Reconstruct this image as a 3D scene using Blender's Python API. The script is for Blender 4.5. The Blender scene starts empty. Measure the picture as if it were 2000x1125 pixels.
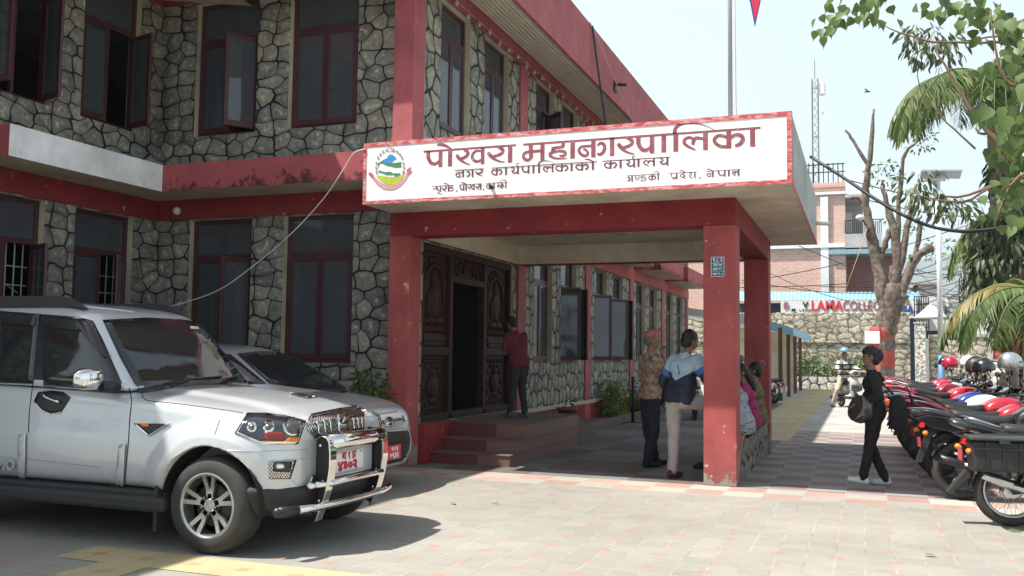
import bpy, bmesh, math, random
from mathutils import Vector as V, Matrix
from mathutils.bvhtree import BVHTree
R = math.radians
S = bpy.context.scene
COL = S.collection
random.seed(7)
# ---------------------------------------------------------------- camera
CR = Matrix(((0.9361, 0.0127, 0.3514), (0.3515, -0.0705, -0.9336), (0.0129, 0.9974, -0.0704)))
CP = V((0, 0, 1.45)); FPX = 1820.0
cd = bpy.data.cameras.new('camera'); cam = bpy.data.objects.new('camera', cd); COL.objects.link(cam)
cd.sensor_width = 36; cd.lens = 36*FPX/2000; cd.clip_start = .05; cd.clip_end = 9000
Rx = CR.col[0].normalized(); Ry = (CR.col[1] - Rx*CR.col[1].dot(Rx)).normalized(); Rz = Rx.cross(Ry)
CR = Matrix((Rx, Ry, Rz)).transposed()
cam.matrix_world = Matrix.Translation(CP) @ CR.to_4x4()
S.camera = cam
# ---------------------------------------------------------------- light
SUN = V((-.5, -.31, 1)).normalized()
elev = math.asin(SUN.z); rot = math.atan2(SUN.x, SUN.y)
W = bpy.data.worlds.new('World'); S.world = W; W.use_nodes = True
nt = W.node_tree; nt.nodes.clear()
wo = nt.nodes.new('ShaderNodeOutputWorld'); bg = nt.nodes.new('ShaderNodeBackground')
sky = nt.nodes.new('ShaderNodeTexSky'); sky.sky_type = 'NISHITA'; sky.sun_disc = False
sky.sun_elevation = elev; sky.sun_rotation = rot; sky.air_density = 1.0; sky.dust_density = 3.2; sky.ozone_density = 1.0
tc = nt.nodes.new('ShaderNodeTexCoord'); sx = nt.nodes.new('ShaderNodeSeparateXYZ')
nt.links.new(tc.outputs['Generated'], sx.inputs[0])
mp = nt.nodes.new('ShaderNodeMapping'); mp.inputs['Scale'].default_value = (1, 1, 2.6)
mp.inputs['Location'].default_value = (.35, .1, .2)
nt.links.new(tc.outputs['Generated'], mp.inputs[0])
cn = nt.nodes.new('ShaderNodeTexNoise'); cn.inputs['Scale'].default_value = 3.4; cn.inputs['Detail'].default_value = 7; cn.inputs['Roughness'].default_value = .52
nt.links.new(mp.outputs[0], cn.inputs['Vector'])
lo = nt.nodes.new('ShaderNodeMapRange'); lo.inputs[1].default_value = .02; lo.inputs[2].default_value = .36; lo.inputs[3].default_value = .2; lo.inputs[4].default_value = -.17
nt.links.new(sx.outputs[2], lo.inputs[0])
ad = nt.nodes.new('ShaderNodeMath'); ad.operation = 'ADD'; nt.links.new(cn.outputs[0], ad.inputs[0]); nt.links.new(lo.outputs[0], ad.inputs[1])
cr = nt.nodes.new('ShaderNodeMapRange'); cr.inputs[1].default_value = .56; cr.inputs[2].default_value = .64; cr.inputs[3].default_value = .62; cr.inputs[4].default_value = 1.
nt.links.new(ad.outputs[0], cr.inputs[0])
ze = nt.nodes.new('ShaderNodeMapRange'); ze.inputs[1].default_value = .38; ze.inputs[2].default_value = .75; ze.inputs[3].default_value = 1.; ze.inputs[4].default_value = .12
nt.links.new(sx.outputs[2], ze.inputs[0]); zm = nt.nodes.new('ShaderNodeMath'); zm.operation = 'MULTIPLY'; nt.links.new(cr.outputs[0], zm.inputs[0]); nt.links.new(ze.outputs[0], zm.inputs[1])
mx = nt.nodes.new('ShaderNodeMix'); mx.data_type = 'RGBA'
nt.links.new(zm.outputs[0], mx.inputs[0]); nt.links.new(sky.outputs[0], mx.inputs[6]); mx.inputs[7].default_value = (8.9, 11.2, 12.1, 1)
nt.links.new(mx.outputs[2], bg.inputs[0]); bg.inputs[1].default_value = .057
nt.links.new(bg.outputs[0], wo.inputs[0])
sd = bpy.data.lights.new('sun', 'SUN'); sd.energy = 5.0; sd.angle = R(.55); sd.color = (1, .955, .88)
so = bpy.data.objects.new('sun', sd); COL.objects.link(so); so.rotation_euler = SUN.to_track_quat('Z', 'Y').to_euler(); so.location = (-20, -12, 40)
vs = S.view_settings; vs.view_transform = 'Standard'; vs.look = 'None'; vs.gamma = 1; vs.exposure = 1.12
S.render.resolution_x = 1024; S.render.resolution_y = 576
S.cycles.max_bounces = 8; S.cycles.transparent_max_bounces = 16; S.cycles.caustics_reflective = False; S.cycles.caustics_refractive = False

def ray(px, py): return (CR @ V((px-1000, 562.5-py, -FPX)))
def atY(px, py, y): d = ray(px, py); return CP + d*(y/d.y)
def proj(p): c = CR.transposed() @ (V(p)-CP); return V((1000-FPX*c.x/c.z, 562.5+FPX*c.y/c.z))
def atX(px, py, x): d = ray(px, py); return CP + d*(x/d.x)
# ---------------------------------------------------------------- materials
class G:
    def __init__(s, name):
        s.m = bpy.data.materials.new(name); s.m.use_nodes = True; s.t = s.m.node_tree; s.t.nodes.clear()
        s.out = s.n('OutputMaterial'); s._c = None
    def n(s, ty, **kw):
        q = s.t.nodes.new('ShaderNode'+ty)
        for k, v in kw.items(): setattr(q, k, v)
        return q
    def put(s, inp, v):
        if isinstance(v, bpy.types.NodeSocket): s.t.links.new(v, inp)
        elif v is not None:
            if isinstance(v, tuple) and len(v) == 3 and inp.type == 'RGBA': v = v+(1,)
            inp.default_value = v
    def co(s):
        if not s._c: s._c = s.n('TexCoord').outputs['Object']
        return s._c
    def xyz(s):
        q = s.n('SeparateXYZ'); s.put(q.inputs[0], s.co()); return q.outputs
    def vec(s, x, y, z=0.):
        q = s.n('CombineXYZ'); s.put(q.inputs[0], x); s.put(q.inputs[1], y); s.put(q.inputs[2], z); return q.outputs[0]
    def ma(s, op, a, b=None, c=None):
        q = s.n('Math', operation=op); s.put(q.inputs[0], a); s.put(q.inputs[1], b)
        if c is not None: s.put(q.inputs[2], c)
        return q.outputs[0]
    def mr(s, v, a, b, c=0., d=1.):
        q = s.n('MapRange'); s.put(q.inputs[0], v)
        for i, k in enumerate((a, b, c, d)): q.inputs[i+1].default_value = k
        return q.outputs[0]
    def mix(s, f, a, b, bl='MIX'):
        q = s.n('Mix', data_type='RGBA', blend_type=bl); s.put(q.inputs[0], f); s.put(q.inputs[6], a); s.put(q.inputs[7], b); return q.outputs[2]
    def noise(s, sc, det=3., ro=.5, vec=None):
        q = s.n('TexNoise'); s.put(q.inputs['Vector'], vec or s.co()); q.inputs['Scale'].default_value = sc
        q.inputs['Detail'].default_value = det; q.inputs['Roughness'].default_value = ro; return q.outputs
    def white(s, vec):
        q = s.n('TexWhiteNoise'); s.put(q.inputs[0], vec); return q.outputs
    def bump(s, h, st=.3, d=.02):
        q = s.n('Bump'); q.inputs['Strength'].default_value = st; q.inputs['Distance'].default_value = d; s.put(q.inputs['Height'], h); return q.outputs[0]
    def scale(s, c, f):
        q = s.n('Vector' + 'Math', operation='SCALE'); s.put(q.inputs[0], c); s.put(q.inputs['Scale'], f); return q.outputs[0]
    def fin(s, c, r=.6, m=0., nrm=None, coat=0., spec=.5, trans=0., sub=0., em=None):
        b = s.n('BsdfPrincipled'); s.put(b.inputs['Base Color'], c); s.put(b.inputs['Roughness'], r); s.put(b.inputs['Metallic'], m)
        s.put(b.inputs['Specular IOR Level'], spec); s.put(b.inputs['Coat Weight'], coat); b.inputs['Coat Roughness'].default_value = .04
        if nrm is not None: s.put(b.inputs['Normal'], nrm)
        sh = b.outputs[0]
        if sub:
            tr = s.n('BsdfTranslucent'); s.put(tr.inputs[0], c); mxs = s.n('MixShader'); mxs.inputs[0].default_value = sub
            s.t.links.new(sh, mxs.inputs[1]); s.t.links.new(tr.outputs[0], mxs.inputs[2]); sh = mxs.outputs[0]
        s.t.links.new(sh, s.out.inputs[0]); return s.m
MATS = {}
def mat(name, c, r=.6, m=0., var=.12, sc=6., bump=0., bsc=60., coat=0., spec=.5, c2=None, sub=0.):
    if name in MATS: return MATS[name]
    g = G(name); n = g.noise(sc, 5., .6)[0]
    if c2 is not None: col = g.mix(g.mr(n, .42, .6), c, c2)
    else: col = g.mix(1., c, g.vec(g.mr(n, .25, .75, 1-var, 1+var), g.mr(n, .25, .75, 1-var, 1+var), g.mr(n, .25, .75, 1-var*1.1, 1+var)), 'MULTIPLY')
    rr = g.mr(n, .3, .7, max(0, r-.06), min(1, r+.06))
    nr = g.bump(g.noise(bsc, 4.)[0], bump, .01) if bump else None
    MATS[name] = g.fin(col, rr, m, nr, coat, spec, sub=sub); return MATS[name]
def paintwall(name, c, worn=(.5, .45, .4), amt=.0, bump=.12, dirt=.35, r=.7, base=False):
    """painted plaster: streaky fading, scuffs that expose plaster, grime"""
    if name in MATS: return MATS[name]
    g = G(name); x, y, z = g.xyz()
    n1 = g.noise(1.7, 6., .62)[0]
    st = g.noise(3.2, 4., .6, g.vec(g.ma('MULTIPLY', x, 2.6), g.ma('MULTIPLY', y, 2.6), g.ma('MULTIPLY', z, .35)))[0]
    n3 = g.noise(19., 6., .7)[0]
    f = g.mr(n1, .3, .7, .74, 1.2); col = g.scale(c, f)
    col = g.mix(g.mr(st, .52, .78, 0, dirt), col, tuple(q*.45+.01 for q in c))
    col = g.mix(g.mr(n3, .5, .8, 0, .25), col, tuple(min(1, q*1.35+.02) for q in c))
    if base:
        bm = g.ma('ADD', g.noise(5., 6., .6)[0], g.mr(z, 0, .75, .26, -.1)); col = g.mix(g.mr(bm, .66, .7), col, (.33, .3, .26)); col = g.mix(g.mr(z, 0, .5, .35, 0), col, (.12, .09, .08))
    if amt:
        p = g.noise(7., 8., .68)[0]; col = g.mix(g.mr(p, .66-amt*.2, .69-amt*.2), col, worn)
    MATS[name] = g.fin(col, r, 0., g.bump(g.ma('ADD', g.ma('MULTIPLY', n3, .4), n1), bump, .02), spec=.35); return MATS[name]
def glass(name, tint=(.5, .56, .6), dark=.5, rough=.02):
    if name in MATS: return MATS[name]
    g = G(name); tr = g.n('BsdfTransparent'); tr.inputs[0].default_value = tint+(1,)
    b = g.n('BsdfPrincipled'); b.inputs['Base Color'].default_value = (.085, .095, .108, 1); b.inputs['Roughness'].default_value = rough; b.inputs['Specular IOR Level'].default_value = .85
    g.put(b.inputs['Normal'], g.bump(g.noise(1.3, 2.)[0], .03, .1))
    ms = g.n('MixShader'); ms.inputs[0].default_value = dark
    g.t.links.new(tr.outputs[0], ms.inputs[1]); g.t.links.new(b.outputs[0], ms.inputs[2]); g.t.links.new(ms.outputs[0], g.out.inputs[0])
    MATS[name] = g.m; return g.m
# ---------------------------------------------------------------- mesh builder
class MB:
    def __init__(s): s.v = []; s.f = []; s.mi = []; s.sm = []
    def add(s, vs, fs, m=0, sm=True):
        o = len(s.v); s.v += [tuple(p) for p in vs]; s.f += [tuple(i+o for i in f) for f in fs]; s.mi += [m]*len(fs); s.sm += [sm]*len(fs); return s
    def box(s, x0, x1, y0, y1, z0, z1, m=0, M=None):
        vs = [V((x, y, z)) for z in (z0, z1) for y in (y0, y1) for x in (x0, x1)]
        if M is not None: vs = [M @ p for p in vs]
        return s.add(vs, [(0, 2, 3, 1), (4, 5, 7, 6), (0, 1, 5, 4), (2, 6, 7, 3), (0, 4, 6, 2), (1, 3, 7, 5)], m, False)
    def quad(s, a, b, c, d, m=0): return s.add([a, b, c, d], [(0, 1, 2, 3)], m, False)
    def loft(s, rings, m=0, caps=True, closed=True, sm=True):
        n = len(rings[0]); vs = [p for r in rings for p in r]; fs = []
        for i in range(len(rings)-1):
            for j in range(n if closed else n-1):
                k = (j+1) % n; fs.append((i*n+j, i*n+k, (i+1)*n+k, (i+1)*n+j))
        s.add(vs, fs, m, sm)
        if caps:
            o = len(s.v)-len(vs)
            s.f += [tuple(o+j for j in range(n))[::-1], tuple(o+(len(rings)-1)*n+j for j in range(n))]; s.mi += [m]*2; s.sm += [False]*2
        return s
    def tube(s, pts, r, n=8, m=0, caps=True, flat=1.):
        pts = [V(p) for p in pts]; rs = r if isinstance(r, (list, tuple)) else [r]*len(pts)
        rings = []; up = None
        for i, p in enumerate(pts):
            t = (pts[min(i+1, len(pts)-1)]-pts[max(i-1, 0)])
            if t.length < 1e-9: t = V((0, 0, 1))
            t.normalize()
            if up is None: up = t.orthogonal().normalized()
            up = (up - t*up.dot(t)); up = up.normalized() if up.length > 1e-6 else t.orthogonal().normalized()
            b = t.cross(up)
            rings.append([p + (up*math.cos(2*math.pi*k/n) + b*math.sin(2*math.pi*k/n)*flat)*rs[i] for k in range(n)])
        return s.loft(rings, m, caps)
    def lathe(s, prof, n=24, M=None, m=0, closed=False, caps=True):
        M = M or Matrix(); rings = []
        for r, z in prof: rings.append([M @ V((r*math.cos(2*math.pi*k/n), r*math.sin(2*math.pi*k/n), z)) for k in range(n)])
        if closed: rings.append(rings[0])
        return s.loft(rings, m, caps=caps and not closed)
    def ell(s, c, r, M=None, n=16, k=10, m=0):
        if not isinstance(r, (tuple, list)): r = (r, r, r)
        M = M or Matrix(); c = V(c); rings = []
        for i in range(k+1):
            a = math.pi*(i/k-.5); a = max(-1.55, min(1.55, a))
            rings.append([c + M @ V((r[0]*math.cos(a)*math.cos(2*math.pi*j/n), r[1]*math.cos(a)*math.sin(2*math.pi*j/n), r[2]*math.sin(a))) for j in range(n)])
        return s.loft(rings, m)
    def prism(s, poly, f, d, m=0):
        """poly of 2D points mapped by f(u,v,w): extruded w=0..d"""
        n = len(poly); a = [f(u, v, 0) for u, v in poly]; b = [f(u, v, d) for u, v in poly]
        return s.add(a+b, [tuple(range(n))[::-1], tuple(range(n, 2*n))]+[(i, (i+1) % n, n+(i+1) % n, n+i) for i in range(n)], m, False)
    def mesh(s, name):
        me = bpy.data.meshes.new(name); me.from_pydata([tuple(p) for p in s.v], [], s.f)
        me.polygons.foreach_set('material_index', s.mi); me.polygons.foreach_set('use_smooth', s.sm); me.update(); return me
    def build(s, name, mats, parent=None, world=False, ang=None, bevel=0., sub=0, fix=True):
        me = s.mesh(name)
        if world and parent is not None: me.transform(Matrix.Translation(-parent.location))
        return link(name, me, mats, parent, ang, bevel, sub, fix)
def link(name, me, mats, parent=None, ang=None, bevel=0., sub=0, fix=True):
    if fix:
        b = bmesh.new(); b.from_mesh(me); bmesh.ops.recalc_face_normals(b, faces=b.faces); b.to_mesh(me); b.free()
    if not isinstance(mats, (list, tuple)): mats = [mats]
    for q in mats: me.materials.append(q)
    if ang: me.set_sharp_from_angle(angle=R(ang))
    o = bpy.data.objects.new(name, me); COL.objects.link(o)
    if parent is not None: o.parent = parent
    if bevel:
        q = o.modifiers.new('bevel', 'BEVEL'); q.width = bevel; q.segments = 2; q.limit_method = 'ANGLE'; q.angle_limit = R(40)
    if sub:
        q = o.modifiers.new('subsurf', 'SUBSURF'); q.levels = sub; q.render_levels = sub
    return o
TMP = bpy.data.scenes.new('bake')
def evaluate(o):
    TMP.collection.objects.link(o)
    with bpy.context.temp_override(scene=TMP, view_layer=TMP.view_layers[0]): dg = bpy.context.evaluated_depsgraph_get()
    dg.update(); me = bpy.data.meshes.new_from_object(o.evaluated_get(dg), depsgraph=dg); TMP.collection.objects.unlink(o); return me
def baked(name, mb, mods):
    """apply modifiers, return a plain mesh"""
    src = mb.mesh(name) if isinstance(mb, MB) else mb
    b = bmesh.new(); b.from_mesh(src); bmesh.ops.recalc_face_normals(b, faces=b.faces); b.to_mesh(src); b.free()
    o = bpy.data.objects.new(name, src)
    for ty, kw in mods:
        q = o.modifiers.new('m', ty)
        for k, v in kw.items(): setattr(q, k, v)
    me = evaluate(o); bpy.data.objects.remove(o); bpy.data.meshes.remove(src)
    me.name = name; me.polygons.foreach_set('use_smooth', [True]*len(me.polygons)); return me
def tag(o, label=None, cat=None, group=None, kind=None):
    for k, v in (('label', label), ('category', cat), ('group', group), ('kind', kind)):
        if v: o[k] = v
    return o
def thing(name, label, cat, loc=(0, 0, 0), rz=0., group=None):
    o = bpy.data.objects.new(name, None); o.empty_display_size = .2; COL.objects.link(o)
    o.location = loc; o.rotation_euler = (0, 0, rz); return tag(o, label, cat, group)
def copy_tree(o, parent=None):
    c = o.copy(); COL.objects.link(c)
    if parent is not None: c.parent = parent
    for ch in list(o.children): copy_tree(ch, c)
    return c
def struct(o): o['kind'] = 'structure'; return o
def text(name, body, size, mats, parent, M, depth=.002, off=0., align='CENTER', sx=1.):
    cu = bpy.data.curves.new(name, 'FONT'); cu.body = body; cu.size = size; cu.extrude = depth; cu.offset = off; cu.align_x = align; cu.align_y = 'CENTER'; cu.resolution_u = 3
    o = bpy.data.objects.new(name, cu); me = evaluate(o); bpy.data.objects.remove(o); bpy.data.curves.remove(cu)
    me.materials.clear(); me.transform(M @ Matrix.Diagonal((sx, 1, 1, 1)))
    return link(name, me, mats, parent, fix=False)
FACE_Y = Matrix(((1, 0, 0, 0), (0, 0, -1, 0), (0, 1, 0, 0), (0, 0, 0, 1)))     # text plane -> faces -Y
FACE_X = Matrix(((0, 0, 1, 0), (1, 0, 0, 0), (0, 1, 0, 0), (0, 0, 0, 1)))      # text plane -> faces +X
def T(x, y, z): return Matrix.Translation((x, y, z))
# ================================================================ setting: ground
def paving(name, kind):
    g = G(name); x, y, z = g.xyz()
    big = g.noise(.55, 5., .6)[0]; fine = g.noise(26., 5., .65)[0]; st = g.noise(3.1, 6., .7)[0]
    def lat(c, o, p): return g.ma('DIVIDE', g.ma('SUBTRACT', c, o), p)
    def near(u, w): return g.ma('LESS_THAN', g.ma('ABSOLUTE', g.ma('SUBTRACT', g.ma('FRACT', g.ma('ADD', u, .5)), .5)), w)
    if kind == 'court' or kind == 'yellow':
        u, v = lat(x, -5.47, .405), lat(y, 5.26, .405)
        u2, v2 = g.ma('MULTIPLY', u, 2.), g.ma('MULTIPLY', v, 2.)
        wn = g.white(g.vec(g.ma('FLOOR', u2), g.ma('FLOOR', v2)))[0]
        base = (.275, .262, .23) if kind == 'court' else (.46, .38, .21)
        red = (.40, .165, .12)
        col = g.scale(base, g.mr(wn, 0, 1, .94, 1.06))
        ju = g.ma('MAXIMUM', near(u2, .028), near(v2, .028))
        jc = g.mix(g.mr(st, .4, .62), (.17, .165, .15), (.46, .44, .39))
        col = g.mix(g.ma('MULTIPLY', ju, .6), col, jc)
        rs = g.ma('MULTIPLY', near(u, .125), near(v, .115))
        col = g.mix(g.ma('MULTIPLY', rs, g.mr(g.noise(1.3, 4.)[0], .35, .65, .2, .6)), col, red)
        h = g.ma('SUBTRACT', fine, g.ma('MULTIPLY', ju, .8))
    else:
        if kind == 'checker': px_, py_, a, b = .405, .405, (.245, .155, .142), (.265, .27, .258)
        elif kind == 'edge': px_, py_, a, b = .405, .35, (.36, .245, .205), (.37, .345, .3)
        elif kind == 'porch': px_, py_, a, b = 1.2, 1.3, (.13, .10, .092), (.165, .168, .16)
        else: px_, py_, a, b = .405, .405, (.38, .37, .34), (.37, .36, .335)
        u, v = lat(x, -1.405, px_), lat(y, 10.04, py_)
        par = g.ma('FLOORED_MODULO', g.ma('ADD', g.ma('FLOOR', u), g.ma('FLOOR', v)), 2.)
        wn = g.white(g.vec(g.ma('FLOOR', lat(x, -1.405, .405)), g.ma('FLOOR', lat(y, 10.04, .35))))[0]
        col = g.scale(g.mix(par, b, a), g.mr(wn, 0, 1, .86, 1.12))
        ju = g.ma('MAXIMUM', near(lat(x, -1.405, .405), .013), near(lat(y, 10.04, .35 if kind == 'edge' else .405), .015))
        col = g.mix(g.ma('MULTIPLY', ju, .5), col, (.36, .35, .33) if kind != 'porch' else (.24, .235, .22))
        h = g.ma('SUBTRACT', fine, g.ma('MULTIPLY', ju, .8))
    col = g.mix(g.mr(st, .52, .78, 0, .42), col, (.17, .16, .14))
    col = g.mix(1., col, g.vec(*[g.mr(big, .3, .7, .84, 1.12)]*3), 'MULTIPLY')
    return g.fin(col, g.mr(fine, .3, .7, .62, .8), 0, g.bump(h, .35, .006), spec=.3)
def sheet(name, x0, x1, y0, y1, z, m):
    o = MB().quad((x0, y0, z), (x1, y0, z), (x1, y1, z), (x0, y1, z)).build(name, m); return struct(o)
sheet('ground', -400, 400, -60, 900, -.012, mat('earth', (.23, .2, .16), .9, var=.3, sc=.8))
M_CT = paving('courtyard_pavers', 'court')
sheet('paving_courtyard', -40, 30, -30, 10.03, 0, M_CT)
sheet('paving_band', -5.28, 6, 5.06, 5.47, .004, paving('yellow_pavers', 'yellow'))
sheet('paving_stripe', -4.87, -4.46, 2.2, 5.06, .004, MATS.setdefault('ypav', bpy.data.materials['yellow_pavers']))
sheet('paving_edge', -40, 30, 10.03, 10.74, 0, paving('edge_pavers', 'edge'))
sheet('porch_floor', -5.45, -1.35, 10.74, 31, 0, paving('porch_pavers', 'porch'))
sheet('paving_checker', -1.35, 14, 10.74, 19.5, 0, paving('checker_pavers', 'checker'))
sheet('path', -1.35, 14, 19.5, 48, 0, paving('path_pavers', 'path'))
sheet('path_far', -20, -1.35, 31, 48, 0, bpy.data.materials['path_pavers'])
sheet('path_stripe', -2.35, -1.22, 17, 47.4, .004, bpy.data.materials['yellow_pavers'])
sheet('paving_left', -40, -5.45, 10.74, 11, 0, M_CT)
# ================================================================ building materials
def stonewall(name, su, sv, cj, joint, seed=0., warp=.2, base=((.235, .224, .192), (.155, .149, .131), (.33, .298, .232))):
    g = G(name); x, y, z = g.xyz(); u = g.ma('DIVIDE', g.ma('ADD', g.ma('ADD', x, y), seed), su); v = g.ma('DIVIDE', z, sv)
    nz = g.n('TexNoise'); g.put(nz.inputs[0], g.co()); nz.inputs['Scale'].default_value = 2.6; nz.inputs['Detail'].default_value = 1.
    sp = g.n('SeparateXYZ'); g.put(sp.inputs[0], nz.outputs['Color'])
    u = g.ma('ADD', u, g.ma('MULTIPLY', g.ma('SUBTRACT', sp.outputs[0], .5), warp*4)); v = g.ma('ADD', v, g.ma('MULTIPLY', g.ma('SUBTRACT', sp.outputs[1], .5), warp*4))
    vc = g.vec(u, v)
    d = g.n('TexVoronoi', voronoi_dimensions='2D', feature='DISTANCE_TO_EDGE'); d.inputs['Scale'].default_value = 1.; d.inputs['Randomness'].default_value = .62; g.put(d.inputs[0], vc)
    c = g.n('TexVoronoi', voronoi_dimensions='2D'); c.inputs['Scale'].default_value = 1.; c.inputs['Randomness'].default_value = .62; g.put(c.inputs[0], vc)
    cs = g.n('SeparateXYZ'); g.put(cs.inputs[0], c.outputs['Color'])
    dist = g.ma('SUBTRACT', d.outputs['Distance'], g.mr(c.outputs['Distance'], .4, .8, 0, .05)); n1 = g.noise(9., 8., .72)[0]; n2 = g.noise(4.3, 6., .6)[0]; n3 = g.noise(42., 6., .7)[0]
    col = g.mix(cs.outputs[0], base[0], base[1]); col = g.mix(g.mr(cs.outputs[1], .45, 1, 0, .85), col, base[2])
    col = g.mix(1., col, g.vec(*[g.mr(n1, .28, .72, .55, 1.5)]*3), 'MULTIPLY')
    pale = g.ma('MULTIPLY', g.mr(g.noise(11., 9., .75)[0], .52, .6), g.mr(dist, .13, .3))
    col = g.mix(g.ma('MULTIPLY', pale, .75), col, tuple(min(1, q*2.1) for q in base[2]))
    dark = g.mr(n2, .52, .72, 0, .65); col = g.mix(dark, col, (.05, .05, .045))
    jw = g.ma('ADD', cj, g.ma('MULTIPLY', g.ma('SUBTRACT', n1, .5), cj*.8))
    jm = g.ma('SUBTRACT', 1., g.ma('SMOOTH_MIN', 1., g.ma('DIVIDE', dist, jw), .1)); jm = g.mr(dist, cj*.8, cj*1.15, 1, 0)
    jm2 = g.ma('LESS_THAN', dist, jw)
    col = g.mix(jm2, col, joint)
    h = g.ma('ADD', g.ma('MULTIPLY', g.ma('MULTIPLY', g.ma('SUBTRACT', 1., jm2), 1.), g.ma('ADD', g.mr(dist, 0, .28, 0, .55), g.ma('MULTIPLY', n1, .8))), g.ma('ADD', g.ma('MULTIPLY', jm2, .65), g.ma('MULTIPLY', n3, .15)))
    m = g.fin(col, g.mr(n1, .3, .7, .55, .85), 0, g.bump(h, .8, .03), spec=.35); MATS[name] = m; return m
M_ST = stonewall('stone_cladding', .285, .215, .027, (.012, .012, .012))
M_STC = stonewall('stone_cladding_wing', .25, .28, .048, (.014, .014, .013), 7.3, base=((.27, .255, .2), (.19, .185, .155), (.34, .31, .225)))
M_RED = paintwall('red_paint', (.37, .078, .075), amt=.1, dirt=.5, base=True)
M_REDD = paintwall('dark_red_paint', (.235, .022, .027), amt=.08, dirt=.4)
M_REDP = paintwall('faded_red_paint', (.36, .085, .095), amt=.03, dirt=.6)
M_CRM = paintwall('cream_plaster', (.52, .46, .33), dirt=.2)
M_CEIL = paintwall('ceiling_plaster', (.62, .57, .46), dirt=.25)
M_WHT = paintwall('white_plaster', (.74, .75, .74), dirt=.22)
M_GRY = paintwall('stained_white', (.46, .48, .47), (.2, .21, .2), amt=.25, dirt=.8)
M_FRM = mat('maroon_frame', (.062, .016, .02), .42, var=.2, sc=9)
M_WOOD = mat('carved_wood', (.034, .013, .010), .6, var=.4, sc=14, bump=.25, bsc=45, spec=.2)
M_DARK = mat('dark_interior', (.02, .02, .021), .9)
M_PANE = glass('window_glass', (.5, .55, .6), .68, .04)
M_CUR = mat('curtain_cloth', (.7, .68, .7), .85, var=.15)
M_CURR = mat('pink_curtain', (.42, .12, .19), .85, var=.15)
M_SOF = mat('corrugated_soffit', (.52, .45, .33), .6, var=.18, sc=3)
XA, XC, YB = -9.82, -5.453, 11.0
bld = thing('municipal_building', 'two storey stone clad building with red beams and a white lettered porch canopy', 'building', (-7, 12, 0))
def bp(name, mb, m, **k): return mb.build(name, m, bld, world=True, **k)
def wall(name, ax, cst, u0, u1, z0, z1, ops, mats, th=.22):
    f = (lambda u, d, z: (u, cst+d, z)) if ax == 'y' else (lambda u, d, z: (cst-d, u, z))
    us = sorted({u0, u1, *[o[0] for o in ops], *[o[1] for o in ops]}); zs = sorted({z0, z1, *[o[2] for o in ops], *[o[3] for o in ops]}); mb = MB()
    for a, b in zip(us, us[1:]):
        for c, d in zip(zs, zs[1:]):
            if any(o[0] <= a and b <= o[1] and o[2] <= c and d <= o[3] for o in ops): continue
            mb.quad(f(a, 0, c), f(b, 0, c), f(b, 0, d), f(a, 0, d)); mb.quad(f(a, th, c), f(a, th, d), f(b, th, d), f(b, th, c), 1)
    for a, b, c, d in ops:
        for p, q in (((a, c), (a, d)), ((a, d), (b, d)), ((b, d), (b, c)), ((b, c), (a, c))):
            mb.quad(f(p[0], 0, p[1]), f(q[0], 0, q[1]), f(q[0], th, q[1]), f(p[0], th, p[1]), 1)
    for p, q in (((u0, z0), (u0, z1)), ((u0, z1), (u1, z1)), ((u1, z1), (u1, z0)), ((u1, z0), (u0, z0))):
        mb.quad(f(p[0], 0, p[1]), f(q[0], 0, q[1]), f(q[0], th, q[1]), f(p[0], th, p[1]), 1)
    return mb.build(name, mats, bld, world=True, fix=False)
LZ, LT, UZ, UT, UZB = (1.29, 3.335), 2.79, (4.57, 6.42), 6.0, (4.57, 6.57)
WINS = []
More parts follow.
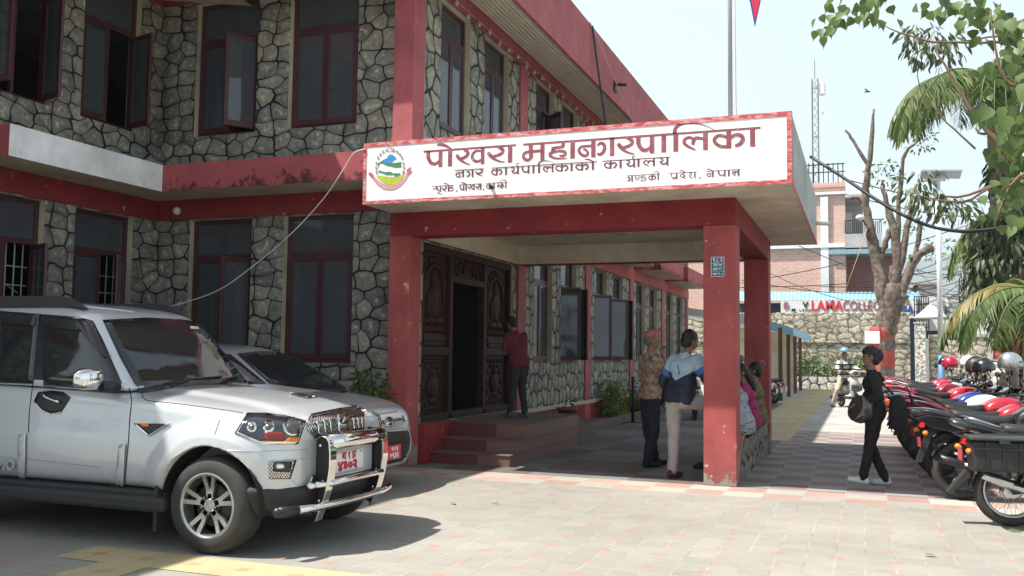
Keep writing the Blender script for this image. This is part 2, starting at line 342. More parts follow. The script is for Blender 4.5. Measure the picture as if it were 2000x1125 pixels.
def window(ax, cst, u0, u1, z0, z1, zt, left=0., right=0., curtain=None, grille=False):
    """local x along the wall, -y outwards; sashes hinge at the jambs and open outwards by the given angles"""
    w, h, t = u1-u0, z1-z0, zt-z0; F = .055
    mb = MB(); d0, d1 = .09, .16
    for b in ((0, F, 0, h), (w-F, w, 0, h), (F, w-F, 0, F), (F, w-F, h-F, h), (F, w-F, t-.035, t+.035)): mb.box(b[0], b[1], d0, d1, b[2], b[3])
    mb.box(w/2-.022, w/2+.022, d0+.004, d1-.004, F, t-.035)
    o = mb.build('window', M_FRM, None, bevel=.004); o.parent = bld
    P = V((u0, cst, z0)) if ax == 'y' else V((cst, u0, z0))
    o.location = P-bld.location; o.rotation_euler = (0, 0, 0 if ax == 'y' else math.pi/2)
    MB().box(F, w-F, .12, .126, t+.035, h-F).build('pane', M_PANE, o)
    sw, sh = w/2-F+.01, t-.035-F
    for side, a in ((-1, left), (1, right)):
        sb = MB(); q = .06; s = -side
        X = lambda k: k*s
        for b in ((0, q, 0, sh), (sw-q, sw, 0, sh), (q, sw-q, 0, q*1.3), (q, sw-q, sh-q, sh)): sb.box(min(X(b[0]), X(b[1])), max(X(b[0]), X(b[1])), -.018, .02, b[2], b[3])
        so_ = sb.build('sash', M_FRM, o, bevel=.004); so_.location = (F if side < 0 else w-F, .088, F); so_.rotation_euler = (0, 0, side*R(a))
        gb = MB().box(min(X(q), X(sw-q)), max(X(q), X(sw-q)), -.002, .004, q*1.3, sh-q)
        go = gb.build('pane', M_PANE, o); go.location = so_.location; go.rotation_euler = so_.rotation_euler
    if curtain:
        for (c0, c1, mm, tie) in curtain:
            n = 26; rings = []
            for zz in (h-.12, h*.7, h*.42, .24*h, .12):
                k = 1-.0 if not tie else {h-.12: 1., h*.7: .85, h*.42: .5, .24*h: .33, .12: .45}[zz]
                rings.append([(c0*w+(c1-c0)*w*k*i/n, .24+.022*math.sin(i*1.9), zz) for i in range(n+1)])
            MB().loft(rings, caps=False, closed=False).build('curtain', mm, o)
    if grille:
        gm = MB()
        for k in range(1, 6): gm.box(F, w-F, .19, .2, k*sh/6, k*sh/6+.012)
        for k in range(1, 8): gm.box(k*w/8, k*w/8+.012, .2, .21, F, t)
        gm.build('grille', mat('grille_paint', (.5, .5, .5), .5), o)
    WINS.append(o); return o
cw = [(0.05, .45, M_CUR, False)]; ct = [(.06, .48, M_CUR, True), (.2, .5, M_CURR, True)]
# front wall facing the courtyard
UB = ((-9.18, -8.10), (-7.56, -6.45))
wall('stone_wall', 'y', YB, XA, XC-.29, .0, 6.7, [(a, b)+z for a, b in UB for z in (LZ, UZB)], [M_ST, M_CRM])
window('y', YB, *UB[0], *UZB, UT, 0, 62, [(.05, .5, M_CUR, False), (.3, .5, M_CURR, False)]); window('y', YB, *UB[1], *UZB, UT, 0, 0, ct)
window('y', YB, *UB[0], *LZ, LT, 0, 70, None, True); window('y', YB, *UB[1], *LZ, LT, 0, 0, cw)
# left wing
UA = ((8.0, 9.0), (9.5, 10.55)); UA2 = ((3.0, 4.0), (4.6, 5.6), (6.4, 7.4))
wall('stone_wall', 'x', XA, 2, YB, .0, 6.7, [(a, b)+z for a, b in UA2+UA for z in (LZ, UZB)], [M_ST, M_CRM])
for a, b in UA2: window('x', XA, a, b, *UZB, UT, 0, 0, cw); window('x', XA, a, b, *LZ, LT, 0, 0)
window('x', XA, *UA[0], *UZB, UT, 88, 74, [(.0, .3, M_CUR, False)]); window('x', XA, *UA[1], *UZB, UT, 0, 74)
window('x', XA, *UA[0], *LZ, LT, 0, 66, None, True); window('x', XA, *UA[1], *LZ, LT, 0, 34, None, True)
# long wing
PY = [10.725, 14.7, 18.8, 22.8, 26.72, 30.7]
WC = [(11.55, 12.58), (13.15, 14.2), (15.6, 16.62), (17.17, 18.2), (19.55, 20.6), (21.1, 22.14), (23.57, 24.6), (25.17, 26.15), (27.5, 28.55), (29.15, 30.2)]
DR = (11.12, 14.5, .52, 2.93)
wall('stone_wall', 'x', XC, YB+.06, 31.1, .0, 6.7, [w+UZ for w in WC]+[w+LZ for w in WC[2:]]+[DR], [M_STC, M_CRM])
opens = {3: (60, 62), 4: (58, 0), 5: (58, 60)}
for i, w in enumerate(WC):
    window('x', XC, *w, *UZ, UT, *((0, 50) if i == 2 else (0, 0)), curtain=[(.5, .95, M_CUR, False)])
    if i >= 2: window('x', XC, *w, *LZ, LT, *opens.get(i, (0, 0)), curtain=cw)
# pilasters, beams
def beam(name, x0, x1, y0, y1, z0, z1, m, bev=.006): return bp(name, MB().box(x0, x1, y0, y1, z0, z1), m, bevel=bev)
beam('pilaster', XC-.295, XC, 10.725, 11.06, 0, 4.05, M_RED); beam('pilaster', XC-.295, XC-.002, 10.727, 11.06, 4.05, 6.7, M_REDP)
for k, y in enumerate(PY[1:]): beam('pilaster', XC-.1, XC+.035, y, y+.38, 0, 6.42, M_REDP)
beam('beam', XA, XC-.295, 10.965, 11.2, 3.352, 3.64, M_REDD); beam('beam', XA-.2, XA+.035, 2, 10.962, 3.35, 3.64, M_REDD)
beam('beam', XA, XC-.295, 10.97, 11.2, 6.603, 6.72, M_REDD); beam('beam', XA-.2, XA+.03, 2, 10.965, 6.6, 6.72, M_REDD)
beam('beam', XC-.2, XC+.04, 11.062, 31.1, 6.425, 6.69, M_REDP); beam('beam', XC-.2, XC+.045, 15.02, 31.1, 3.352, 3.62, M_RED)
beam('plinth', XC-.1, XC+.03, 14.55, 31.1, 0, .43, M_REDD); beam('plinth', XC-.1, XC+.04, 14.55, 31.1, .432, .5, M_CRM)
beam('plinth', XA, XC-.295, 10.97, 11.2, 0, .4, M_REDD)
def ledge(x0, x1, y0, y1, z0, z1, faces):
    """cast ledge: -y, +x, bottom, top, +y, -x materials"""
    mb = MB(); mb.quad((x0, y0, z0), (x1, y0, z0), (x1, y0, z1), (x0, y0, z1), faces[0]); mb.quad((x1, y0, z0), (x1, y1, z0), (x1, y1, z1), (x1, y0, z1), faces[1])
    mb.quad((x0, y0, z0), (x0, y1, z0), (x1, y1, z0), (x1, y0, z0), 2); mb.quad((x0, y0, z1), (x1, y0, z1), (x1, y1, z1), (x0, y1, z1), 3)
    mb.quad((x0, y1, z0), (x0, y1, z1), (x1, y1, z1), (x1, y1, z0), faces[0]); mb.quad((x0, y0, z0), (x0, y0, z1), (x0, y1, z1), (x0, y1, z0), faces[1])
    return bp('ledge', mb, [M_REDS, M_WHT, M_CRM, M_GRY], fix=False)
g = G('mould_stained_red'); nn = g.noise(4.5, 8., .7)[0]; x, y, z = g.xyz(); low = g.mr(z, 3.62, 3.86, .17, -.03)
c0 = g.scale((.38, .085, .095), g.mr(g.noise(2., 5.)[0], .3, .7, .8, 1.2)); c0 = g.mix(g.mr(g.ma('ADD', nn, low), .58, .68, 0, .85), c0, (.055, .012, .014))
M_REDS = g.fin(c0, .75, 0, g.bump(nn, .2, .02), spec=.3)
ledge(XA+.036, -9.12, 7.82, 10.318, 3.642, 4.015, (0, 1)); ledge(XA+.036, XC-.297, 10.32, 10.998, 3.642, 4.015, (0, 0))
for y0, y1 in ((15.75, 18.4), (19.3, 22.45), (23.3, 26.45), (27.2, 30.35)): ledge(XC+.046, -4.75, y0, y1, 3.625, 4.05, (0, 0))
# roof: soffit, fascia, slabs
bp('fascia', MB().box(-4.553, -4.49, 10.2, 31.8, 6.4, 7.36), M_REDP); bp('fascia', MB().box(-8.2, -4.555, 10.2, 10.26, 6.402, 7.358), M_REDP)
bp('fascia', MB().box(-8.262, -8.202, 1.2, 10.3, 6.404, 7.7), M_REDP); bp('fascia', MB().box(-14, -8.264, 1.2, 1.26, 6.404, 7.7), M_REDP)
sm = MB(); n = 60; rings = []
for i in range(n+1):
    t = i/n; rings.append([(XC+.042+(-4.555-XC-.042)*t, yy, 6.68-.25*t+.011*math.cos(t*2*math.pi*9)) for yy in (10.3, 31.8)])
sm.loft(rings, caps=False, closed=False); bp('soffit', sm, M_SOF)
bp('soffit', MB().quad((-8.2, 10.262, 6.43), (XC, 10.262, 6.43), (XC, 11, 6.7), (-8.2, 11, 6.7)).quad((-8.21, 1.3, 6.43), (-8.21, 11, 6.43), (XA, 11, 6.7), (XA, 1.3, 6.7)), M_SOF, fix=False)
bp('roof_slab', MB().box(-14, -4.56, 10.27, 31.75, 6.72, 6.85).box(-14, -8.27, 1.27, 10.269, 6.721, 6.85), M_GRY)
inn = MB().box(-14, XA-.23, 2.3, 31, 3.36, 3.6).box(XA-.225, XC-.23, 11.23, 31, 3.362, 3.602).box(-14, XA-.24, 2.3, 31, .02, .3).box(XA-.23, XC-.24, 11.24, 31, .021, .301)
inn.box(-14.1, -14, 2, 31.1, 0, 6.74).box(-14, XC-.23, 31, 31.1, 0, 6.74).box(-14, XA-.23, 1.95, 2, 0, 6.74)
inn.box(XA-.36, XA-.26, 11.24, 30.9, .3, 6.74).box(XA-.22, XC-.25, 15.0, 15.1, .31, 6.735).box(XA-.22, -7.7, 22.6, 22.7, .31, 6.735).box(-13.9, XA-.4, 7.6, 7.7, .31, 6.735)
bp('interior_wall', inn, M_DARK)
bp('spout', MB().tube([(-4.5, 17.5, 6.75), (-4.25, 17.5, 6.72)], .03).box(-4.49, -4.46, 17.4, 17.6, 6.6, 6.8), mat('iron', (.03, .028, .028), .5, .6))
# porch
beam('column', -1.70, -1.332, 10.725, 11.075, 0, 2.95, M_RED, .008); beam('column', -1.70, -1.332, 14.65, 15.0, 0, 2.95, M_RED, .008)
def pbeam(x0, x1, y0, y1, fin): # outer faces red, inner cream
    mb = MB().box(x0, x1, y0, y1, 2.952, 3.258); mb.mi = [1 if i in fin else 0 for i in range(6)]
    return bp('porch_beam', mb, [M_REDD, M_CEIL], fix=False)
pbeam(XC-.293, -1.334, 10.723, 11.073, (3,)); pbeam(XC+.002, -1.334, 14.652, 14.998, (2,)); pbeam(-1.698, -1.336, 11.075, 14.65, (4,)); pbeam(XC+.001, XC+.05, 11.075, 14.65, (5, 1))
M_SGN = mat('sign_white', (.84, .84, .82), .6, var=.04, sc=4, bump=.05, bsc=30)
cv = MB().quad((-5.735, 9.99, 3.262), (-.67, 9.99, 3.262), (-.67, 9.99, 4.015), (-5.735, 9.99, 4.015), 0).quad((-.67, 9.99, 3.262), (-.67, 15.64, 3.262), (-.67, 15.64, 4.015), (-.67, 9.99, 4.015), 1)
cv.quad((-5.735, 9.99, 3.262), (-5.735, 15.64, 3.262), (-.67, 15.64, 3.262), (-.67, 9.99, 3.262), 2).quad((-5.735, 9.99, 4.015), (-.67, 9.99, 4.015), (-.67, 15.64, 4.015), (-5.735, 15.64, 4.015), 1)
cv.quad((-5.735, 15.64, 3.262), (-5.735, 15.64, 4.015), (-.67, 15.64, 4.015), (-.67, 15.64, 3.262), 1).quad((-5.735, 9.99, 3.262), (-5.735, 9.99, 4.015), (-5.735, 15.64, 4.015), (-5.735, 15.64, 3.262), 1)
bp('canopy', cv, [M_SGN, M_GRY, M_CEIL], fix=False)
g = G('brushed_red'); x, y, z = g.xyz(); n1 = g.noise(9., 8., .7, g.vec(x, y, g.ma('MULTIPLY', z, 3.)))[0]
M_BRD = g.fin(g.mix(g.mr(n1, .44, .6), (.46, .05, .055), (.68, .34, .34)), .6)
bd = MB().box(-5.74, -.664, 9.984, 9.99, 3.257, 3.30).box(-5.74, -.664, 9.984, 9.99, 3.97, 4.02).box(-5.74, -5.70, 9.984, 9.99, 3.3, 3.97).box(-.715, -.664, 9.984, 9.99, 3.3, 3.97)
bd.box(-.668, -.66, 9.99, 15.642, 3.255, 3.3).box(-.668, -.66, 9.99, 10.03, 3.3, 4.018)
bp('sign_border', bd, M_BRD)
bp('spout', MB().tube([(-.67, 15.2, 3.55), (-.45, 15.2, 3.53)], .03), M_WHT)
bp('spout', MB().tube([(-4.03, 9.99, 3.385), (-4.03, 9.95, 3.38)], .022), mat('black_plastic', (.015, .015, .016), .4))
bp('ceiling_lamp', MB().lathe([(.0, -.09), (.1, -.09), (.13, -.06), (.13, 0), (0, 0)], 16, T(-3.2, 12.9, 3.258)), mat('lamp_glass', (.35, .34, .28), .3))
# brackets on the house number plate
np_ = MB().box(-1.607, -1.463, 10.716, 10.724, 2.36, 2.58); npo = bp('number_plate', np_, mat('blue_enamel', (.012, .085, .2), .35))
wt = mat('white_enamel', (.75, .78, .8), .4)
fr = MB()
for a in ((-1.607, -1.463, 2.577, 2.583), (-1.607, -1.463, 2.357, 2.363), (-1.61, -1.604, 2.36, 2.58), (-1.466, -1.46, 2.36, 2.58), (-1.604, -1.466, 2.508, 2.512), (-1.604, -1.466, 2.418, 2.422)): fr.box(a[0], a[1], 10.713, 10.7155, a[2], a[3])
def psub(name, mb, m, par): # sub-part in world coordinates
    o = mb.build(name, m); o.parent = par; o.matrix_parent_inverse = par.matrix_parent_inverse; me = o.data
    me.transform(Matrix.Translation(-bld.location)); return o
psub('plate_border', fr, wt, npo)
for s_, zc, sz in (('१८२', 2.545, .075), ('मेरो घर', 2.485, .04), ('हर्ष पथ', 2.445, .036), ('वडा नं. ८', 2.388, .034)):
    to = text('plate_lettering', s_, sz, wt, npo, T(-1.535-bld.location.x, 10.713-bld.location.y, zc-bld.location.z) @ FACE_Y, .001, .0012)
# bench wall, steps
bp('bench_wall', MB().box(-1.70, -1.352, 11.08, 14.645, 0, .455), M_STC); bp('bench_top', MB().box(-1.73, -1.338, 11.078, 14.648, .457, .51), paintwall('worn_red', (.38, .1, .085), amt=.5), bevel=.008)
g = G('red_terrazzo'); n1 = g.noise(70., 5., .8)[0]; x, y, z = g.xyz()
pn = g.ma('GREATER_THAN', x, 2.3); c0 = g.mix(pn, (.12, .024, .026), (.18, .095, .08)); c0 = g.mix(g.mr(n1, .55, .66), c0, (.28, .17, .15))
M_TER = g.fin(c0, .5)
M_TRD = mat('step_tread', (.14, .095, .085), .75, var=.2, bump=.1)
for y0, z0, z1 in ((11.28, 0, .15), (11.6, .15, .31), (11.95, .31, .51)):
    bp('step', MB().box(XC+.004, -4.25, y0, 14.3, z0, z1-.012), M_TER); bp('tread', MB().box(XC+.004, -4.24, y0-.015, 14.3, z1-.012, z1), M_TRD)
bp('ramp', MB().prism([(14.3, 0), (14.3, .51), (15.7, 0)], lambda u, v, w: (XC+.05+w, u, v), 1.15), M_TRD)
bp('plinth', MB().box(XC+.002, XC+.09, 11.065, 11.94, .0, .52), M_REDD)
# carved door wall (slightly recessed)
df = MB(); X0 = XC-.09
for b in ((11.12, 11.2, .52, 2.93), (14.42, 14.5, .52, 2.93), (11.2, 14.42, 2.83, 2.93), (12.06, 12.17, .52, 2.83), (13.33, 13.45, .52, 2.83), (12.17, 13.33, 2.46, 2.56), (11.2, 12.06, 1.42, 1.53), (13.45, 14.42, 1.42, 1.53), (11.2, 14.42, .52, .62)): df.box(X0-.06, X0+.07, b[0], b[1], b[2], b[3])
dro = bp('carved_door', df, M_WOOD, bevel=.012)
dk = MB()
for a, b, c, d in ((11.2, 12.06, .62, 1.42), (11.2, 12.06, 1.53, 2.83), (13.45, 14.42, .62, 1.42), (13.45, 14.42, 1.53, 2.83), (12.17, 13.33, 2.56, 2.83)): dk.box(X0-.04, X0-.005, a, b, c, d)
psub('door_panel', dk, M_WOOD, dro)
def relief_figure(cy):
    m = MB(); X = X0+.0; e = lambda y, z, r: m.ell((X, cy+y, z), r, n=12, k=8)
    arch = [(cy+.33*math.cos(a), 2.3+.36*math.sin(a)) for a in [math.pi*i/14 for i in range(15)]]
    m.tube([(X, cy+.33, 1.78)]+[(X+.01, y, z) for y, z in arch]+[(X, cy-.33, 1.78)], .03, 6)
    for k in range(9): e(.36*math.cos(math.pi*(k+.5)/9), 2.36+.38*math.sin(math.pi*(k+.5)/9), (.03, .05, .05))
    e(0, 2.47, (.05, .085, .1)); e(0, 2.57, (.04, .05, .045)); e(0, 2.2, (.05, .17, .2)); e(0, 2.02, (.045, .13, .12)); e(.17, 2.14, (.045, .055, .16)); e(-.17, 2.14, (.045, .055, .16))
    e(.13, 1.9, (.06, .17, .065)); e(-.13, 1.9, (.06, .17, .065)); e(0, 1.98, (.07, .07, .04))
    for k in range(7): e(-.27+.09*k, 1.78, (.045, .05, .055))
    m.box(X-.02, X+.04, cy-.34, cy+.34, 1.62, 1.7); m.box(X-.02, X+.03, cy-.3, cy+.3, 1.56, 1.6)
    return m
def relief_vase(cy):
    m = MB(); X = X0+.0; e = lambda y, z, r: m.ell((X, cy+y, z), r, n=12, k=8)
    e(0, .98, (.06, .17, .16)); e(0, 1.18, (.05, .07, .08)); e(0, .8, (.05, .1, .05)); e(0, 1.27, (.05, .12, .03))
    for a in range(12):
        t = 2*math.pi*a/12; e(.3*math.cos(t), 1.0+.3*math.sin(t), (.03, .05, .05))
    for k in range(7): e(-.27+.09*k, 1.34, (.03, .04, .03)); e(-.27+.09*k, .69, (.03, .04, .03))
    return m
for cy in (11.63, 13.93):
    psub('carved_relief', relief_figure(cy), M_WOOD, dro); psub('carved_relief', relief_vase(cy), M_WOOD, dro)
m = MB(); random.seed(3)
for k in range(34): m.ell((X0, 12.22+.033*k, 2.7+random.uniform(-.09, .09)), (.035, random.uniform(.02, .05), random.uniform(.02, .06)), n=8, k=6)
psub('carved_relief', m, M_WOOD, dro)
psub('door_leaf', MB().box(XC-.75, XC-.16, 13.26, 13.32, .52, 2.46), mat('wood_in_shade', (.008, .005, .005), .7, spec=.1), dro)  # near-black leaf colour stands in for the shade inside the doorway
# ================================================================ sign lettering (brush strokes)
GL = {
 'pa': [([(.2, 1), (.2, .62), (.34, .3), (.5, .2)], (.2, .2, .19, .17)), ([(.46, .19), (.62, .22), (.85, .38)], .15), ([(.86, 1), (.86, 0)], .2)],
 'aa': [([(.5, 1), (.5, 0)], .22)],
 'o': [([(.5, 1), (.5, 0)], .22), ([(-1.5, 1.33), (-.9, 1.37), (-.1, 1.25), (.75, 1.03)], (.06, .15, .13, .05))],
 'e': [([(.0, 1.33), (.2, 1.36), (.55, 1.22), (.86, 1.02)], (.06, .13, .11, .05))],
 'ra': [([(.55, 1), (.72, .9), (.9, .76), (.82, .56), (.5, .44), (.25, .4)], (.1, .15, .17, .16, .15, .12)), ([(.06, .68), (.18, .52), (.32, .38)], (.15, .2, .17)), ([(.24, .4), (.5, .22), (.75, .1), (1.02, .04)], (.15, .11, .08, .04))],
 'kha': [([(.25, 1), (.33, .9), (.42, .76), (.37, .56), (.25, .45), (.13, .4)], (.1, .15, .16, .15, .14, .12)), ([(.02, .68), (.08, .52), (.16, .38)], (.14, .18, .16)), ([(.12, .4), (.28, .2), (.5, .02)], (.14, .09, .03)),
         ([(.9, .78), (.72, .82), (.6, .68), (.57, .45), (.64, .25), (.76, .18), (.92, .3)], (.1, .13, .15, .16, .15, .14, .12)), ([(.93, 1), (.93, 0)], .19)],
 'va': [([(.85, .78), (.5, .82), (.2, .68), (.14, .45), (.3, .25), (.55, .18), (.85, .3)], (.1, .13, .15, .16, .15, .14, .12)), ([(.88, 1), (.88, 0)], .19)],
 'ma': [([(.36, 1), (.39, .2)], .2), ([(.38, .55), (.18, .55), (.05, .42), (.05, .22), (.18, .08), (.3, .1), (.4, .22)], (.1, .12, .14, .15, .14, .13, .12)), ([(.36, .56), (.9, .58)], .12), ([(.9, 1), (.9, 0)], .21)],
 'ha': [([(.8, 1), (.79, .72)], .17), ([(.83, .72), (.2, .66)], .14), ([(.2, .68), (.32, .55), (.2, .42), (.07, .3)], (.16, .18, .17, .15)), ([(.08, .3), (.3, .42), (.6, .48), (.85, .42), (.9, .28), (.78, .18), (.6, .22)], (.12, .1, .12, .15, .15, .13, .08)), ([(.07, .3), (.25, .14), (.55, .05), (1, .02)], (.15, .12, .08, .03))],
 'na': [([(.88, 1), (.88, 0)], .2), ([(.9, .66), (.2, .66)], .11), ([(.22, .66), (.06, .5), (.1, .3), (.3, .12), (.5, .12), (.58, .26), (.46, .42), (.3, .5)], (.12, .14, .14, .14, .14, .13, .11, .08))],
 'ga': [([(.05, .62), (.2, .76), (.4, .7), (.46, .48), (.38, .25), (.2, .12), (.04, .2)], (.08, .14, .16, .18, .17, .14, .1)), ([(.87, 1), (.87, 0)], .21)],
 'la': [([(.78, .62), (.52, .68), (.42, .5), (.4, .32)], (.13, .16, .17, .12)), ([(.46, .6), (.28, .74), (.1, .66), (.07, .44), (.25, .22), (.5, .04)], (.1, .13, .14, .15, .12, .05)), ([(.88, 1), (.88, 0)], .21)],
 'ka': [([(.5, 1), (.5, 0)], .21), ([(.5, .1), (.25, .14), (.06, .36), (.05, .6), (.2, .74), (.4, .64), (.48, .5)], (.12, .14, .15, .15, .14, .12, .1)), ([(.52, .52), (.72, .72), (.9, .64), (.95, .42), (.85, .2), (.7, .12)], (.12, .15, .17, .18, .16, .12))],
 'i': [([(.5, 1), (.5, 0)], .22), ([(.4, 1.0), (.35, 1.2), (.75, 1.42), (1.6, 1.53), (3.2, 1.5), (4.6, 1.32), (5.9, 1.04)], (.2, .17, .15, .11, .07, .04, .02))],
 'ii': [([(.5, 1), (.5, 0)], .2), ([(.55, 1.0), (.5, 1.25), (-.1, 1.42), (-.9, 1.36), (-1.6, 1.05)], (.15, .13, .1, .07, .05))],
 'ya': [([(.12, .92), (.36, .9), (.46, .72), (.38, .54), (.16, .5)], (.09, .13, .14, .13, .1)), ([(.2, .5), (.36, .26), (.56, .2), (.88, .4)], (.13, .15, .14, .1)), ([(.88, 1), (.88, 0)], .19)],
 'rya': [([(.12, .92), (.36, .9), (.46, .72), (.38, .54), (.16, .5)], (.09, .13, .14, .13, .1)), ([(.2, .5), (.36, .26), (.56, .2), (.88, .4)], (.13, .15, .14, .1)), ([(.88, 1), (.88, 0)], .19), ([(.9, 1.02), (.72, 1.25), (.82, 1.42), (1.02, 1.38)], (.06, .1, .1, .04))],
 'da': [([(.6, 1), (.6, .78), (.3, .74), (.14, .6), (.34, .5), (.7, .5), (.86, .32), (.66, .08), (.3, .06), (.12, .18)], .12)],
 'sk': [([(.3, 1), (.36, .84), (.3, .6), (.12, .46)], .11), ([(.1, .5), (.28, .3), (.5, .02)], (.13, .1, .04)), ([(.2, .46), (.62, .5)], .1), ([(.76, 1), (.76, 0)], .17), ([(.76, .16), (.56, .3), (.6, .6), (.76, .5), (.94, .66), (.98, .36), (.9, .16)], .1)],
 'nd': [([(.06, 1), (.06, .5), (.18, .3), (.32, .5), (.32, 1)], .11), ([(.74, 1), (.74, .78), (.56, .74), (.48, .6), (.6, .5), (.82, .5), (.92, .32), (.78, .08), (.56, .06), (.46, .18)], .11)],
 'pra': [([(.2, 1), (.2, .62), (.34, .3), (.5, .2)], .12), ([(.46, .19), (.85, .38)], .12), ([(.86, 1), (.86, 0)], .16), ([(.82, .3), (.45, .02), (.2, -.05)], (.1, .08, .04))],
 'de': [([(.6, 1), (.6, .78), (.25, .72), (.12, .45), (.4, .22), (.75, .36), (.62, .54), (.45, .42)], .12), ([(.5, .22), (.7, .05), (.9, -.12)], (.1, .08, .04)), ([(.0, 1.33), (.2, 1.36), (.55, 1.22), (.8, 1.02)], (.06, .11, .1, .05))],
 'sha': [([(.06, .9), (.3, .95), (.42, .74), (.22, .56), (.1, .62)], .11), ([(.22, .56), (.12, .34), (.3, .2), (.55, .02)], .1), ([(.86, 1), (.86, 0)], .16)],
 'nyu': [([(.04, .62), (.16, .5), (.32, .62)], .12), ([(.3, .66), (.55, .8), (.62, .62), (.45, .5), (.6, .3), (.9, .42)], .11), ([(.92, 1), (.92, .0)], .16), ([(.9, .1), (.6, -.12), (.8, -.3), (1.15, -.42)], (.08, .11, .1, .04))],
 ',': [([(.5, .16), (.5, .02), (.3, -.18)], (.14, .16, .05))],
}
SY = 9.9885; LT_N = [0]; BOLD = [1.22]
def stroke(mb, pts, ws, sc, y):
    pts = [V((p[0], 0, p[1])) for p in pts]
    if not isinstance(ws, tuple): ws = (ws,)*len(pts)
    if len(pts) > 2:   # smooth
        q, qw = [], []
        for i in range(len(pts)-1):
            p0, p1, p2, p3 = pts[max(i-1, 0)], pts[i], pts[i+1], pts[min(i+2, len(pts)-1)]
            for k in range(4):
                t = k/4; q.append(.5*((2*p1)+(p2-p0)*t+(2*p0-5*p1+4*p2-p3)*t*t+(3*p1-p0-3*p2+p3)*t**3)); qw.append(ws[i]+(ws[i+1]-ws[i])*t)
        pts, ws = q+[pts[-1]], qw+[ws[-1]]
    L, Rr = [], []
    for i, p in enumerate(pts):
        t = (pts[min(i+1, len(pts)-1)]-pts[max(i-1, 0)]).normalized(); n = V((-t.z, 0, t.x)); w = ws[i]*sc/2*BOLD[0]
        L.append((p.x+n.x*w, y, p.z+n.z*w)); Rr.append((p.x-n.x*w, y, p.z-n.z*w))
    k = len(L); mb.add(L+Rr, [(i, i+1, k+i+1, k+i) for i in range(k-1)], 0, False)
def letters(mb, seq, zb, zt):
    """seq: (glyph, px0, px1): spans measured along the sign"""
    h = zt-zb; base = SY
    for gname, x0, x1 in seq:
        for pts, ws in GL[gname]:
            LT_N[0] += 1; y = base-.00035*(LT_N[0] % 9)
            stroke(mb, [(x0+(x1-x0)*u, zb+h*v) for u, v in pts], ws, h, y)
sxx = lambda px, py: atY(px, py, 9.99)
def row(spans, heads, pt, pb, hw):
    """spans in sign metres from picture measurements; heads: header bars"""
    zt, zb = sxx(*pt).z, sxx(*pb).z; mb = MB()
    cx = lambda q: sxx(q, pt[1]).x
    letters(mb, [(a, cx(b), cx(c)) for a, b, c in spans], zb, zt)
    for a, b in heads: LT_N[0] += 1; stroke(mb, [(cx(a), zt), (cx(b), zt)], hw, zt-zb, SY-.00035*(LT_N[0] % 9))
    return mb
g = G('brushed_maroon'); n1 = g.noise(24., 7., .75)[0]; n2 = g.noise(5., 4.)[0]
M_LET = g.fin(g.mix(g.mr(n1, .54, .72, 0, .8), g.mix(n2, (.2, .03, .055), (.3, .085, .11)), (.55, .34, .36)), .6)
g = G('brushed_maroon_thin'); n1 = g.noise(30., 7., .75)[0]
M_LET2 = g.fin(g.mix(g.mr(n1, .5, .75, 0, .8), (.13, .03, .05), (.4, .3, .32)), .6)
b1 = row([('pa', 829.9, 866), ('o', 873, 886), ('kha', 891, 947), ('ra', 951, 986), ('aa', 990, 1003), ('ma', 1021, 1064), ('ha', 1070, 1108), ('aa', 1112, 1125), ('na', 1129, 1163), ('ga', 1165, 1200), ('ra', 1205, 1238), ('pa', 1239, 1279), ('aa', 1290, 1303), ('i', 1313, 1327), ('la', 1333, 1384), ('ka', 1393, 1454), ('aa', 1463, 1477)],
         [(827.6, 1008.4), (1021.9, 1485.6)], (1000, 284), (1000, 317), .1)
bp('sign_lettering', b1, M_LET, fix=False)
b2 = row([('na', 890, 907), ('ga', 911, 925), ('ra', 928, 944), ('ka', 960, 981), ('aa', 984, 993), ('rya', 996, 1014), ('pa', 1017, 1035), ('aa', 1037, 1047), ('i', 1050, 1056), ('la', 1060, 1082), ('ka', 1085, 1110), ('aa', 1112, 1121), ('ka', 1124, 1150), ('o', 1154, 1162),
          ('ka', 1180, 1205), ('aa', 1208, 1216), ('rya', 1220, 1241), ('aa', 1243, 1251), ('la', 1256, 1280), ('ya', 1285, 1306)], [(889, 945), (960, 1166), (1177, 1309)], (1000, 326), (1000, 341), .1)
bp('sign_lettering', b2, M_LET2, fix=False)
b3 = row([('nyu', 845, 862), ('ra', 863, 873), ('o', 874, 879), ('da', 878, 887), (',', 890, 895), ('pa', 897, 907), ('o', 908, 913), ('kha', 914, 927), ('ra', 929, 937), ('aa', 937, 941), (',', 943, 947), ('ka', 950, 962), ('aa', 963, 967), ('sk', 969, 984), ('ii', 985, 991)], [(844, 887), (897, 941), (949, 992)], (900, 361), (900, 372.5), .08)
bp('sign_lettering', b3, M_LET2, fix=False)
b4 = row([('ga', 1225, 1236), ('nd', 1240, 1264), ('ka', 1267, 1281), ('ii', 1283, 1288), ('pra', 1308, 1324), ('de', 1327, 1342), ('sha', 1345, 1359), (',', 1365, 1370), ('na', 1380, 1394), ('e', 1380, 1394), ('pa', 1400, 1418), ('aa', 1421, 1426), ('la', 1430, 1444)], [(1224, 1289), (1306, 1361), (1379, 1447)], (1300, 339), (1300, 351), .08)
bp('sign_lettering', b4, M_LET2, fix=False)
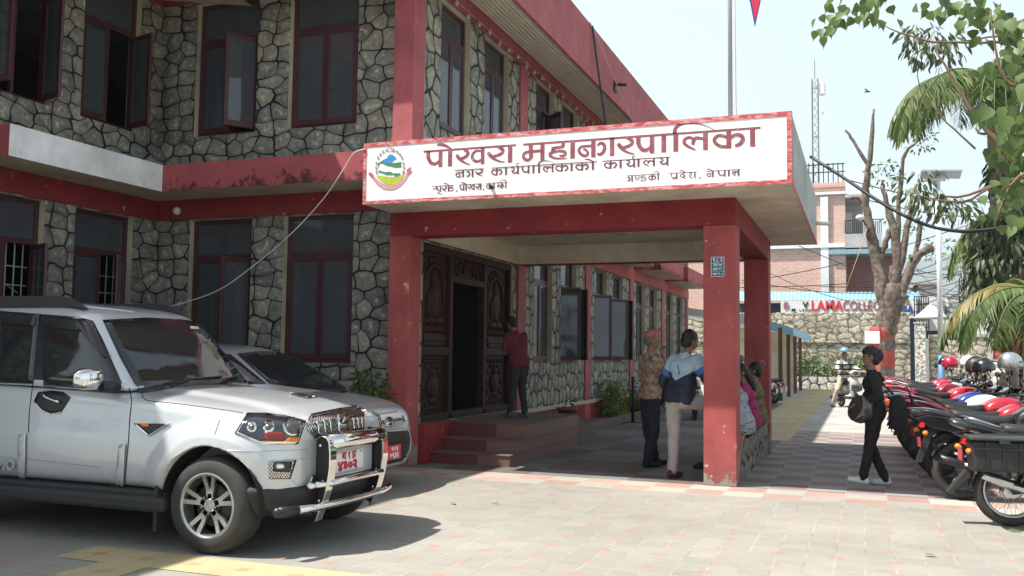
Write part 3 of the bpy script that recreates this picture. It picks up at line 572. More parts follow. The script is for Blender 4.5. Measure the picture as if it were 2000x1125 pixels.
# emblem painted on the sign
def poly(pts): # emblem crop pixels -> sign
    return [sxx(715+p[0]*100/1125, 275+p[1]*100/1125) for p in pts]
def flatpoly(name, pts, m, k):
    P = poly(pts); mb = MB().add([(p.x, SY-.0006*k, p.z) for p in P], [tuple(range(len(P)))], 0, False); return bp(name, mb, m, fix=False)
pm = lambda n, c: mat(n, c, .6, var=.18, sc=40)
eg = [(530+270*math.cos(a)*1.02, 560+430*math.sin(a)) for a in [2*math.pi*i/40 for i in range(40)]]
low = [(225, 745), (300, 770), (440, 785), (640, 800), (760, 770), (835, 690), (860, 700), (790, 850), (700, 930), (600, 975), (520, 985), (430, 965), (330, 890), (250, 810)]
flatpoly('sign_emblem', low, pm('emblem_lime', (.42, .5, .04)), 1)
flatpoly('sign_emblem', [(300, 480), (380, 420), (460, 380), (490, 320), (530, 300), (590, 310), (640, 350), (680, 395), (610, 430), (570, 480), (430, 500)], pm('emblem_blue', (.03, .25, .55)), 2)
flatpoly('sign_emblem', [(265, 490), (380, 430), (420, 490), (600, 490), (680, 480), (775, 465), (775, 580), (640, 590), (560, 565), (450, 545), (370, 500), (300, 500), (270, 610)], pm('emblem_green', (.05, .22, .11)), 3)
flatpoly('sign_emblem', [(275, 645), (420, 690), (540, 680), (600, 715), (750, 710), (745, 760), (625, 795), (630, 745), (460, 750), (330, 700), (275, 690)], MATS['emblem_green'], 4)
rib = [(150, 720), (200, 800), (290, 890), (400, 960), (520, 990), (640, 965), (760, 890), (840, 800), (900, 700), (925, 780), (860, 880), (760, 990), (640, 1065), (520, 1085), (380, 1060), (250, 970), (150, 850)]
flatpoly('sign_emblem', rib, pm('emblem_ribbon', (.62, .3, .33)), 5)
flatpoly('sign_emblem', [(40, 720), (110, 690), (170, 760), (160, 850)], pm('emblem_ribbon_end', (.5, .12, .17)), 6); flatpoly('sign_emblem', [(890, 640), (1000, 560), (970, 650), (1025, 665), (920, 770)], MATS['emblem_ribbon_end'], 6)
mb = MB(); fk = poly([(490, 110), (490, 240), (605, 240), (530, 180), (595, 165)])
for a, b in zip(fk, fk[1:]+fk[:1]): stroke(mb, [(a.x, a.z), (b.x, b.z)], 1., .006, SY-.0045)
bp('emblem_flag', mb, pm('emblem_flower', (.36, .3, .31)), fix=False)
for i in range(15):
    a = math.pi*(1.08-1.16*i/14); 
    if 6 < i < 8: continue
    c = poly([(530+305*math.cos(a), 560-370*math.sin(a)+(30 if abs(i-7) > 4 else 0))])[0]
    MB().add([(c.x+.016*math.cos(t), SY-.004, c.z+.02*math.sin(t)) for t in [math.pi*2*q/8 for q in range(8)]], [tuple(range(8))], 0, False).build('emblem_flower', MATS['emblem_flower'], bld, world=True, fix=False)

# ================================================================ vehicles
g = G('silver_paint'); fl = g.noise(900., 2.)[0]; n = g.noise(3., 4.)[0]
M_SIL = g.fin(g.scale((.58, .6, .62), g.mr(fl, .3, .7, .93, 1.07)), g.mr(n,   .3, .7, .28, .36), .32, None, 1., .5); MATS['silver'] = M_SIL
g = G('grey_silver_paint'); fl = g.noise(900., 2.)[0]
M_SIL2 = g.fin(g.scale((.43, .45, .47), g.mr(fl, .3, .7, .93, 1.07)), .34, .25, None, 1., .5)
M_CHR = mat('chrome', (.78, .77, .75), .07, 1., var=.04)
M_BLK = mat('black_plastic', (.015, .015, .016), .4); M_BLKR = mat('rough_black_plastic', (.025, .025, .026), .62, bump=.1, bsc=200)
M_TYR = mat('tyre_rubber', (.036, .034, .032), .8, var=.35, sc=7, bump=.15, bsc=60)
M_RIM = mat('alloy', (.5, .49, .47), .3, .85, var=.15)
M_GLS = mat('car_glass', (.012, .016, .018), .03, var=0, spec=.8)
M_TRIM = mat('trim_black', (.01, .01, .011), .25)
M_LENS = mat('lamp_lens', (.05, .055, .06), .05, 0, spec=1.); M_SEAM = mat('seam', (.01, .01, .01), .8)
M_AMB = mat('amber_lens', (.75, .2, .02), .15); M_REDL = mat('red_lens', (.5, .015, .02), .15)
def meshgrille(name, p=.02, hole=(.008, .008, .009)):
    g = G(name); x, y, z = g.xyz(); a = g.ma('ADD', y, x)
    f = lambda s: g.ma('ABSOLUTE', g.ma('SUBTRACT', g.ma('FRACT', g.ma('DIVIDE', g.ma('ADD', a, g.ma('MULTIPLY', z, s)), p)), .5))
    k = g.ma('GREATER_THAN', g.ma('MAXIMUM', f(1.), f(-1.)), .36); c = g.mix(k, hole, (.75, .74, .72))
    MATS[name] = g.fin(c, g.ma('SUBTRACT', .6, g.ma('MULTIPLY', k, .5)), k, spec=.4); return MATS[name]
M_MSH = meshgrille('chrome_mesh', .034); M_MSH2 = meshgrille('black_mesh', .026)
def ringpts(half):      # half profile bottom centre -> top centre, mirrored to a ring (y,z)
    return half + [(-y, z) for y, z in half[-2:0:-1]]
def rrect(xf, xr, hw, rc, z, n=5, bow=0.):
    pts = []
    for cx, cy, a0 in ((xf-rc, hw-rc, 0), (xr+rc, hw-rc, 90), (xr+rc, -hw+rc, 180), (xf-rc, -hw+rc, 270)):
        for k in range(n+1):
            a = R(a0+90*k/n); pts.append([cx+rc*math.cos(a), cy+rc*math.sin(a), z])
    for p in pts:
        if p[0] > (xf+xr)/2: p[0] -= bow*(p[1]/hw)**2
    return pts
def split(me, pred, name):
    """move the faces of me for which pred(centre, normal) holds into a new mesh"""
    b = bmesh.new(); b.from_mesh(me); b2 = b.copy()
    bmesh.ops.delete(b, geom=[f for f in b.faces if pred(f.calc_center_median(), f.normal)], context='FACES')
    bmesh.ops.delete(b2, geom=[f for f in b2.faces if not pred(f.calc_center_median(), f.normal)], context='FACES')
    m2 = bpy.data.meshes.new(name); b2.to_mesh(m2); b.to_mesh(me); b.free(); b2.free()
    m2.polygons.foreach_set('use_smooth', [True]*len(m2.polygons)); return m2
def bisect(me, *planes):
    b = bmesh.new(); b.from_mesh(me)
    for co, no in planes: bmesh.ops.bisect_plane(b, geom=b.verts[:]+b.edges[:]+b.faces[:], plane_co=co, plane_no=no)
    b.to_mesh(me); b.free()
TW = {}
class Car:
    def __init__(s, name, label, cat, loc):
        s.o = thing(name, label, cat, loc); s.loc = V(loc)
    def bvh(s, meshes):
        vs, fs = [], []
        for me in meshes:
            o = len(vs); vs += [v.co.copy() for v in me.vertices]; fs += [tuple(i+o for i in p.vertices) for p in me.polygons]
        s.b = BVHTree.FromPolygons(vs, fs)
    def hit(s, px, py, eps):
        o = CP-s.loc; d = ray(px, py).normalized(); h = s.b.ray_cast(o, d)
        if h[0] is None: return None
        n = h[1] if h[1].dot(d) < 0 else -h[1]
        return h[0]+n*eps
    def patch(s, name, pts, m, eps=.004, par=None, mirror=False, sm=True, cuts=3, thick=0.):
        """surface panel laid on the bodywork"""
        b = bmesh.new(); vs = [b.verts.new((x, y, 0)) for x, y in pts]; b.faces.new(vs)
        bmesh.ops.triangulate(b, faces=b.faces[:])
        for _ in range(cuts):
            es = [e for e in b.edges if e.calc_length() > 7]
            if not es: break
            bmesh.ops.subdivide_edges(b, edges=es, cuts=1); bmesh.ops.triangulate(b, faces=[f for f in b.faces if len(f.verts) > 3])
        bad = []; mxx = sum(p_[0] for p_ in pts)/len(pts); myy = sum(p_[1] for p_ in pts)/len(pts)
        for v in b.verts:
            q = None; k_ = 0.
            while q is None and k_ < .9: q = s.hit(v.co.x+(mxx-v.co.x)*k_, v.co.y+(myy-v.co.y)*k_, eps); k_ += .02
            if q is None: bad.append(v)
            else: v.co = q
        if bad: bmesh.ops.delete(b, geom=bad, context='VERTS')
        me = bpy.data.meshes.new(name); bmesh.ops.recalc_face_normals(b, faces=b.faces); b.to_mesh(me); b.free(); me.polygons.foreach_set('use_smooth', [sm]*len(me.polygons))
        o = link(name, me, m, par or s.o, fix=False)
        # orient outwards
        md = o.modifiers.new('solid', 'SOLIDIFY'); md.thickness = thick or .003; md.offset = 0
        if mirror:      # the same panel on the far side
            m2 = me.copy(); m2.transform(Matrix.Diagonal((1, -1, 1, 1))); m2.flip_normals(); m2.name = name
            p2 = TW.get(par.name, par) if par is not None else s.o
            c = o.copy(); c.data = m2; COL.objects.link(c); c.parent = p2; TW[o.name] = c
        return o
    def seam(s, name, pts, r=.0035, par=None, m=None, eps=.0):
        q = []
        for (a, b_), (c, d) in zip(pts, pts[1:]):
            n = max(2, int(math.hypot(c-a, d-b_)/6))
            for k in range(n): q.append((a+(c-a)*k/n, b_+(d-b_)*k/n))
        q.append(pts[-1]); w = [h for h in (s.hit(x, y, eps) for x, y in q) if h is not None]
        if len(w) > 1: return MB().tube(w, r, 5).build(name, m or M_SEAM, par or s.o)
    def loc3(s, px, py, Y): return atY(px, py, Y)-s.loc
def wheel(par, loc, r=.345, w=.235, rr=.228, side=-1, spokes='double', n=5):
    """side -1: outer face towards -y"""
    o = MB().lathe([(rr, -w/2), (rr+.02, -w/2-.004), (r-.03, -w/2), (r-.008, -w/2+.03), (r, -w/4), (r, w/4), (r-.008, w/2-.03), (r-.03, w/2), (rr+.02, w/2+.004), (rr, w/2)], 48, Matrix.Rotation(R(90), 4, 'X'), caps=False).build('wheel', M_TYR, par, ang=60)
    o.location = loc; Q = Matrix.Rotation(R(90*-side), 4, 'X')
    m = MB().lathe([(rr+.004, w/2-.012), (rr+.006, w/2+.002), (rr-.004, w/2+.004), (rr-.018, w/2-.004), (rr-.022, w/2-.05), (rr-.03, -w/2)], 48, Q, caps=False)
    m.lathe([(.0, w/2-.028), (.045, w/2-.028), (.055, w/2-.04), (.06, w/2-.07)], 24, Q)
    for k in range(n):
        a0 = 2*math.pi*k/n+.35
        for da in ((-.2, .2) if spokes == 'double' else (0,)):
            def P(rad, ang, zz): return Q @ V((rad*math.cos(ang), rad*math.sin(ang), zz))
            rings = []
            for rad, hw, zz, off in ((.03, .026, w/2-.03, .2), (.085, .022, w/2-.03, .6), (.13, .015, w/2-.032, .9), (rr-.015, .017, w/2-.016, 1.)):
                a = a0+da*off*(1 if rad > .1 else .5); t = hw/rad
                rings.append([P(rad, a-t, zz), P(rad, a+t, zz), P(rad, a+t*.8, zz-.03), P(rad, a-t*.8, zz-.03)])
            m.loft(rings, sm=False)
    m.build('rim', M_RIM, o, ang=35)
    dk = MB().lathe([(0, w/2-.1), (rr-.03, w/2-.1)], 32, Q).lathe([(.06, w/2-.075), (.15, w/2-.075), (.15, w/2-.09), (.06, w/2-.09)], 32, Q)
    dk.build('brake_disc', mat('brake', (.06, .058, .055), .5, .5), o)
    if spokes == 'double':
        for k in range(5):
            a = 2*math.pi*k/5+.98; MB().lathe([(0, w/2-.012), (.01, w/2-.012), (.012, w/2-.03)], 8, Q @ T(.062*math.cos(a), .062*math.sin(a), 0)).build('wheel_nut', M_TRIM, o)
    return o
# ---------------------------------------------------------------- the SUV
suv = Car('suv', 'large silver SUV with a chrome bull bar and roof rails, parked at the front', 'car', (-4.37, 6.41, 0))
st = [(.572, .3, .6, .82, .8), (.568, .5, .49, .905, .88), (.55, .62, .42, .945, .915), (.50, .71, .38, .96, .92), (.40, .80, .36, .985, .92), (.27, .86, .36, 1.015, .95), (.12, .885, .36, 1.045, .985), (-.1, .89, .38, 1.075, 1.02), (-.35, .89, .40, 1.10, 1.05), (-.6, .89, .41, 1.125, 1.075), (-.8, .89, .41, 1.14, 1.09), (-1.2, .89, .41, 1.14, 1.12), (-1.7, .89, .41, 1.15, 1.14), (-2.2, .89, .41, 1.16, 1.15), (-2.68, .89, .41, 1.17, 1.16), (-3.1, .88, .42, 1.17, 1.16), (-3.38, .84, .44, 1.17, 1.15), (-3.44, .74, .5, 1.15, 1.12)]
rings = []
for x, h, zb, zt, zs in st:
    d = zs-.86; rings.append([(x, y, z) for y, z in ringpts([(0, zb), (h*.72, zb), (h-.05, zb+.01), (h-.008, zb+.1), (h, .66), (h, .79), (h-.012, .855), (h-.026, .88+d*.35), (h-.03, .86+d*.8), (h-.06, zs), (h*.8, zs+(zt-zs)*.55), (h*.42, zt-.002), (h*.18, zt), (0, zt)])])
cut = MB()
for x in (0, -2.68):
    for s_ in (-1, 1): cut.lathe([(0, -.25), (.425, -.25), (.425, .25), (0, .25)], 48, T(x, s_*.86, .345) @ Matrix.Rotation(R(90), 4, 'X'))
cuto = cut.build('cutter', M_BLK)
lo_ = MB().loft(rings)
me = baked('body', lo_, [('SUBSURF', dict(levels=3, render_levels=3))])
for v in me.vertices:   # flared arches, hood bulge
    if v.co.x > -.8 and v.co.z > .85: v.co.z += .022*max(0, min(1, (.52-abs(v.co.y))/.09))*max(0, min(1, (.5-v.co.x)/.25))
    for ax in (0, -2.68):
        r_ = math.hypot(v.co.x-ax, v.co.z-.36)
        if abs(v.co.y) > .6 and r_ < .62: v.co.y += math.copysign(.032*min(1, (.62-r_)/.14), v.co.y)
TMP.collection.objects.link(cuto); me = baked('body', me, [('BOOLEAN', dict(object=cuto, operation='DIFFERENCE', solver='EXACT'))]); bpy.data.objects.remove(cuto)
gh = MB().loft([rrect(-.66, -3.35, .835, .12, 1.09, bow=.1), rrect(-.82, -3.33, .82, .14, 1.17, bow=.1), rrect(-1.03, -3.3, .765, .14, 1.42, bow=.09), rrect(-1.22, -3.26, .705, .14, 1.63, bow=.08), rrect(-1.29, -3.24, .685, .15, 1.695, bow=.08), rrect(-1.36, -3.2, .66, .17, 1.74, bow=.07), rrect(-1.47, -3.12, .61, .2, 1.785, bow=.06), rrect(-1.75, -2.9, .48, .25, 1.83, bow=.02), rrect(-2.1, -2.6, .2, .15, 1.85)])
gm = baked('cabin', gh, [('SUBSURF', dict(levels=2, render_levels=2))])
suv.bvh([me, gm])
bisect(me, ((-.75, 0, 0), (1, 0, 0)), ((-1.745, 0, 0), (1, 0, 0)), ((-2.5, 0, 0), (1, 0, 0)), ((0, -.8, 0), (0, 1, 0)), ((0, .8, 0), (0, 1, 0)), ((.28, 0, 0), (1, 0, 0)), ((0, 0, .985), (0, 0, 1)))
for nm, a, b_ in (('front_door', -1.745, -.75), ('rear_door', -2.5, -1.745)):
    for s_ in (-1, 1):
        dm = split(me, lambda c, n_: a < c.x < b_ and c.y*s_ > .8 and c.z < 1.2, nm); link(nm, dm, M_SIL, suv.o, fix=False)
link('hood', split(me, lambda c, n_: c.x > -.75 and abs(c.y) < .8 and c.z > .8 and n_.z > .6, 'hood'), M_SIL, suv.o, fix=False)
link('body', me, M_SIL, suv.o, fix=False); link('cabin', gm, M_SIL, suv.o, fix=False)
P = suv.patch; fx = lambda ps, ox, oy, k: [(ox+a/k, oy+b/k) for a, b in ps]
c5 = lambda *ps: fx(ps, 0, 540, 4.); c4 = lambda *ps: fx(ps, 440, 780, 4.328); c8 = lambda *ps: fx(ps, 0, 820, 3.688); c6 = lambda *ps: fx(ps, 400, 640, 4.)
P('windshield', c5((815, 345), (1150, 330), (1620, 358), (1700, 440), (1990, 828), (1500, 835), (1100, 905), (1085, 890), (960, 640)), M_GLS, .006)
P('windshield_surround', c5((800, 340), (1150, 322), (1640, 350), (1720, 440), (2005, 836), (1500, 850), (1095, 915), (940, 640)), M_TRIM, .002)
P('side_window', c5((330, 306), (640, 335), (720, 360), (960, 890), (640, 870), (345, 850)), M_GLS, .007, mirror=True)
P('side_window', c5((0, 285), (312, 302), (262, 840), (-20, 830)), M_GLS, .007, mirror=True)
P('side_window', [tuple(proj(suv.loc+V(p_))) for p_ in ((-2.6, -.8, 1.24), (-2.6, -.7, 1.66), (-3.08, -.7, 1.64), (-3.12, -.8, 1.28))], M_GLS, .006, mirror=True)
P('window_trim', c5((-10, 270), (640, 318), (735, 345), (985, 905), (640, 885), (-20, 845)), M_TRIM, .003, mirror=True)
P('rain_guard', c5((335, 312), (640, 342), (705, 372), (800, 590), (850, 625), (815, 640), (780, 610), (640, 430), (350, 400)), mat('smoked_visor', (.02, .02, .022), .15), .016, mirror=True)
P('rain_guard', c5((0, 290), (300, 306), (285, 392), (0, 375)), MATS['smoked_visor'], .016, mirror=True)
suv.seam('window_strip', c5((0, 275), (330, 300), (640, 325), (730, 350), (880, 635)), .004, m=M_CHR, eps=.008)
hl = P('headlight', c4((80, 290), (185, 118), (340, 120), (500, 138), (680, 187), (610, 380), (330, 380), (240, 352)), M_CHR, .006, mirror=True)
P('lamp_lens', c4((112, 278), (185, 148), (250, 135), (500, 160), (655, 200), (600, 345), (480, 356), (290, 356)), mat('lamp_glass_dark', (.02, .024, .03), .04, spec=1.), .011, hl, mirror=True)
def disc(cx, cy, r, k=14, e=1.): return [(cx+r*math.cos(2*math.pi*i/k), cy+r*e*math.sin(2*math.pi*i/k)) for i in range(k)]
for cx, cy, r in ((225, 240, 42), (365, 235, 48)):
    P('reflector', c4(*disc(cx, cy, r)), M_CHR, .013, hl, mirror=True, cuts=1); P('reflector', c4(*disc(cx, cy, r*.62)), M_LENS, .016, hl, mirror=True, cuts=1)
P('reflector', c4(*disc(560, 235, 74)), M_CHR, .013, hl, mirror=True, cuts=1); P('lamp_lens', c4(*disc(566, 236, 60)), M_LENS, .017, hl, mirror=True, cuts=1)
P('reflector', c4((330, 275), (490, 280), (500, 330), (470, 350), (335, 350)), mat('lamp_red', (.22, .03, .025), .2), .0135, hl, mirror=True, cuts=2)
P('indicator', c4((487, 355), (530, 325), (618, 322), (606, 360)), M_AMB, .017, hl, mirror=True, cuts=2)
gr = P('grille', c4((684, 205), (725, 140), (960, 92), (1150, 72), (1172, 110), (1168, 262), (1090, 292), (960, 322), (880, 350), (790, 362), (740, 310), (690, 255)), M_MSH, .006)
P('grille_trim', c4((684, 205), (722, 136), (960, 86), (1150, 64), (1160, 82), (960, 108), (735, 158), (697, 215)), M_CHR, .014, gr)
for x0 in (775, 830, 880, 1075, 1112, 1146): P('grille_bar', c4((x0-12, 185-(x0-775)*.08), (x0+4, 182-(x0-775)*.08), (x0+16, 300-(x0-775)*.14), (x0+2, 304-(x0-775)*.14)), M_CHR, .014, gr, cuts=2)
P('badge', c4((935, 140), (985, 122), (1030, 138), (1022, 262), (980, 296), (945, 275)), M_CHR, .014, gr); P('badge', c4(*disc(990, 178, 33)), M_BLK, .019, gr, cuts=1)
P('badge', c4((966, 200), (985, 160), (1012, 152), (1000, 185), (985, 196)), M_CHR, .023, gr, cuts=1)
P('fog_lamp', c4((362, 520), (600, 512), (548, 672), (372, 674)), M_MSH2, .005, mirror=True); P('fog_lamp', c4((400, 530), (560, 525), (545, 615), (405, 612)), M_BLK, .009, mirror=True); P('fog_lamp', c4(*disc(458, 566, 47, e=.72)), M_LENS, .014, mirror=True, cuts=1); P('fog_lamp', c4(*disc(458, 566, 32, e=.7)), M_CHR, .018, mirror=True, cuts=1)
for a in (((0, 430), (250, 438), (700, 425)), ((500, 505), (700, 505), (735, 640)), ((595, 512), (548, 672), (620, 735), (690, 655))): suv.seam('bumper_crease', c4(*a), .003, m=M_SIL2)
P('intake', c4((725, 640), (1000, 610), (1200, 560), (1200, 700), (1000, 740), (680, 775)), M_MSH2, .005, mirror=True)
# black lower valance, mud flaps, side step
vl = MB(); plan = [(.30, -.865), (.44, -.79), (.53, -.66), (.585, -.4), (.60, 0), (.585, .4), (.53, .66), (.44, .79), (.30, .865)]
vl.loft([[(x-dx, y*(1-dx*.3), z) for x, y in plan] for z, dx in ((.27, .10), (.34, .01), (.45, -.012), (.475, .0), (.5, .06))], caps=False, closed=False)
vl.loft([[(x-.1, y, z) for x, y in plan] for z in (.27, .271)]+[[(.1, y*.8, .275) for x, y in plan]], caps=False, closed=False)
vl.build('bumper_valance', M_BLKR, suv.o)
MB().box(-2.25, -.36, -.93, -.7, .27, .38).box(-2.25, -.36, .7, .93, .27, .38).box(-2.25, -.4, -.86, .86, .3, .42).build('side_step', M_BLKR, suv.o, bevel=.03)
for s_ in (-1, 1):
    MB().box(-.47, -.44, s_*.74-.15, s_*.74+.15, .13, .46).build('mud_flap', M_BLKR, suv.o)
    for x in (0, -2.68): MB().loft([[(x+.423*math.cos(a), y_, .345+.423*math.sin(a)) for a in [R(-8+196*i/20) for i in range(21)]] for y_ in (s_*.87, s_*.5)], caps=False, closed=False).add([(x+.423*math.cos(R(-8+196*i/20)), s_*.5, .345+.423*math.sin(R(-8+196*i/20))) for i in range(21)], [tuple(range(21))], 0, False).build('wheel_arch', M_SEAM, suv.o)
    for x in (0, -2.68): wheel(suv.o, (x, s_*.775, .345), side=s_)
# bull bar
bb = MB()
def strap(y):
    m = MB(); pr = [(.60, .80), (.645, .83), (.69, .825), (.715, .79), (.725, .70), (.725, .6), (.71, .5), (.685, .4), (.65, .30), (.615, .21)]
    m.loft([[(x, y-.042, z), (x, y+.042, z), (x-.012, y+.042, z-.004), (x-.012, y-.042, z-.004)] for x, z in pr], sm=False); return m
bbo = strap(-.4).build('bull_bar', M_CHR, suv.o, ang=50, bevel=.003); strap(.4).build('bull_bar_strap', M_CHR, bbo, ang=50, bevel=.003)
for s_ in (-1, 1):
    MB().prism([(.5, .52), (.56, .84), (.66, .84), (.705, .78), (.71, .55), (.66, .33), (.61, .23), (.5, .28)], lambda u, v, w: (u, s_*.4-s_*.02+w-.008, v), .014).build('bull_bar_plate', M_BLK, bbo, bevel=.004)
    b_ = MB()
    for x, z in ((.63, .76), (.66, .5), (.63, .36)): b_.ell((x, s_*.4-.032, z), (.012, .008, .012))
    b_.build('bolt', M_CHR, bbo)
MB().tube([(.665, -.385, .775), (.685, -.2, .778), (.69, 0, .78), (.685, .2, .778), (.665, .385, .775)], .06, 16).build('bull_bar_tube', M_CHR, bbo)
MB().tube([(.60, -.5, .475), (.66, -.45, .48), (.70, -.38, .485), (.715, -.2, .49), (.72, 0, .49), (.715, .2, .49), (.70, .38, .485)], .026, 12).ell((.61, -.5, .476), (.035, .05, .033)).build('bull_bar_tube', M_CHR, bbo)
MB().tube([(.60, -.78, .33), (.655, -.5, .325), (.67, -.2, .32), (.672, .2, .32), (.655, .5, .325), (.62, .66, .33)], .03, 12).build('bull_bar_tube', M_CHR, bbo)
for s_ in (-1,): MB().tube([(.625, s_*.7, .328), (.6, s_*.8, .331), (.575, s_*.87, .334)], [.036, .04, .036], 12).ell((.575, s_*.87, .334), (.036, .03, .036)).build('end_cap', M_BLK, bbo)
pl = MB().box(.63, .638, -.27, .19, .535, .685).build('licence_plate', mat('plate_white', (.78, .77, .76), .45), suv.o, bevel=.003)
MB().box(.57, .63, -.36, .36, .5, .735).build('plate_mount', M_SIL, suv.o, bevel=.015)
M_PLR = mat('plate_red', (.5, .012, .04), .5)
text('plate_lettering', 'बा १ झ', .078, M_PLR, pl, T(.6385, -.03, .652) @ FACE_X, .001, .003); text('plate_lettering', '४३०२', .098, M_PLR, pl, T(.6385, -.045, .575) @ FACE_X, .001, .007, sx=1.35)
MB().ell((.642, .15, .67), .006).build('bolt', M_BLK, pl)
# side details
dh = P('door_handle', c5((270, 970), (300, 905), (400, 893), (500, 905), (555, 945), (480, 1060), (400, 1070), (330, 1040)), M_TRIM, .004)
suv.seam('handle_bar', c5((345, 925), (380, 950), (480, 985)), .012, dh, M_CHR, .022); suv.seam('handle_rim', c5((272, 975), (330, 1045), (400, 1072), (480, 1062)), .004, dh, M_CHR, .008)
sv = P('fender_vent', c4((-760, 205), (-470, 205), (-640, 305)), M_TRIM, .005); suv.seam('vent_rim', c4((-760, 205), (-640, 307), (-465, 200)), .006, sv, M_CHR, .01)
P('indicator', c4((-725, 205), (-640, 208), (-640, 232), (-690, 232)), M_AMB, .011, sv, cuts=1)
suv.seam('door_seam', c8((932, -230), (950, -140), (935, -10), (925, 170), (895, 500)), .0045); suv.seam('door_seam', c8((240, -280), (212, -60), (205, 90)), .0045); suv.seam('hood_seam', c5((1110, 905), (1115, 945), (1150, 970), (1430, 1000), (1800, 1050), (1900, 1068)), .004)
suv.seam('bumper_seam', c4((-30, 130), (-90, 300)), .003)
for a in (((0, 265), (130, 277)), ((195, 280), (735, 338), (785, 445))): suv.seam('door_crease', c8(*a), .005, m=M_SIL2)
P('door_moulding', c8((145, 105), (195, 98), (190, 415), (160, 415), (135, 390)), M_SIL, .016); P('door_moulding', c8((868, 180), (912, 172), (895, 500), (860, 500), (838, 470)), M_SIL, .016)
P('sill_strip', c8((0, 412), (200, 432), (560, 470), (975, 520), (975, 540), (560, 492), (0, 432)), M_BLKR, .012)
q = suv.loc3(-12, 907, 5.52)
text('badge_lettering', 'SCORPIO', .105, M_SIL2, suv.o, T(q.x, -.905, q.z) @ Matrix.Rotation(R(-1), 4, 'Y') @ FACE_Y, .008, .003, sx=1.1)
mr = MB().ell((-.98, -1.045, 1.225), (.07, .135, .082), n=24, k=14)
mr.v = [(x, y, 1.225+math.copysign(abs((z-1.225)/.082)**.55*.082, z-1.225)) for x, y, z in mr.v]
mo = mr.build('wing_mirror', M_CHR, suv.o); MB().tube([(-.93, -.8, 1.16), (-.95, -.95, 1.17)], .04, 8).build('mirror_arm', M_BLK, mo)
for s_ in (-1, 1):
    rp = [(-1.5, 1.775), (-1.58, 1.82), (-1.68, 1.86), (-1.85, 1.875), (-2.6, 1.88), (-2.85, 1.86), (-2.98, 1.79)]
    MB().loft([[(x, s_*.585-.028, z), (x, s_*.585+.028, z), (x+.01, s_*.585+.03, min(z-.012, 1.78)), (x+.01, s_*.585-.03, min(z-.012, 1.78))] for x, z in rp], sm=False).build('roof_rail', M_BLKR, suv.o, bevel=.01)
suv.seam('roof_rib', c5((570, 222), (1060, 278)), .006, m=M_SIL, eps=.002)
suv.seam('wiper', c5((1330, 862), (1500, 815), (1720, 795)), .009, m=M_BLK, eps=.02); suv.seam('wiper', c5((1790, 805), (1900, 780)), .008, m=M_BLK, eps=.02)
P('hood_scoop', c6((665, 522), (790, 505), (880, 513), (880, 545), (790, 558)), M_MSH2, .006); suv.seam('scoop_rim', c6((665, 522), (790, 503), (880, 511)), .007, m=M_SIL, eps=.008)
P('windscreen_sticker', c5((1480, 392), (1545, 396), (1550, 416), (1485, 412)), mat('sticker_cream', (.6, .6, .5), .5), .009, cuts=1); P('windscreen_sticker', c5((1640, 410), (1665, 405), (1700, 455), (1675, 460)), mat('sticker_teal', (.02, .4, .42), .5), .009, cuts=1)
# ---------------------------------------------------------------- the hatchback
hat = Car('hatchback', 'grey-silver hatchback parked behind the SUV, its nose towards the porch steps', 'car', (-5.33, 8.75, 0))
st = [(.68, .4, .3, .72, .70), (.66, .55, .25, .76, .74), (.6, .66, .22, .80, .78), (.48, .76, .2, .89, .86), (.3, .805, .2, .945, .91), (0, .825, .2, 1.0, .95), (-.3, .83, .2, 1.04, .96), (-.6, .83, .2, 1.04, .96), (-1.2, .83, .2, 1.04, .97), (-1.9, .83, .2, 1.04, .98), (-2.5, .82, .22, 1.04, .98), (-2.85, .74, .3, 1.02, .98)]
rings = []
for x, h, zb, zt, zs in st:
    rings.append([(x, y, z) for y, z in ringpts([(0, zb), (h*.75, zb), (h-.04, zb+.04), (h, zb+.2), (h, .55), (h-.01, zs-.12), (h-.05, zs), (h*.75, zs+(zt-zs)*.6), (h*.4, zt), (0, zt)])])
bm_ = baked('body', MB().loft(rings), [('SUBSURF', dict(levels=2, render_levels=2))])
gm = baked('cabin', MB().loft([rrect(.06, -2.75, .8, .2, .93, bow=.14), rrect(-.12, -2.73, .78, .2, 1.04, bow=.13), rrect(-.52, -2.68, .71, .2, 1.25, bow=.12), rrect(-.92, -2.6, .64, .2, 1.43, bow=.1), rrect(-1.15, -2.5, .57, .22, 1.485, bow=.1), rrect(-1.45, -2.3, .42, .22, 1.52, bow=.05), rrect(-1.75, -2.0, .15, .1, 1.53)]), [('SUBSURF', dict(levels=2, render_levels=2))])
hat.bvh([bm_, gm]); P = hat.patch
bisect(bm_, ((-.32, 0, 0), (1, 0, 0)), ((0, -.7, 0), (0, 1, 0)), ((0, .7, 0), (0, 1, 0)), ((.6, 0, 0), (1, 0, 0)))
link('hood', split(bm_, lambda c, n_: -.32 < c.x < .6 and abs(c.y) < .7 and n_.z > .5, 'hood'), M_SIL2, hat.o, fix=False)
link('body', bm_, M_SIL2, hat.o, fix=False); link('cabin', gm, M_SIL2, hat.o, fix=False)
P('windshield', c6((262, 205), (420, 188), (680, 195), (760, 240), (1175, 485), (1085, 500), (900, 478), (520, 430), (300, 250)), M_GLS, .006)
P('windshield_surround', c6((250, 205), (420, 184), (685, 190), (770, 236), (1195, 482), (1085, 512), (900, 490), (505, 440)), M_TRIM, .002)
hat.seam('wiper', c6((1180, 480), (1100, 465), (900, 455)), .008, m=M_BLK, eps=.015)
hat.seam('hood_seam', c6((1250, 688), (1400, 670), (1500, 655)), .004)
g1 = P('grille', c6((1250, 745), (1400, 728), (1530, 705), (1540, 722), (1400, 750), (1255, 775)), M_BLK, .005); hat.seam('grille_bar', c6((1255, 757), (1400, 738), (1525, 712)), .005, g1, M_CHR, .012)
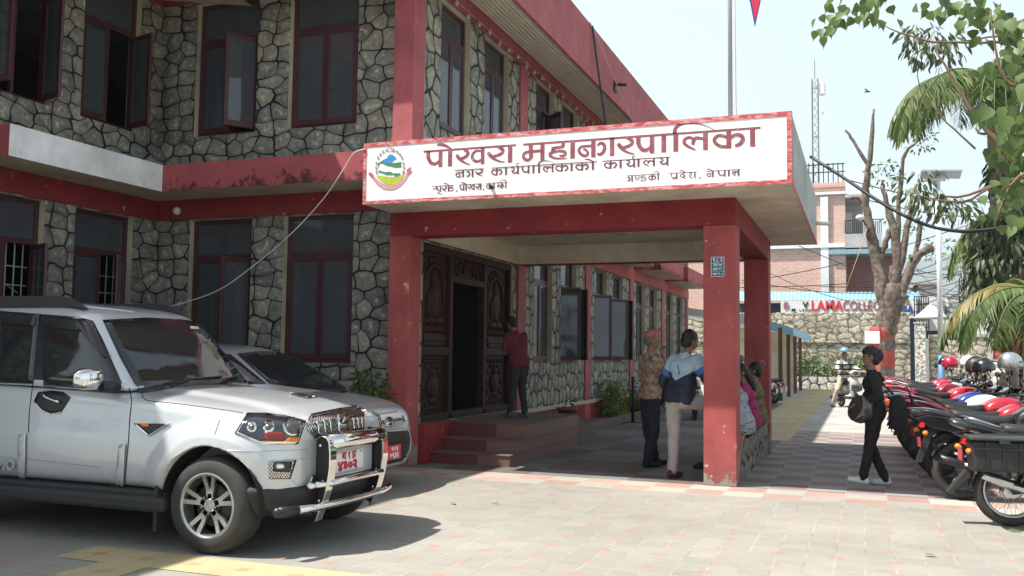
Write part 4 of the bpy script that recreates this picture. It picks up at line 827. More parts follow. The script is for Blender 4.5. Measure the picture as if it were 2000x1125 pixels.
bg_ = P('badge', c6(*disc(1435, 738, 38, e=.95)), M_CHR, .014, cuts=1); P('badge', c6(*disc(1435, 738, 29, e=.9)), M_BLK, .019, bg_, cuts=1)
for a in (((1412, 716), (1420, 716), (1412, 758), (1404, 756)), ((1456, 718), (1464, 720), (1456, 762), (1448, 760)), ((1412, 742), (1456, 728), (1456, 738), (1412, 752))): P('badge', c6(*a), M_CHR, .023, bg_, cuts=1)
g2 = P('lower_grille', c6((1270, 850), (1440, 812), (1580, 800), (1605, 860), (1590, 960), (1540, 1040), (1440, 1065), (1280, 1090)), M_BLK, .005)
for k in range(4): hat.seam('grille_bar', c6((1290, 1000+k*28), (1450, 968+k*26), (1570, 940+k*22)), .008, g2, M_BLKR, .012)
hat.seam('grille_rim', c6((1440, 808), (1580, 796), (1608, 860), (1592, 965), (1540, 1046)), .008, g2, M_SIL2, .01)
P('headlight', c6((1535, 690), (1548, 690), (1562, 735), (1545, 730)), M_LENS, .008)
# plate stands just ahead of the lower grille
q = hat.hit(768, 882, .03)
pl = MB().box(q.x-.004, q.x+.004, q.y-.19, q.y+.11, q.z-.075, q.z+.075).build('licence_plate', mat('plate_red_ground', (.55, .045, .07), .45), hat.o, bevel=.003)
text('plate_lettering', 'बा ४ झ', .055, wt, pl, T(q.x+.0048, q.y-.03, q.z+.035) @ FACE_X, .001, .001); text('plate_lettering', '७९३२', .085, wt, pl, T(q.x+.0048, q.y-.035, q.z-.035) @ FACE_X, .001, .003)
for s_ in (-1, 1):
    for x in (0, -2.42): wheel(hat.o, (x, s_*.73, .28), .28, .17, .18, s_, 'single', 8)
MB().tube([(-.45, -.8, 1.0), (-.5, -.95, 1.02)], .03, 8).ell((-.5, -.93, 1.03), (.06, .11, .07)).build('wing_mirror', M_SIL2, hat.o)
P('side_window', c6((-60, 300), (-10, 210), (200, 210), (480, 440), (300, 440)), M_GLS, .006, mirror=True)
# ================================================================ motorcycles
M_SEAT = mat('seat_vinyl', (.022, .022, .023), .5, var=.2, bump=.1, bsc=90)
M_ENG = mat('engine_alloy', (.2, .195, .19), .42, .7, var=.3, sc=20); M_EXH = mat('steel', (.55, .54, .52), .18, 1.)
def bikecol(name, c): return mat(name, c, .22, 0, var=.08, coat=1.)
BC = {'red': bikecol('bike_red', (.42, .012, .028)), 'black': bikecol('bike_black', (.014, .014, .016)), 'blue': bikecol('bike_blue', (.015, .04, .22)), 'white': bikecol('bike_white', (.7, .7, .69)), 'maroon': bikecol('bike_maroon', (.2, .012, .03)), 'grey': bikecol('bike_grey', (.16, .17, .18)), 'silver': bikecol('bike_silver', (.45, .45, .45))}
def mwheel(par, x, r, w, spoked):
    o = MB().lathe([(r-.075, -w*.42), (r-.045, -w*.5), (r-.012, -w*.36), (r, 0), (r-.012, w*.36), (r-.045, w*.5), (r-.075, w*.42)], 40, Matrix.Rotation(R(90), 4, 'X'), closed=True).build('wheel', M_TYR, par); o.location = (x, 0, r)
    Q = Matrix.Rotation(R(90), 4, 'X'); k = r-.078
    MB().lathe([(k-.018, -w*.3), (k+.006, -w*.42), (k+.006, w*.42), (k-.018, w*.3)], 40, Q, closed=True).build('rim', M_EXH if spoked else M_BLK, o)
    m = MB().lathe([(.0, -.07), (.06, -.07), (.085, -.04), (.085, .04), (.06, .07), (0, .07)], 20, Q)
    if spoked:
        for i in range(36):
            a = 2*math.pi*i/36; b = a+(.42 if i % 2 else -.42); s_ = -.045 if (i//2) % 2 else .045
            m.tube([(.08*math.cos(a), s_, .08*math.sin(a)), (k*math.cos(b), 0, k*math.sin(b))], .0022, 4)
        m.build('spokes', M_EXH, o)
    else:
        for i in range(5):
            a = 2*math.pi*i/5+.3
            for da in (-.12, .12): m.tube([(.07*math.cos(a), 0, .07*math.sin(a)), (k*math.cos(a+da), 0, k*math.sin(a+da))], [.016, .011], 6)
        m.build('spokes', M_BLK, o)
    return o
def bike(kind, label, group):
    """heading +x, rear axle above the origin"""
    t = thing('motorcycle', label, 'motorcycle', group=group); sp = kind == 'commuter'
    WB = 1.27; r = .305; r2 = .30
    mwheel(t, 0, r, .095 if sp else .12, sp); mwheel(t, WB, r2, .085, sp)
    # rear mudguard
    gd = MB(); rg = []
    for i in range(11):
        a = R(70+(105 if sp else 80)*i/10); rr = r+.035
        rg.append([(rr*math.cos(a), -.065, r+rr*math.sin(a)-.012), (rr*math.cos(a), 0, r+(rr+.012)*math.sin(a)), (rr*math.cos(a), .065, r+rr*math.sin(a)-.012), (rr*math.cos(a)*.97, 0, r+(rr-.006)*math.sin(a))])
    gd.loft(rg)
    if not sp: gd.prism([(-.33, .70), (-.25, .71), (-.40, .40), (-.45, .40)], lambda u, v, w: (u, -.035+w, v), .07)
    else: gd.prism([(-.33, .42), (-.345, .5), (-.52, .28), (-.5, .26)], lambda u, v, w: (u, -.06+w, v), .12)
    gd.build('mudguard', M_BLKR, t, ang=40)
    MB().loft([[( WB+(r2+.03)*math.cos(a), y, r2+(r2+.03)*math.sin(a)-abs(y)*.2) for y in (-.06, 0, .06)] for a in [R(25+12*i) for i in range(11)]], caps=False, closed=False).build('front_mudguard', BC['black'], t)
    MB().tube([(0, -.09, r), (.5, -.1, .4)], .022, 8).tube([(0, .09, r), (.5, .1, .4)], .022, 8).tube([(.08, -.115, .36), (.2, -.115, .7)], .03, 10).tube([(.08, .115, .36), (.2, .115, .7)], .03, 10).build('swingarm', M_BLK, t)
    fm = MB().tube([(-.12, -.08, .74), (.3, -.08, .72), (.62, -.06, .78), (1.0, 0, .86)], .016, 8).tube([(-.12, .08, .74), (.3, .08, .72), (.62, .06, .78), (1.0, 0, .86)], .016, 8).tube([(1.0, 0, .84), (.84, 0, .45), (.6, 0, .25), (.42, 0, .3), (.36, 0, .72)], .02, 8)
    fm.build('frame', M_BLK, t)
    en = MB().box(.4, .74, -.11, .11, .24, .44).lathe([(0, -.15), (.1, -.15), (.11, -.13), (.11, .13), (.1, .15), (0, .15)], 18, T(.5, 0, .33) @ Matrix.Rotation(R(90), 4, 'X'))
    for k in range(6): en.box(.6, .8, -.09+.006*k, .09-.006*k, .45+.028*k, .462+.028*k)
    en.build('engine', M_ENG, t, ang=40, bevel=.008)
    ex = MB().tube([(.76, -.06, .5), (.84, -.1, .36), (.76, -.13, .24), (.4, -.14, .24)], .02, 8).tube([(.42, -.14, .24), (.3, -.145, .27), (-.1, -.155, .40), (-.26, -.16, .46)], [.022, .042, .047, .04], 12)
    exo = ex.build('exhaust', M_EXH if sp else M_BLK, t)
    MB().tube([(.25, -.178, .30), (-.02, -.19, .39)], [.03, .03], 8, flat=.4).build('heat_shield', M_EXH, exo)
    dz_ = .05 if sp else 0.
    # tank, seat, tail
    tk = MB(); rg = []
    for x, hw, z0, z1 in ((.5, .09, .74, .80), (.54, .12, .72, .87), (.62, .15, .70, .93), (.74, .165, .69, .965), (.86, .16, .70, .96), (.96, .12, .74, .92), (1.0, .06, .8, .88)):
        rg.append([(x, hw*math.copysign(abs(math.cos(a))**.7, math.cos(a)), (z0+z1)/2+(z1-z0)/2*math.copysign(abs(math.sin(a))**.8, math.sin(a))) for a in [2*math.pi*i/16 for i in range(16)]])
    tko = tk.loft(rg).build('tank', BC['red'], t, sub=1)
    if not sp: MB().prism([(.72, .86), (1.05, .72), (1.0, .5), (.84, .55), (.7, .7)], lambda u, v, w: (u, -.2+w, v), .03).prism([(.72, .86), (1.05, .72), (1.0, .5), (.84, .55), (.7, .7)], lambda u, v, w: (u, .17+w, v), .03).build('tank_shroud', BC['red'], tko, bevel=.008)
    se = MB(); rg = []
    for x, hw, zc, th in ((-.08, .07, .89 if not sp else .84, .03), (-.05, .11, .885 if not sp else .845, .05), (0, .125, .87 if not sp else .835, .06), (.18, .12, .82, .06), (.3, .125, .785, .065), (.45, .11, .79, .06), (.56, .08, .82, .05)):
        rg.append([(x, hw*math.copysign(abs(math.cos(a))**.6, math.cos(a)), zc+th*math.copysign(abs(math.sin(a))**.7, math.sin(a))) for a in [2*math.pi*i/14 for i in range(14)]])
    se.loft(rg).build('seat', M_SEAT, t, sub=1)
    MB().loft([[(x, hw*math.cos(a), zc+th*math.sin(a)) for a in [2*math.pi*i/12 for i in range(12)]] for x, hw, zc, th in ((-.5, .03, .95-dz_, .018), (-.43, .09, .935-dz_, .045), (-.25, .125, .90-dz_, .065), (-.02, .134, .84-dz_, .06), (.12, .12, .79-dz_, .03))]).build('tail_cowl', BC['red'], t, sub=1)
    for s_ in (-1, 1):
        m = MB().prism([(-.44, .87 if not sp else .79), (-.3, .895 if not sp else .81), (.1, .82), (.36, .76), (.4, .6), (.3, .5), (.12, .55), (-.05, .69), (-.3, .77 if not sp else .71)], lambda u, v, w: (u, s_*(.128+.03*max(0, u+.2))+w-.012, v), .024)
        m.build('side_panel', BC['red'], t, bevel=.009)
        MB().tube([(-.37, s_*.11, .72 if not sp else .66), (-.37, s_*.2, .72 if not sp else .66)], .009, 6).ell((-.375, s_*.235, .72 if not sp else .66), (.03, .045, .026), n=10, k=6).build('indicator', M_AMB, t)
        MB().tube([(.5, s_*.12, .3), (.5, s_*.24, .3)], .014, 6).build('footpeg', M_BLK, t)
        fk = MB().tube([(WB-.01, s_*.085, r2), (1.06, s_*.085, .86)], [.026, .02], 10).build('fork', M_EXH, t)
        mr = MB().tube([(1.0, s_*.27, .99), (.98, s_*.33, 1.18)], .007, 6).ell((.98, s_*.35, 1.21), (.02, .065, .04), n=12, k=8).build('wing_mirror', M_BLK, t)
        MB().ell((.958, s_*.35, 1.21), (.004, .058, .034), n=12, k=6).build('mirror_glass', mat('mirror_glass', (.85, .87, .9), .03, 1.), mr)
    tl = MB().loft([[(-.36, -.1, .76 if not sp else .7), (-.36, .1, .76 if not sp else .7), (-.33, .1, .83 if not sp else .77), (-.33, -.1, .83 if not sp else .77)], [(-.40, -.06, .77 if not sp else .71), (-.40, .06, .77 if not sp else .71), (-.38, .06, .81 if not sp else .75), (-.38, -.06, .81 if not sp else .75)]], sm=False)
    tl.build('tail_light', M_REDL, t, bevel=.01)
    MB().box(-.405, -.4, -.09, .09, .56, .66).build('licence_plate', mat('bike_plate', (.45, .06, .07), .5), t)
    MB().tube([(-.1, -.13, .86), (-.3, -.13, .93), (-.37, -.08, .94), (-.37, .08, .94), (-.3, .13, .93), (-.1, .13, .86)], .012, 8).build('grab_rail', M_EXH if sp else M_BLK, t)
    hb = MB().tube([(.9, -.36, .95), (.98, -.24, 1.0), (1.03, -.08, .97), (1.03, .08, .97), (.98, .24, 1.0), (.9, .36, .95)], .012, 8)
    hbo = hb.build('handlebar', M_EXH if sp else M_BLK, t)
    for s_ in (-1, 1): MB().tube([(.88, s_*.385, .94), (.95, s_*.28, .98)], .018, 8).build('grip', M_BLKR, hbo)
    hd = MB().ell((1.13, 0, .88), (.1, .12, .13), n=16, k=10).loft([[(1.0, y, .98) for y in (-.1, 0, .1)], [(1.12, y*.9, 1.06) for y in (-.1, 0, .1)], [(1.2, y*.7, .98) for y in (-.1, 0, .1)]], caps=False, closed=False)
    hdo = hd.build('headlamp_cowl', BC['black'], t); MB().ell((1.2, 0, .87), (.04, .085, .09), n=14, k=8).build('headlamp', M_LENS, hdo)
    if sp:
        bx = MB().box(-.5, -.02, -.24, .02, .50, .76); bo = bx.build('pannier_box', mat('black_tub', (.02, .02, .02), .5, var=.25, bump=.1, bsc=40), t, bevel=.025); bo.location = (.13, -.12, 0)
        MB().box(-.53, .01, -.27, .04, .765, .80).build('box_lid', mat('box_lid', (.05, .055, .052), .4, var=.25), bo, bevel=.018)
        rb = MB()
        for x in (-.4, -.27, -.14): rb.box(x, x+.014, -.254, -.24, .52, .755)
        rb.box(-.51, .0, -.262, -.24, .69, .705).build('box_rib', M_BLK, bo)
        MB().box(-.3, -.22, -.29, -.26, .74, .79).build('latch', M_BLKR, bo, bevel=.006)
    return t
def recolour(o, c):
    for ch in o.children:
        for q in (ch,)+tuple(ch.children):
            if q.name.split('.')[0] in ('tank', 'tank_shroud', 'tail_cowl', 'side_panel', 'apron', 'body_panel', 'front_mudguard_body'):
                q.material_slots[0].link = 'OBJECT'; q.material_slots[0].material = BC[c]
GB = 'motorcycles parked in the row on the right'
bA = bike('commuter', 'nearest motorcycle with spoked wheels and a black box on its side', GB); recolour(bA, 'black')
bB = bike('street', 'black and red motorcycle second in the row, its rear wheel in the shade', GB)
bA.location = (1.2, 9.3, 0); bA.rotation_euler = (0, 0, R(6)); bB.location = (.98, 10.85, 0); bB.rotation_euler = (0, R(-4), R(8)); recolour(bB, 'black')
rows = [(.95, 11.9, 'red', 'red motorcycle parked third in the row, right of the walking woman'), (.88, 12.95, 'red', 'bright red motorcycle fourth in the row, beyond the shade edge'), (.93, 14.0, 'white', 'white striped motorcycle in the row, between a red and a blue one'), (.9, 15.1, 'blue', 'blue motorcycle in the row beside the woman in black'), (.86, 16.2, 'red', 'red motorcycle just beyond the blue one'), (.9, 17.3, 'red', 'red motorcycle with a dark seat behind the blue tank'), (.95, 18.5, 'red', 'red motorcycle in the row level with the white palm base'), (.9, 19.8, 'maroon', 'maroon motorcycle in the middle of the far row'), (1.0, 21.2, 'silver', 'silver motorcycle glinting in the sun in the far row'), (1.05, 22.7, 'red', 'red motorcycle near the lamp post'), (1.1, 24.3, 'maroon', 'maroon motorcycle beyond the lamp post'), (1.15, 26, 'red', 'last red motorcycle of the row, nearest the pruned tree')]
random.seed(11); BIKES = [bA, bB]
for i, (x, y, c, lb) in enumerate(rows):
    b_ = copy_tree(bB if i % 3 else bB); b_.location = (x+random.uniform(-.12, .1), y+random.uniform(-.12, .12), 0); b_.rotation_euler = (R(random.uniform(-7, -2)), 0, R(random.uniform(4, 24))); k_ = random.uniform(.95, 1.06); b_.scale = (k_,)*3; b_['label'] = lb; recolour(b_, c); BIKES.append(b_)
back = [(3.2, 13.6, 'red'), (3.3, 15.2, 'black'), (3.4, 16.9, 'red'), (3.5, 18.8, 'blue'), (3.5, 20.9, 'maroon'), (3.6, 23.2, 'silver')]
for i, (x, y, c) in enumerate(back):
    b_ = copy_tree(bB); b_.location = (x, y, 0); b_.rotation_euler = (0, 0, R(random.uniform(176, 186))); recolour(b_, c)
    b_['label'] = '%s motorcycle of the second row, %s' % (c, ('nearest the camera', 'second from the camera', 'in front of the palm', 'with a blue tank beyond the palm', 'behind the glinting one', 'farthest away')[i]); b_['group'] = 'motorcycles of the second row'
# ---------------------------------------------------------------- scooters
def scooter(label, group=None, c='grey'):
    """heading +x, rear axle above the origin"""
    t = thing('scooter', label, 'scooter', group=group)
    mwheel(t, 0, .23, .1, False); mwheel(t, 1.23, .23, .095, False)
    def shell(st, name, m, sub=1):
        rg = [[(x, hw*math.copysign(abs(math.cos(a))**.7, math.cos(a)), (z0+z1)/2+(z1-z0)/2*math.copysign(abs(math.sin(a))**.8, math.sin(a))) for a in [2*math.pi*i/14 for i in range(14)]] for x, hw, z0, z1 in st]
        return MB().loft(rg).build(name, m, t, sub=sub)
    shell(((-.38, .06, .6, .7), (-.3, .13, .5, .74), (0, .19, .36, .74), (.25, .19, .34, .72), (.42, .13, .36, .66)), 'body_panel', BC[c])
    shell(((-.36, .1, .72, .78), (-.15, .14, .71, .8), (.2, .15, .69, .78), (.45, .11, .68, .74)), 'seat', M_SEAT)
    MB().box(.3, .95, -.17, .17, .26, .33).build('footboard', M_BLKR, t, bevel=.03)
    ap = MB().loft([[(1.0, -.15, .3), (1.06, 0, .28), (1.0, .15, .3), (.93, 0, .3)], [(.96, -.24, .5), (1.1, 0, .52), (.96, .24, .5), (.9, 0, .5)], [(.93, -.23, .75), (1.12, 0, .78), (.93, .23, .75), (.88, 0, .75)], [(.9, -.12, .93), (1.02, 0, .95), (.9, .12, .93), (.86, 0, .93)]])
    ap.build('apron', BC[c], t, sub=1)
    MB().prism([(1.06, .7), (1.125, .66), (1.125, .54), (1.07, .5)], lambda u, v, w: (u, -.16+w, v), .32).build('apron_lamp', M_LENS, t, bevel=.02)
    MB().loft([[(1.23+.27*math.cos(a), y, .23+.27*math.sin(a)-abs(y)*.25) for y in (-.08, 0, .08)] for a in [R(20+13*i) for i in range(11)]], caps=False, closed=False).build('front_mudguard', BC[c], t)
    MB().tube([(1.2, -.07, .23), (1.0, -.05, .6)], .02, 8).tube([(1.2, .07, .23), (1.0, .05, .6)], .02, 8).build('fork', M_BLK, t)
    hd = MB().ell((.96, 0, 1.02), (.12, .17, .09), n=16, k=10).build('handlebar_cowl', BC[c], t); MB().ell((1.05, 0, 1.02), (.05, .1, .06), n=14, k=8).build('headlamp', M_LENS, hd)
    MB().tube([(.82, -.35, 1.03), (.92, -.15, 1.03), (.92, .15, 1.03), (.82, .35, 1.03)], .015, 8).build('handlebar', M_BLK, t)
    for s_ in (-1, 1): MB().tube([(.9, s_*.24, 1.04), (.88, s_*.32, 1.2)], .006, 6).ell((.88, s_*.34, 1.23), (.02, .065, .045), n=12, k=8).build('wing_mirror', M_BLK, t)
    MB().box(-.4, -.38, -.09, .09, .58, .66).build('tail_light', M_REDL, t, bevel=.01); MB().box(-.43, -.42, -.1, .1, .4, .55).build('licence_plate', mat('plate_pale', (.6, .6, .58), .5), t)
    MB().tube([(.2, -.17, .2), (-.25, -.2, .28)], [.03, .055], 10).build('exhaust', M_BLK, t)
    return t
sA = scooter('silver scooter ridden towards the camera by a helmeted rider', None, 'silver'); sA.location = (-.12, 29.6, 0); sA.rotation_euler = (0, 0, R(-84))
SCOOT = []
sB = scooter('white scooter parked nearest under the shed roof', 'scooters parked under the shed', 'white'); sB.location = (-2.75, 28.0, 0); sB.rotation_euler = (0, R(0), R(172))
for x, y, c, lb in ((-2.7, 29.0, 'black', 'black scooter parked second under the shed roof'), (-2.65, 30.2, 'maroon', 'dark scooter parked third under the shed roof'), (-3.6, 21.5, 'grey', 'grey scooter parked behind the two standing men'), (-3.3, 22.9, 'black', 'black scooter parked beyond the grey one behind the standing men')):
    q = copy_tree(sB); q.location = (x, y, 0); q.rotation_euler = (0, 0, R(172 if y > 25 else 100)); q['label'] = lb; recolour(q, c); SCOOT.append(q)
# ---------------------------------------------------------------- helmets
def helmet(label, m, kind='half', group=None):
    t = thing('helmet', label, 'helmet', group=group); n = 20; rg = []
    for i in range(9):
        a = R(-28+118*i/8) if kind != 'half' else R(-8+98*i/8); rg.append([(.125*math.cos(a)*math.cos(2*math.pi*j/n)*1.12, .125*math.cos(a)*math.sin(2*math.pi*j/n), .03+.135*math.sin(a)) for j in range(n)])
    MB().loft(rg).build('shell', m, t)
    if kind != 'half':
        MB().loft([[(.136*math.cos(b), .122*math.sin(b), z) for b in [R(-62+12.4*k) for k in range(11)]] for z in (-.01, .03, .07)], caps=False, closed=False).build('visor', M_GLS, t)
    else: MB().tube([(0, .1, -.02), (.05, .07, -.1), (.05, -.07, -.1), (0, -.1, -.02)], .006, 5).build('strap', M_BLK, t)
    if kind == 'peak': MB().loft([[(.1, y, .1) for y in (-.09, 0, .09)], [(.25, y*.8, .1+.0*y) for y in (-.09, 0, .09)], [(.27, y*.6, .06) for y in (-.09, 0, .09)]], caps=False, closed=False).build('peak', m, t)
    return t
HM = {'black': bikecol('helmet_black', (.012, .012, .013)), 'matt': mat('helmet_matt', (.03, .031, .032), .5), 'silver': mat('helmet_silver', (.42, .45, .47), .28, .6, coat=1.), 'red': bikecol('helmet_red', (.45, .012, .04)), 'white': bikecol('helmet_white', (.7, .69, .66)), 'olive': mat('helmet_olive', (.06, .065, .05), .3, .3, coat=1.), 'cream': mat('helmet_striped', (.5, .47, .33), .4, c2=(.05, .05, .04), sc=9, var=0)}
HL = []
USED = set()
def onbike(px, py, y, m, kind, label, rz=0., sc=1.15, scoot=False):
    bpy.context.view_layer.update(); best = None
    for i, o in enumerate(SCOOT if scoot else BIKES):
        for s_ in (-1, 1):
            q = o.matrix_world @ V((.88, s_*.34, 1.27) if scoot else (.98, s_*.35, 1.25)); d_ = (proj(q)-V((px, py+12))).length+abs(q.y-y)*3
            if (i, s_) not in USED and (best is None or d_ < best[0]): best = (d_, q, (i, s_))
    p = best[1]+V((0, 0, .06)); USED.add(best[2]); h = helmet(label, HM[m], kind, 'helmets resting on parked motorcycles'); h.location = p; h.rotation_euler = (R(8), 0, R(rz)); h.scale = (sc,)*3; HL.append(h)
for a in ((1983, 722, 14.2, 'silver', 'full', 'silver helmet at the right edge of the picture on a motorcycle', 10), (1912, 706, 16.0, 'matt', 'peak', 'matt black helmet with a long peak in front of the white palm base', 0), (1893, 740, 14.6, 'cream', 'half', 'cream and black striped helmet lying below the peaked one', 40), (1924, 748, 14.6, 'black', 'half', 'black helmet beside the striped cream one', -30),
          (1862, 716, 17.4, 'red', 'full', 'red helmet left of the matt black peaked one', 160), (1888, 704, 18.2, 'white', 'full', 'white patterned helmet behind the peaked black one', 100), (1855, 705, 19.4, 'black', 'half', 'black helmet just right of the lamp post', 0), (1800, 705, 22.6, 'matt', 'full', 'dark grey helmet left of the lamp post', 170), (1755, 697, 25.0, 'black', 'full', 'shiny black helmet beside the pruned tree', 180), (1814, 692, 23.8, 'white', 'half', 'pale helmet close to the lamp post')): onbike(*a)
for a in ((1303, 698, 21.2, 'silver', 'full', 'silver helmet on the scooter behind the two standing men', -90), (1325, 692, 22.6, 'silver', 'half', 'second silver helmet behind the blue jacket', -90), (1447, 690, 22, 'silver', 'half', 'silver helmet seen between the two porch columns', -90), (1447, 705, 20.6, 'black', 'full', 'black helmet seen between the porch columns below a silver one', -90)): USED.clear() if a[0] == 1303 else None; onbike(*a, scoot=True)
# ================================================================ people
M_SKIN = mat('skin', (.25, .125, .08), .5, var=.08); M_HAIR = mat('hair', (.011, .009, .009), .42, var=.3, sc=30, bump=.5, bsc=120)
M_EYE = mat('eye', (.012, .01, .01), .2); M_LIP = mat('lip', (.2, .07, .06), .5)
def cap(mb, p0, r0, p1, r1, n=14, fl=1., ax=None):
    """tapered capsule"""
    p0, p1 = V(p0), V(p1); d = p1-p0; L = d.length
    if L < 1e-5: return mb.ell(p0, r0, n=n, k=8)
    t = d/L; u = V(ax) if ax else t.orthogonal(); u = (u-t*u.dot(t)).normalized(); b = t.cross(u); rg = []
    for i in range(5):
        a = math.pi/2*i/4; a = max(a, .06); rg.append((p0-t*r0*math.cos(a), r0*math.sin(a)))
    for i in range(5):
        a = math.pi/2*(1-i/4); a = max(a, .06); rg.append((p1+t*r1*math.cos(a), r1*math.sin(a)))
    return mb.loft([[c+(u*math.cos(2*math.pi*k/n)*fl+b*math.sin(2*math.pi*k/n))*r for k in range(n)] for c, r in rg])
def fuse(name, mb, m, parent, vox=.012, sm=5, wr=0., fr=1.):
    me = baked(name, mb, [('REMESH', dict(mode='VOXEL', voxel_size=vox)), ('SMOOTH', dict(factor=.5, iterations=sm))])
    if wr:
        from mathutils import noise
        nn = [(v.co.copy(), v.normal.copy()) for v in me.vertices]; q = []
        for c, n in nn: q += list(c+n*(noise.noise(V((c.x*9, c.y*9, c.z*14))*fr)+.6*noise.noise(c*23*fr))*wr)
        me.vertices.foreach_set('co', q); me.update()
    return link(name, me, m, parent, fix=False)
def person(label, loc, rz, P, top, bottom, shoe, hair=None, sc=1., sleeve='long', hem=.84, shoes=True, fat=1., cat='person', group=None, hood=None):
    t = thing('person', label, cat, loc, R(rz), group); t.scale = (sc,)*3
    lean, twist, hip = R(P.get('lean', 0)), R(P.get('twist', 0)), V(P.get('hip', (0, 0, .9)))
    Mx = Matrix.Rotation(twist, 4, 'Z') @ Matrix.Rotation(lean, 4, 'Y')
    U = lambda x, y, z: hip + (Mx @ (V((x, y, z))-V((0, 0, .9))))
    hR = Matrix.Rotation(twist+R(P.get('look', 0)), 4, 'Z') @ Matrix.Rotation(lean*.6+R(P.get('nod', 0)), 4, 'Y')
    H0 = U(.0, 0, 1.425); Hd = lambda x, y, z: H0 + hR @ V((x, y, z))
    J = {}
    for s_, k in ((1, 'L'), (-1, 'R')):
        J['sh'+k] = U(0, s_*.165, 1.345); J['elb'+k] = V(P['elb'+k]) if 'elb'+k in P else U(-.03, s_*.225, 1.08); J['wri'+k] = V(P['wri'+k]) if 'wri'+k in P else U(.05, s_*.23, .86)
        J['hip'+k] = hip+Mx.to_3x3() @ V((0, s_*.085, -.02)) if P.get('sit') else hip+V((0, s_*.085, -.02)); J['kne'+k] = V(P.get('kne'+k, (.03, s_*.095, .48))); J['ank'+k] = V(P.get('ank'+k, (0, s_*.1, .085)))
    b = MB()
    cap(b, U(0, 0, 1.36), .056, Hd(.01, 0, .06), .05)                          # neck
    cap(b, U(0, -.05, 1.25), .08, U(0, .05, 1.25), .08); cap(b, U(0, 0, 1.25), .08, hip, .09); cap(b, U(0, -.13, 1.335), .045, U(0, .13, 1.335), .045)
    b.ell(Hd(.005, 0, .165), (.092, .074, .105), hR.to_3x3().to_4x4()); b.ell(Hd(.035, 0, .1), (.06, .055, .06), hR.to_3x3().to_4x4())
    cap(b, Hd(.09, 0, .16), .011, Hd(.106, 0, .125), .017)
    for s_ in (-1, 1): b.ell(Hd(-.005, s_*.076, .14), (.018, .012, .032), hR.to_3x3().to_4x4(), n=8, k=6)
    for k in 'LR':
        cap(b, J['sh'+k], .045, J['elb'+k], .036); cap(b, J['elb'+k], .037, J['wri'+k], .026)
        f = (J['wri'+k]-J['elb'+k]).normalized(); hd = V(P['hand'+k]).normalized() if 'hand'+k in P else f
        w = J['wri'+k]; side = V((0, 0, 1)).cross(hd); side = side.normalized() if side.length > .1 else V((1, 0, 0)); pn = hd.cross(side)
        s_ = 1 if k == 'L' else -1; c = w+hd*.05; curl = P.get('curl'+k, .35)
        b.ell(c, (.045, .034, .02), Matrix((hd, side, pn)).transposed().to_4x4(), n=12, k=8)
        for i, (o_, ln) in enumerate(((-.027, .062), (-.009, .075), (.009, .07), (.027, .055))):
            a = c+hd*.035+side*o_; q = a+hd*ln*.5-pn*ln*.5*curl*s_; e = q+hd*ln*.5*(1-curl)-pn*ln*.7*curl*s_
            cap(b, a, .0095, q, .009, 8); cap(b, q, .009, e, .0075, 8)
        a = w+hd*.02-side*.03; cap(b, a, .011, a+hd*.04-side*.025, .0095, 8); cap(b, a+hd*.04-side*.025, .0095, a+hd*.065-side*.025, .008, 8)
        cap(b, J['hip'+k], .07, J['kne'+k], .05); cap(b, J['kne'+k], .048, J['ank'+k], .036); cap(b, J['ank'+k], .036, J['ank'+k]+V((0, 0, -.03)), .034)
    fuse('body', b, M_SKIN, t, .0085, 3)
    for s_ in (-1, 1): MB().ell(Hd(.087, s_*.031, .168), (.008, .014, .008), hR.to_3x3().to_4x4(), n=8, k=6).build('eye', M_EYE, t)
    MB().ell(Hd(.092, 0, .09), (.008, .024, .007), hR.to_3x3().to_4x4(), n=8, k=6).build('mouth', M_LIP, t)
    # clothes
    c = MB(); fa = fat
    cap(c, U(.005, -.085, 1.25), .108*fa, U(.005, .085, 1.25), .108*fa, ax=None); cap(c, U(.01, -.06, 1.08), .112*fa, U(.01, .06, 1.08), .112*fa); cap(c, U(0, -.07, .95), .118*fa, U(0, .07, .95), .118*fa)
    cap(c, U(0, -.07, hem+.06), .12*fa, U(0, .07, hem+.06), .12*fa); cap(c, U(0, -.15, 1.335), .062, U(0, .15, 1.335), .062); cap(c, U(-.005, 0, 1.36), .068, U(0, 0, 1.395), .06)
    for k in 'LR':
        cap(c, J['sh'+k], .07, J['elb'+k], .056 if sleeve == 'long' else .06)
        if sleeve == 'long': cap(c, J['elb'+k], .056, J['wri'+k], .042)
    if sleeve == 'short':
        c2 = MB(); c2.v, c2.f, c2.mi, c2.sm = list(c.v), list(c.f), list(c.mi), list(c.sm); c = MB()
        cap(c, U(.005, -.085, 1.25), .108*fa, U(.005, .085, 1.25), .108*fa); cap(c, U(.01, -.06, 1.08), .112*fa, U(.01, .06, 1.08), .112*fa); cap(c, U(0, -.07, .95), .118*fa, U(0, .07, .95), .118*fa); cap(c, U(0, -.07, hem+.06), .12*fa, U(0, .07, hem+.06), .12*fa); cap(c, U(0, -.15, 1.335), .062, U(0, .15, 1.335), .062); cap(c, U(-.005, 0, 1.36), .068, U(0, 0, 1.395), .06)
        for k in 'LR': cap(c, J['sh'+k], .07, J['sh'+k].lerp(J['elb'+k], .75), .066)
    fuse('jacket' if sleeve == 'long' else 'shirt', c, top, t, .012, 4, .011)
    q = MB(); cap(q, hip+V((0, -.065, -.02)), .112*fa, hip+V((0, .065, -.02)), .112*fa); cap(q, hip+V((0, -.06, .06)), .088*fa, hip+V((0, .06, .06)), .088*fa)
    wd = P.get('leg', 1.)
    for k in 'LR': cap(q, J['hip'+k], .098*fa, J['kne'+k], .068*wd); cap(q, J['kne'+k], .068*wd, J['ank'+k]+V((0, 0, .0)), .052*wd)
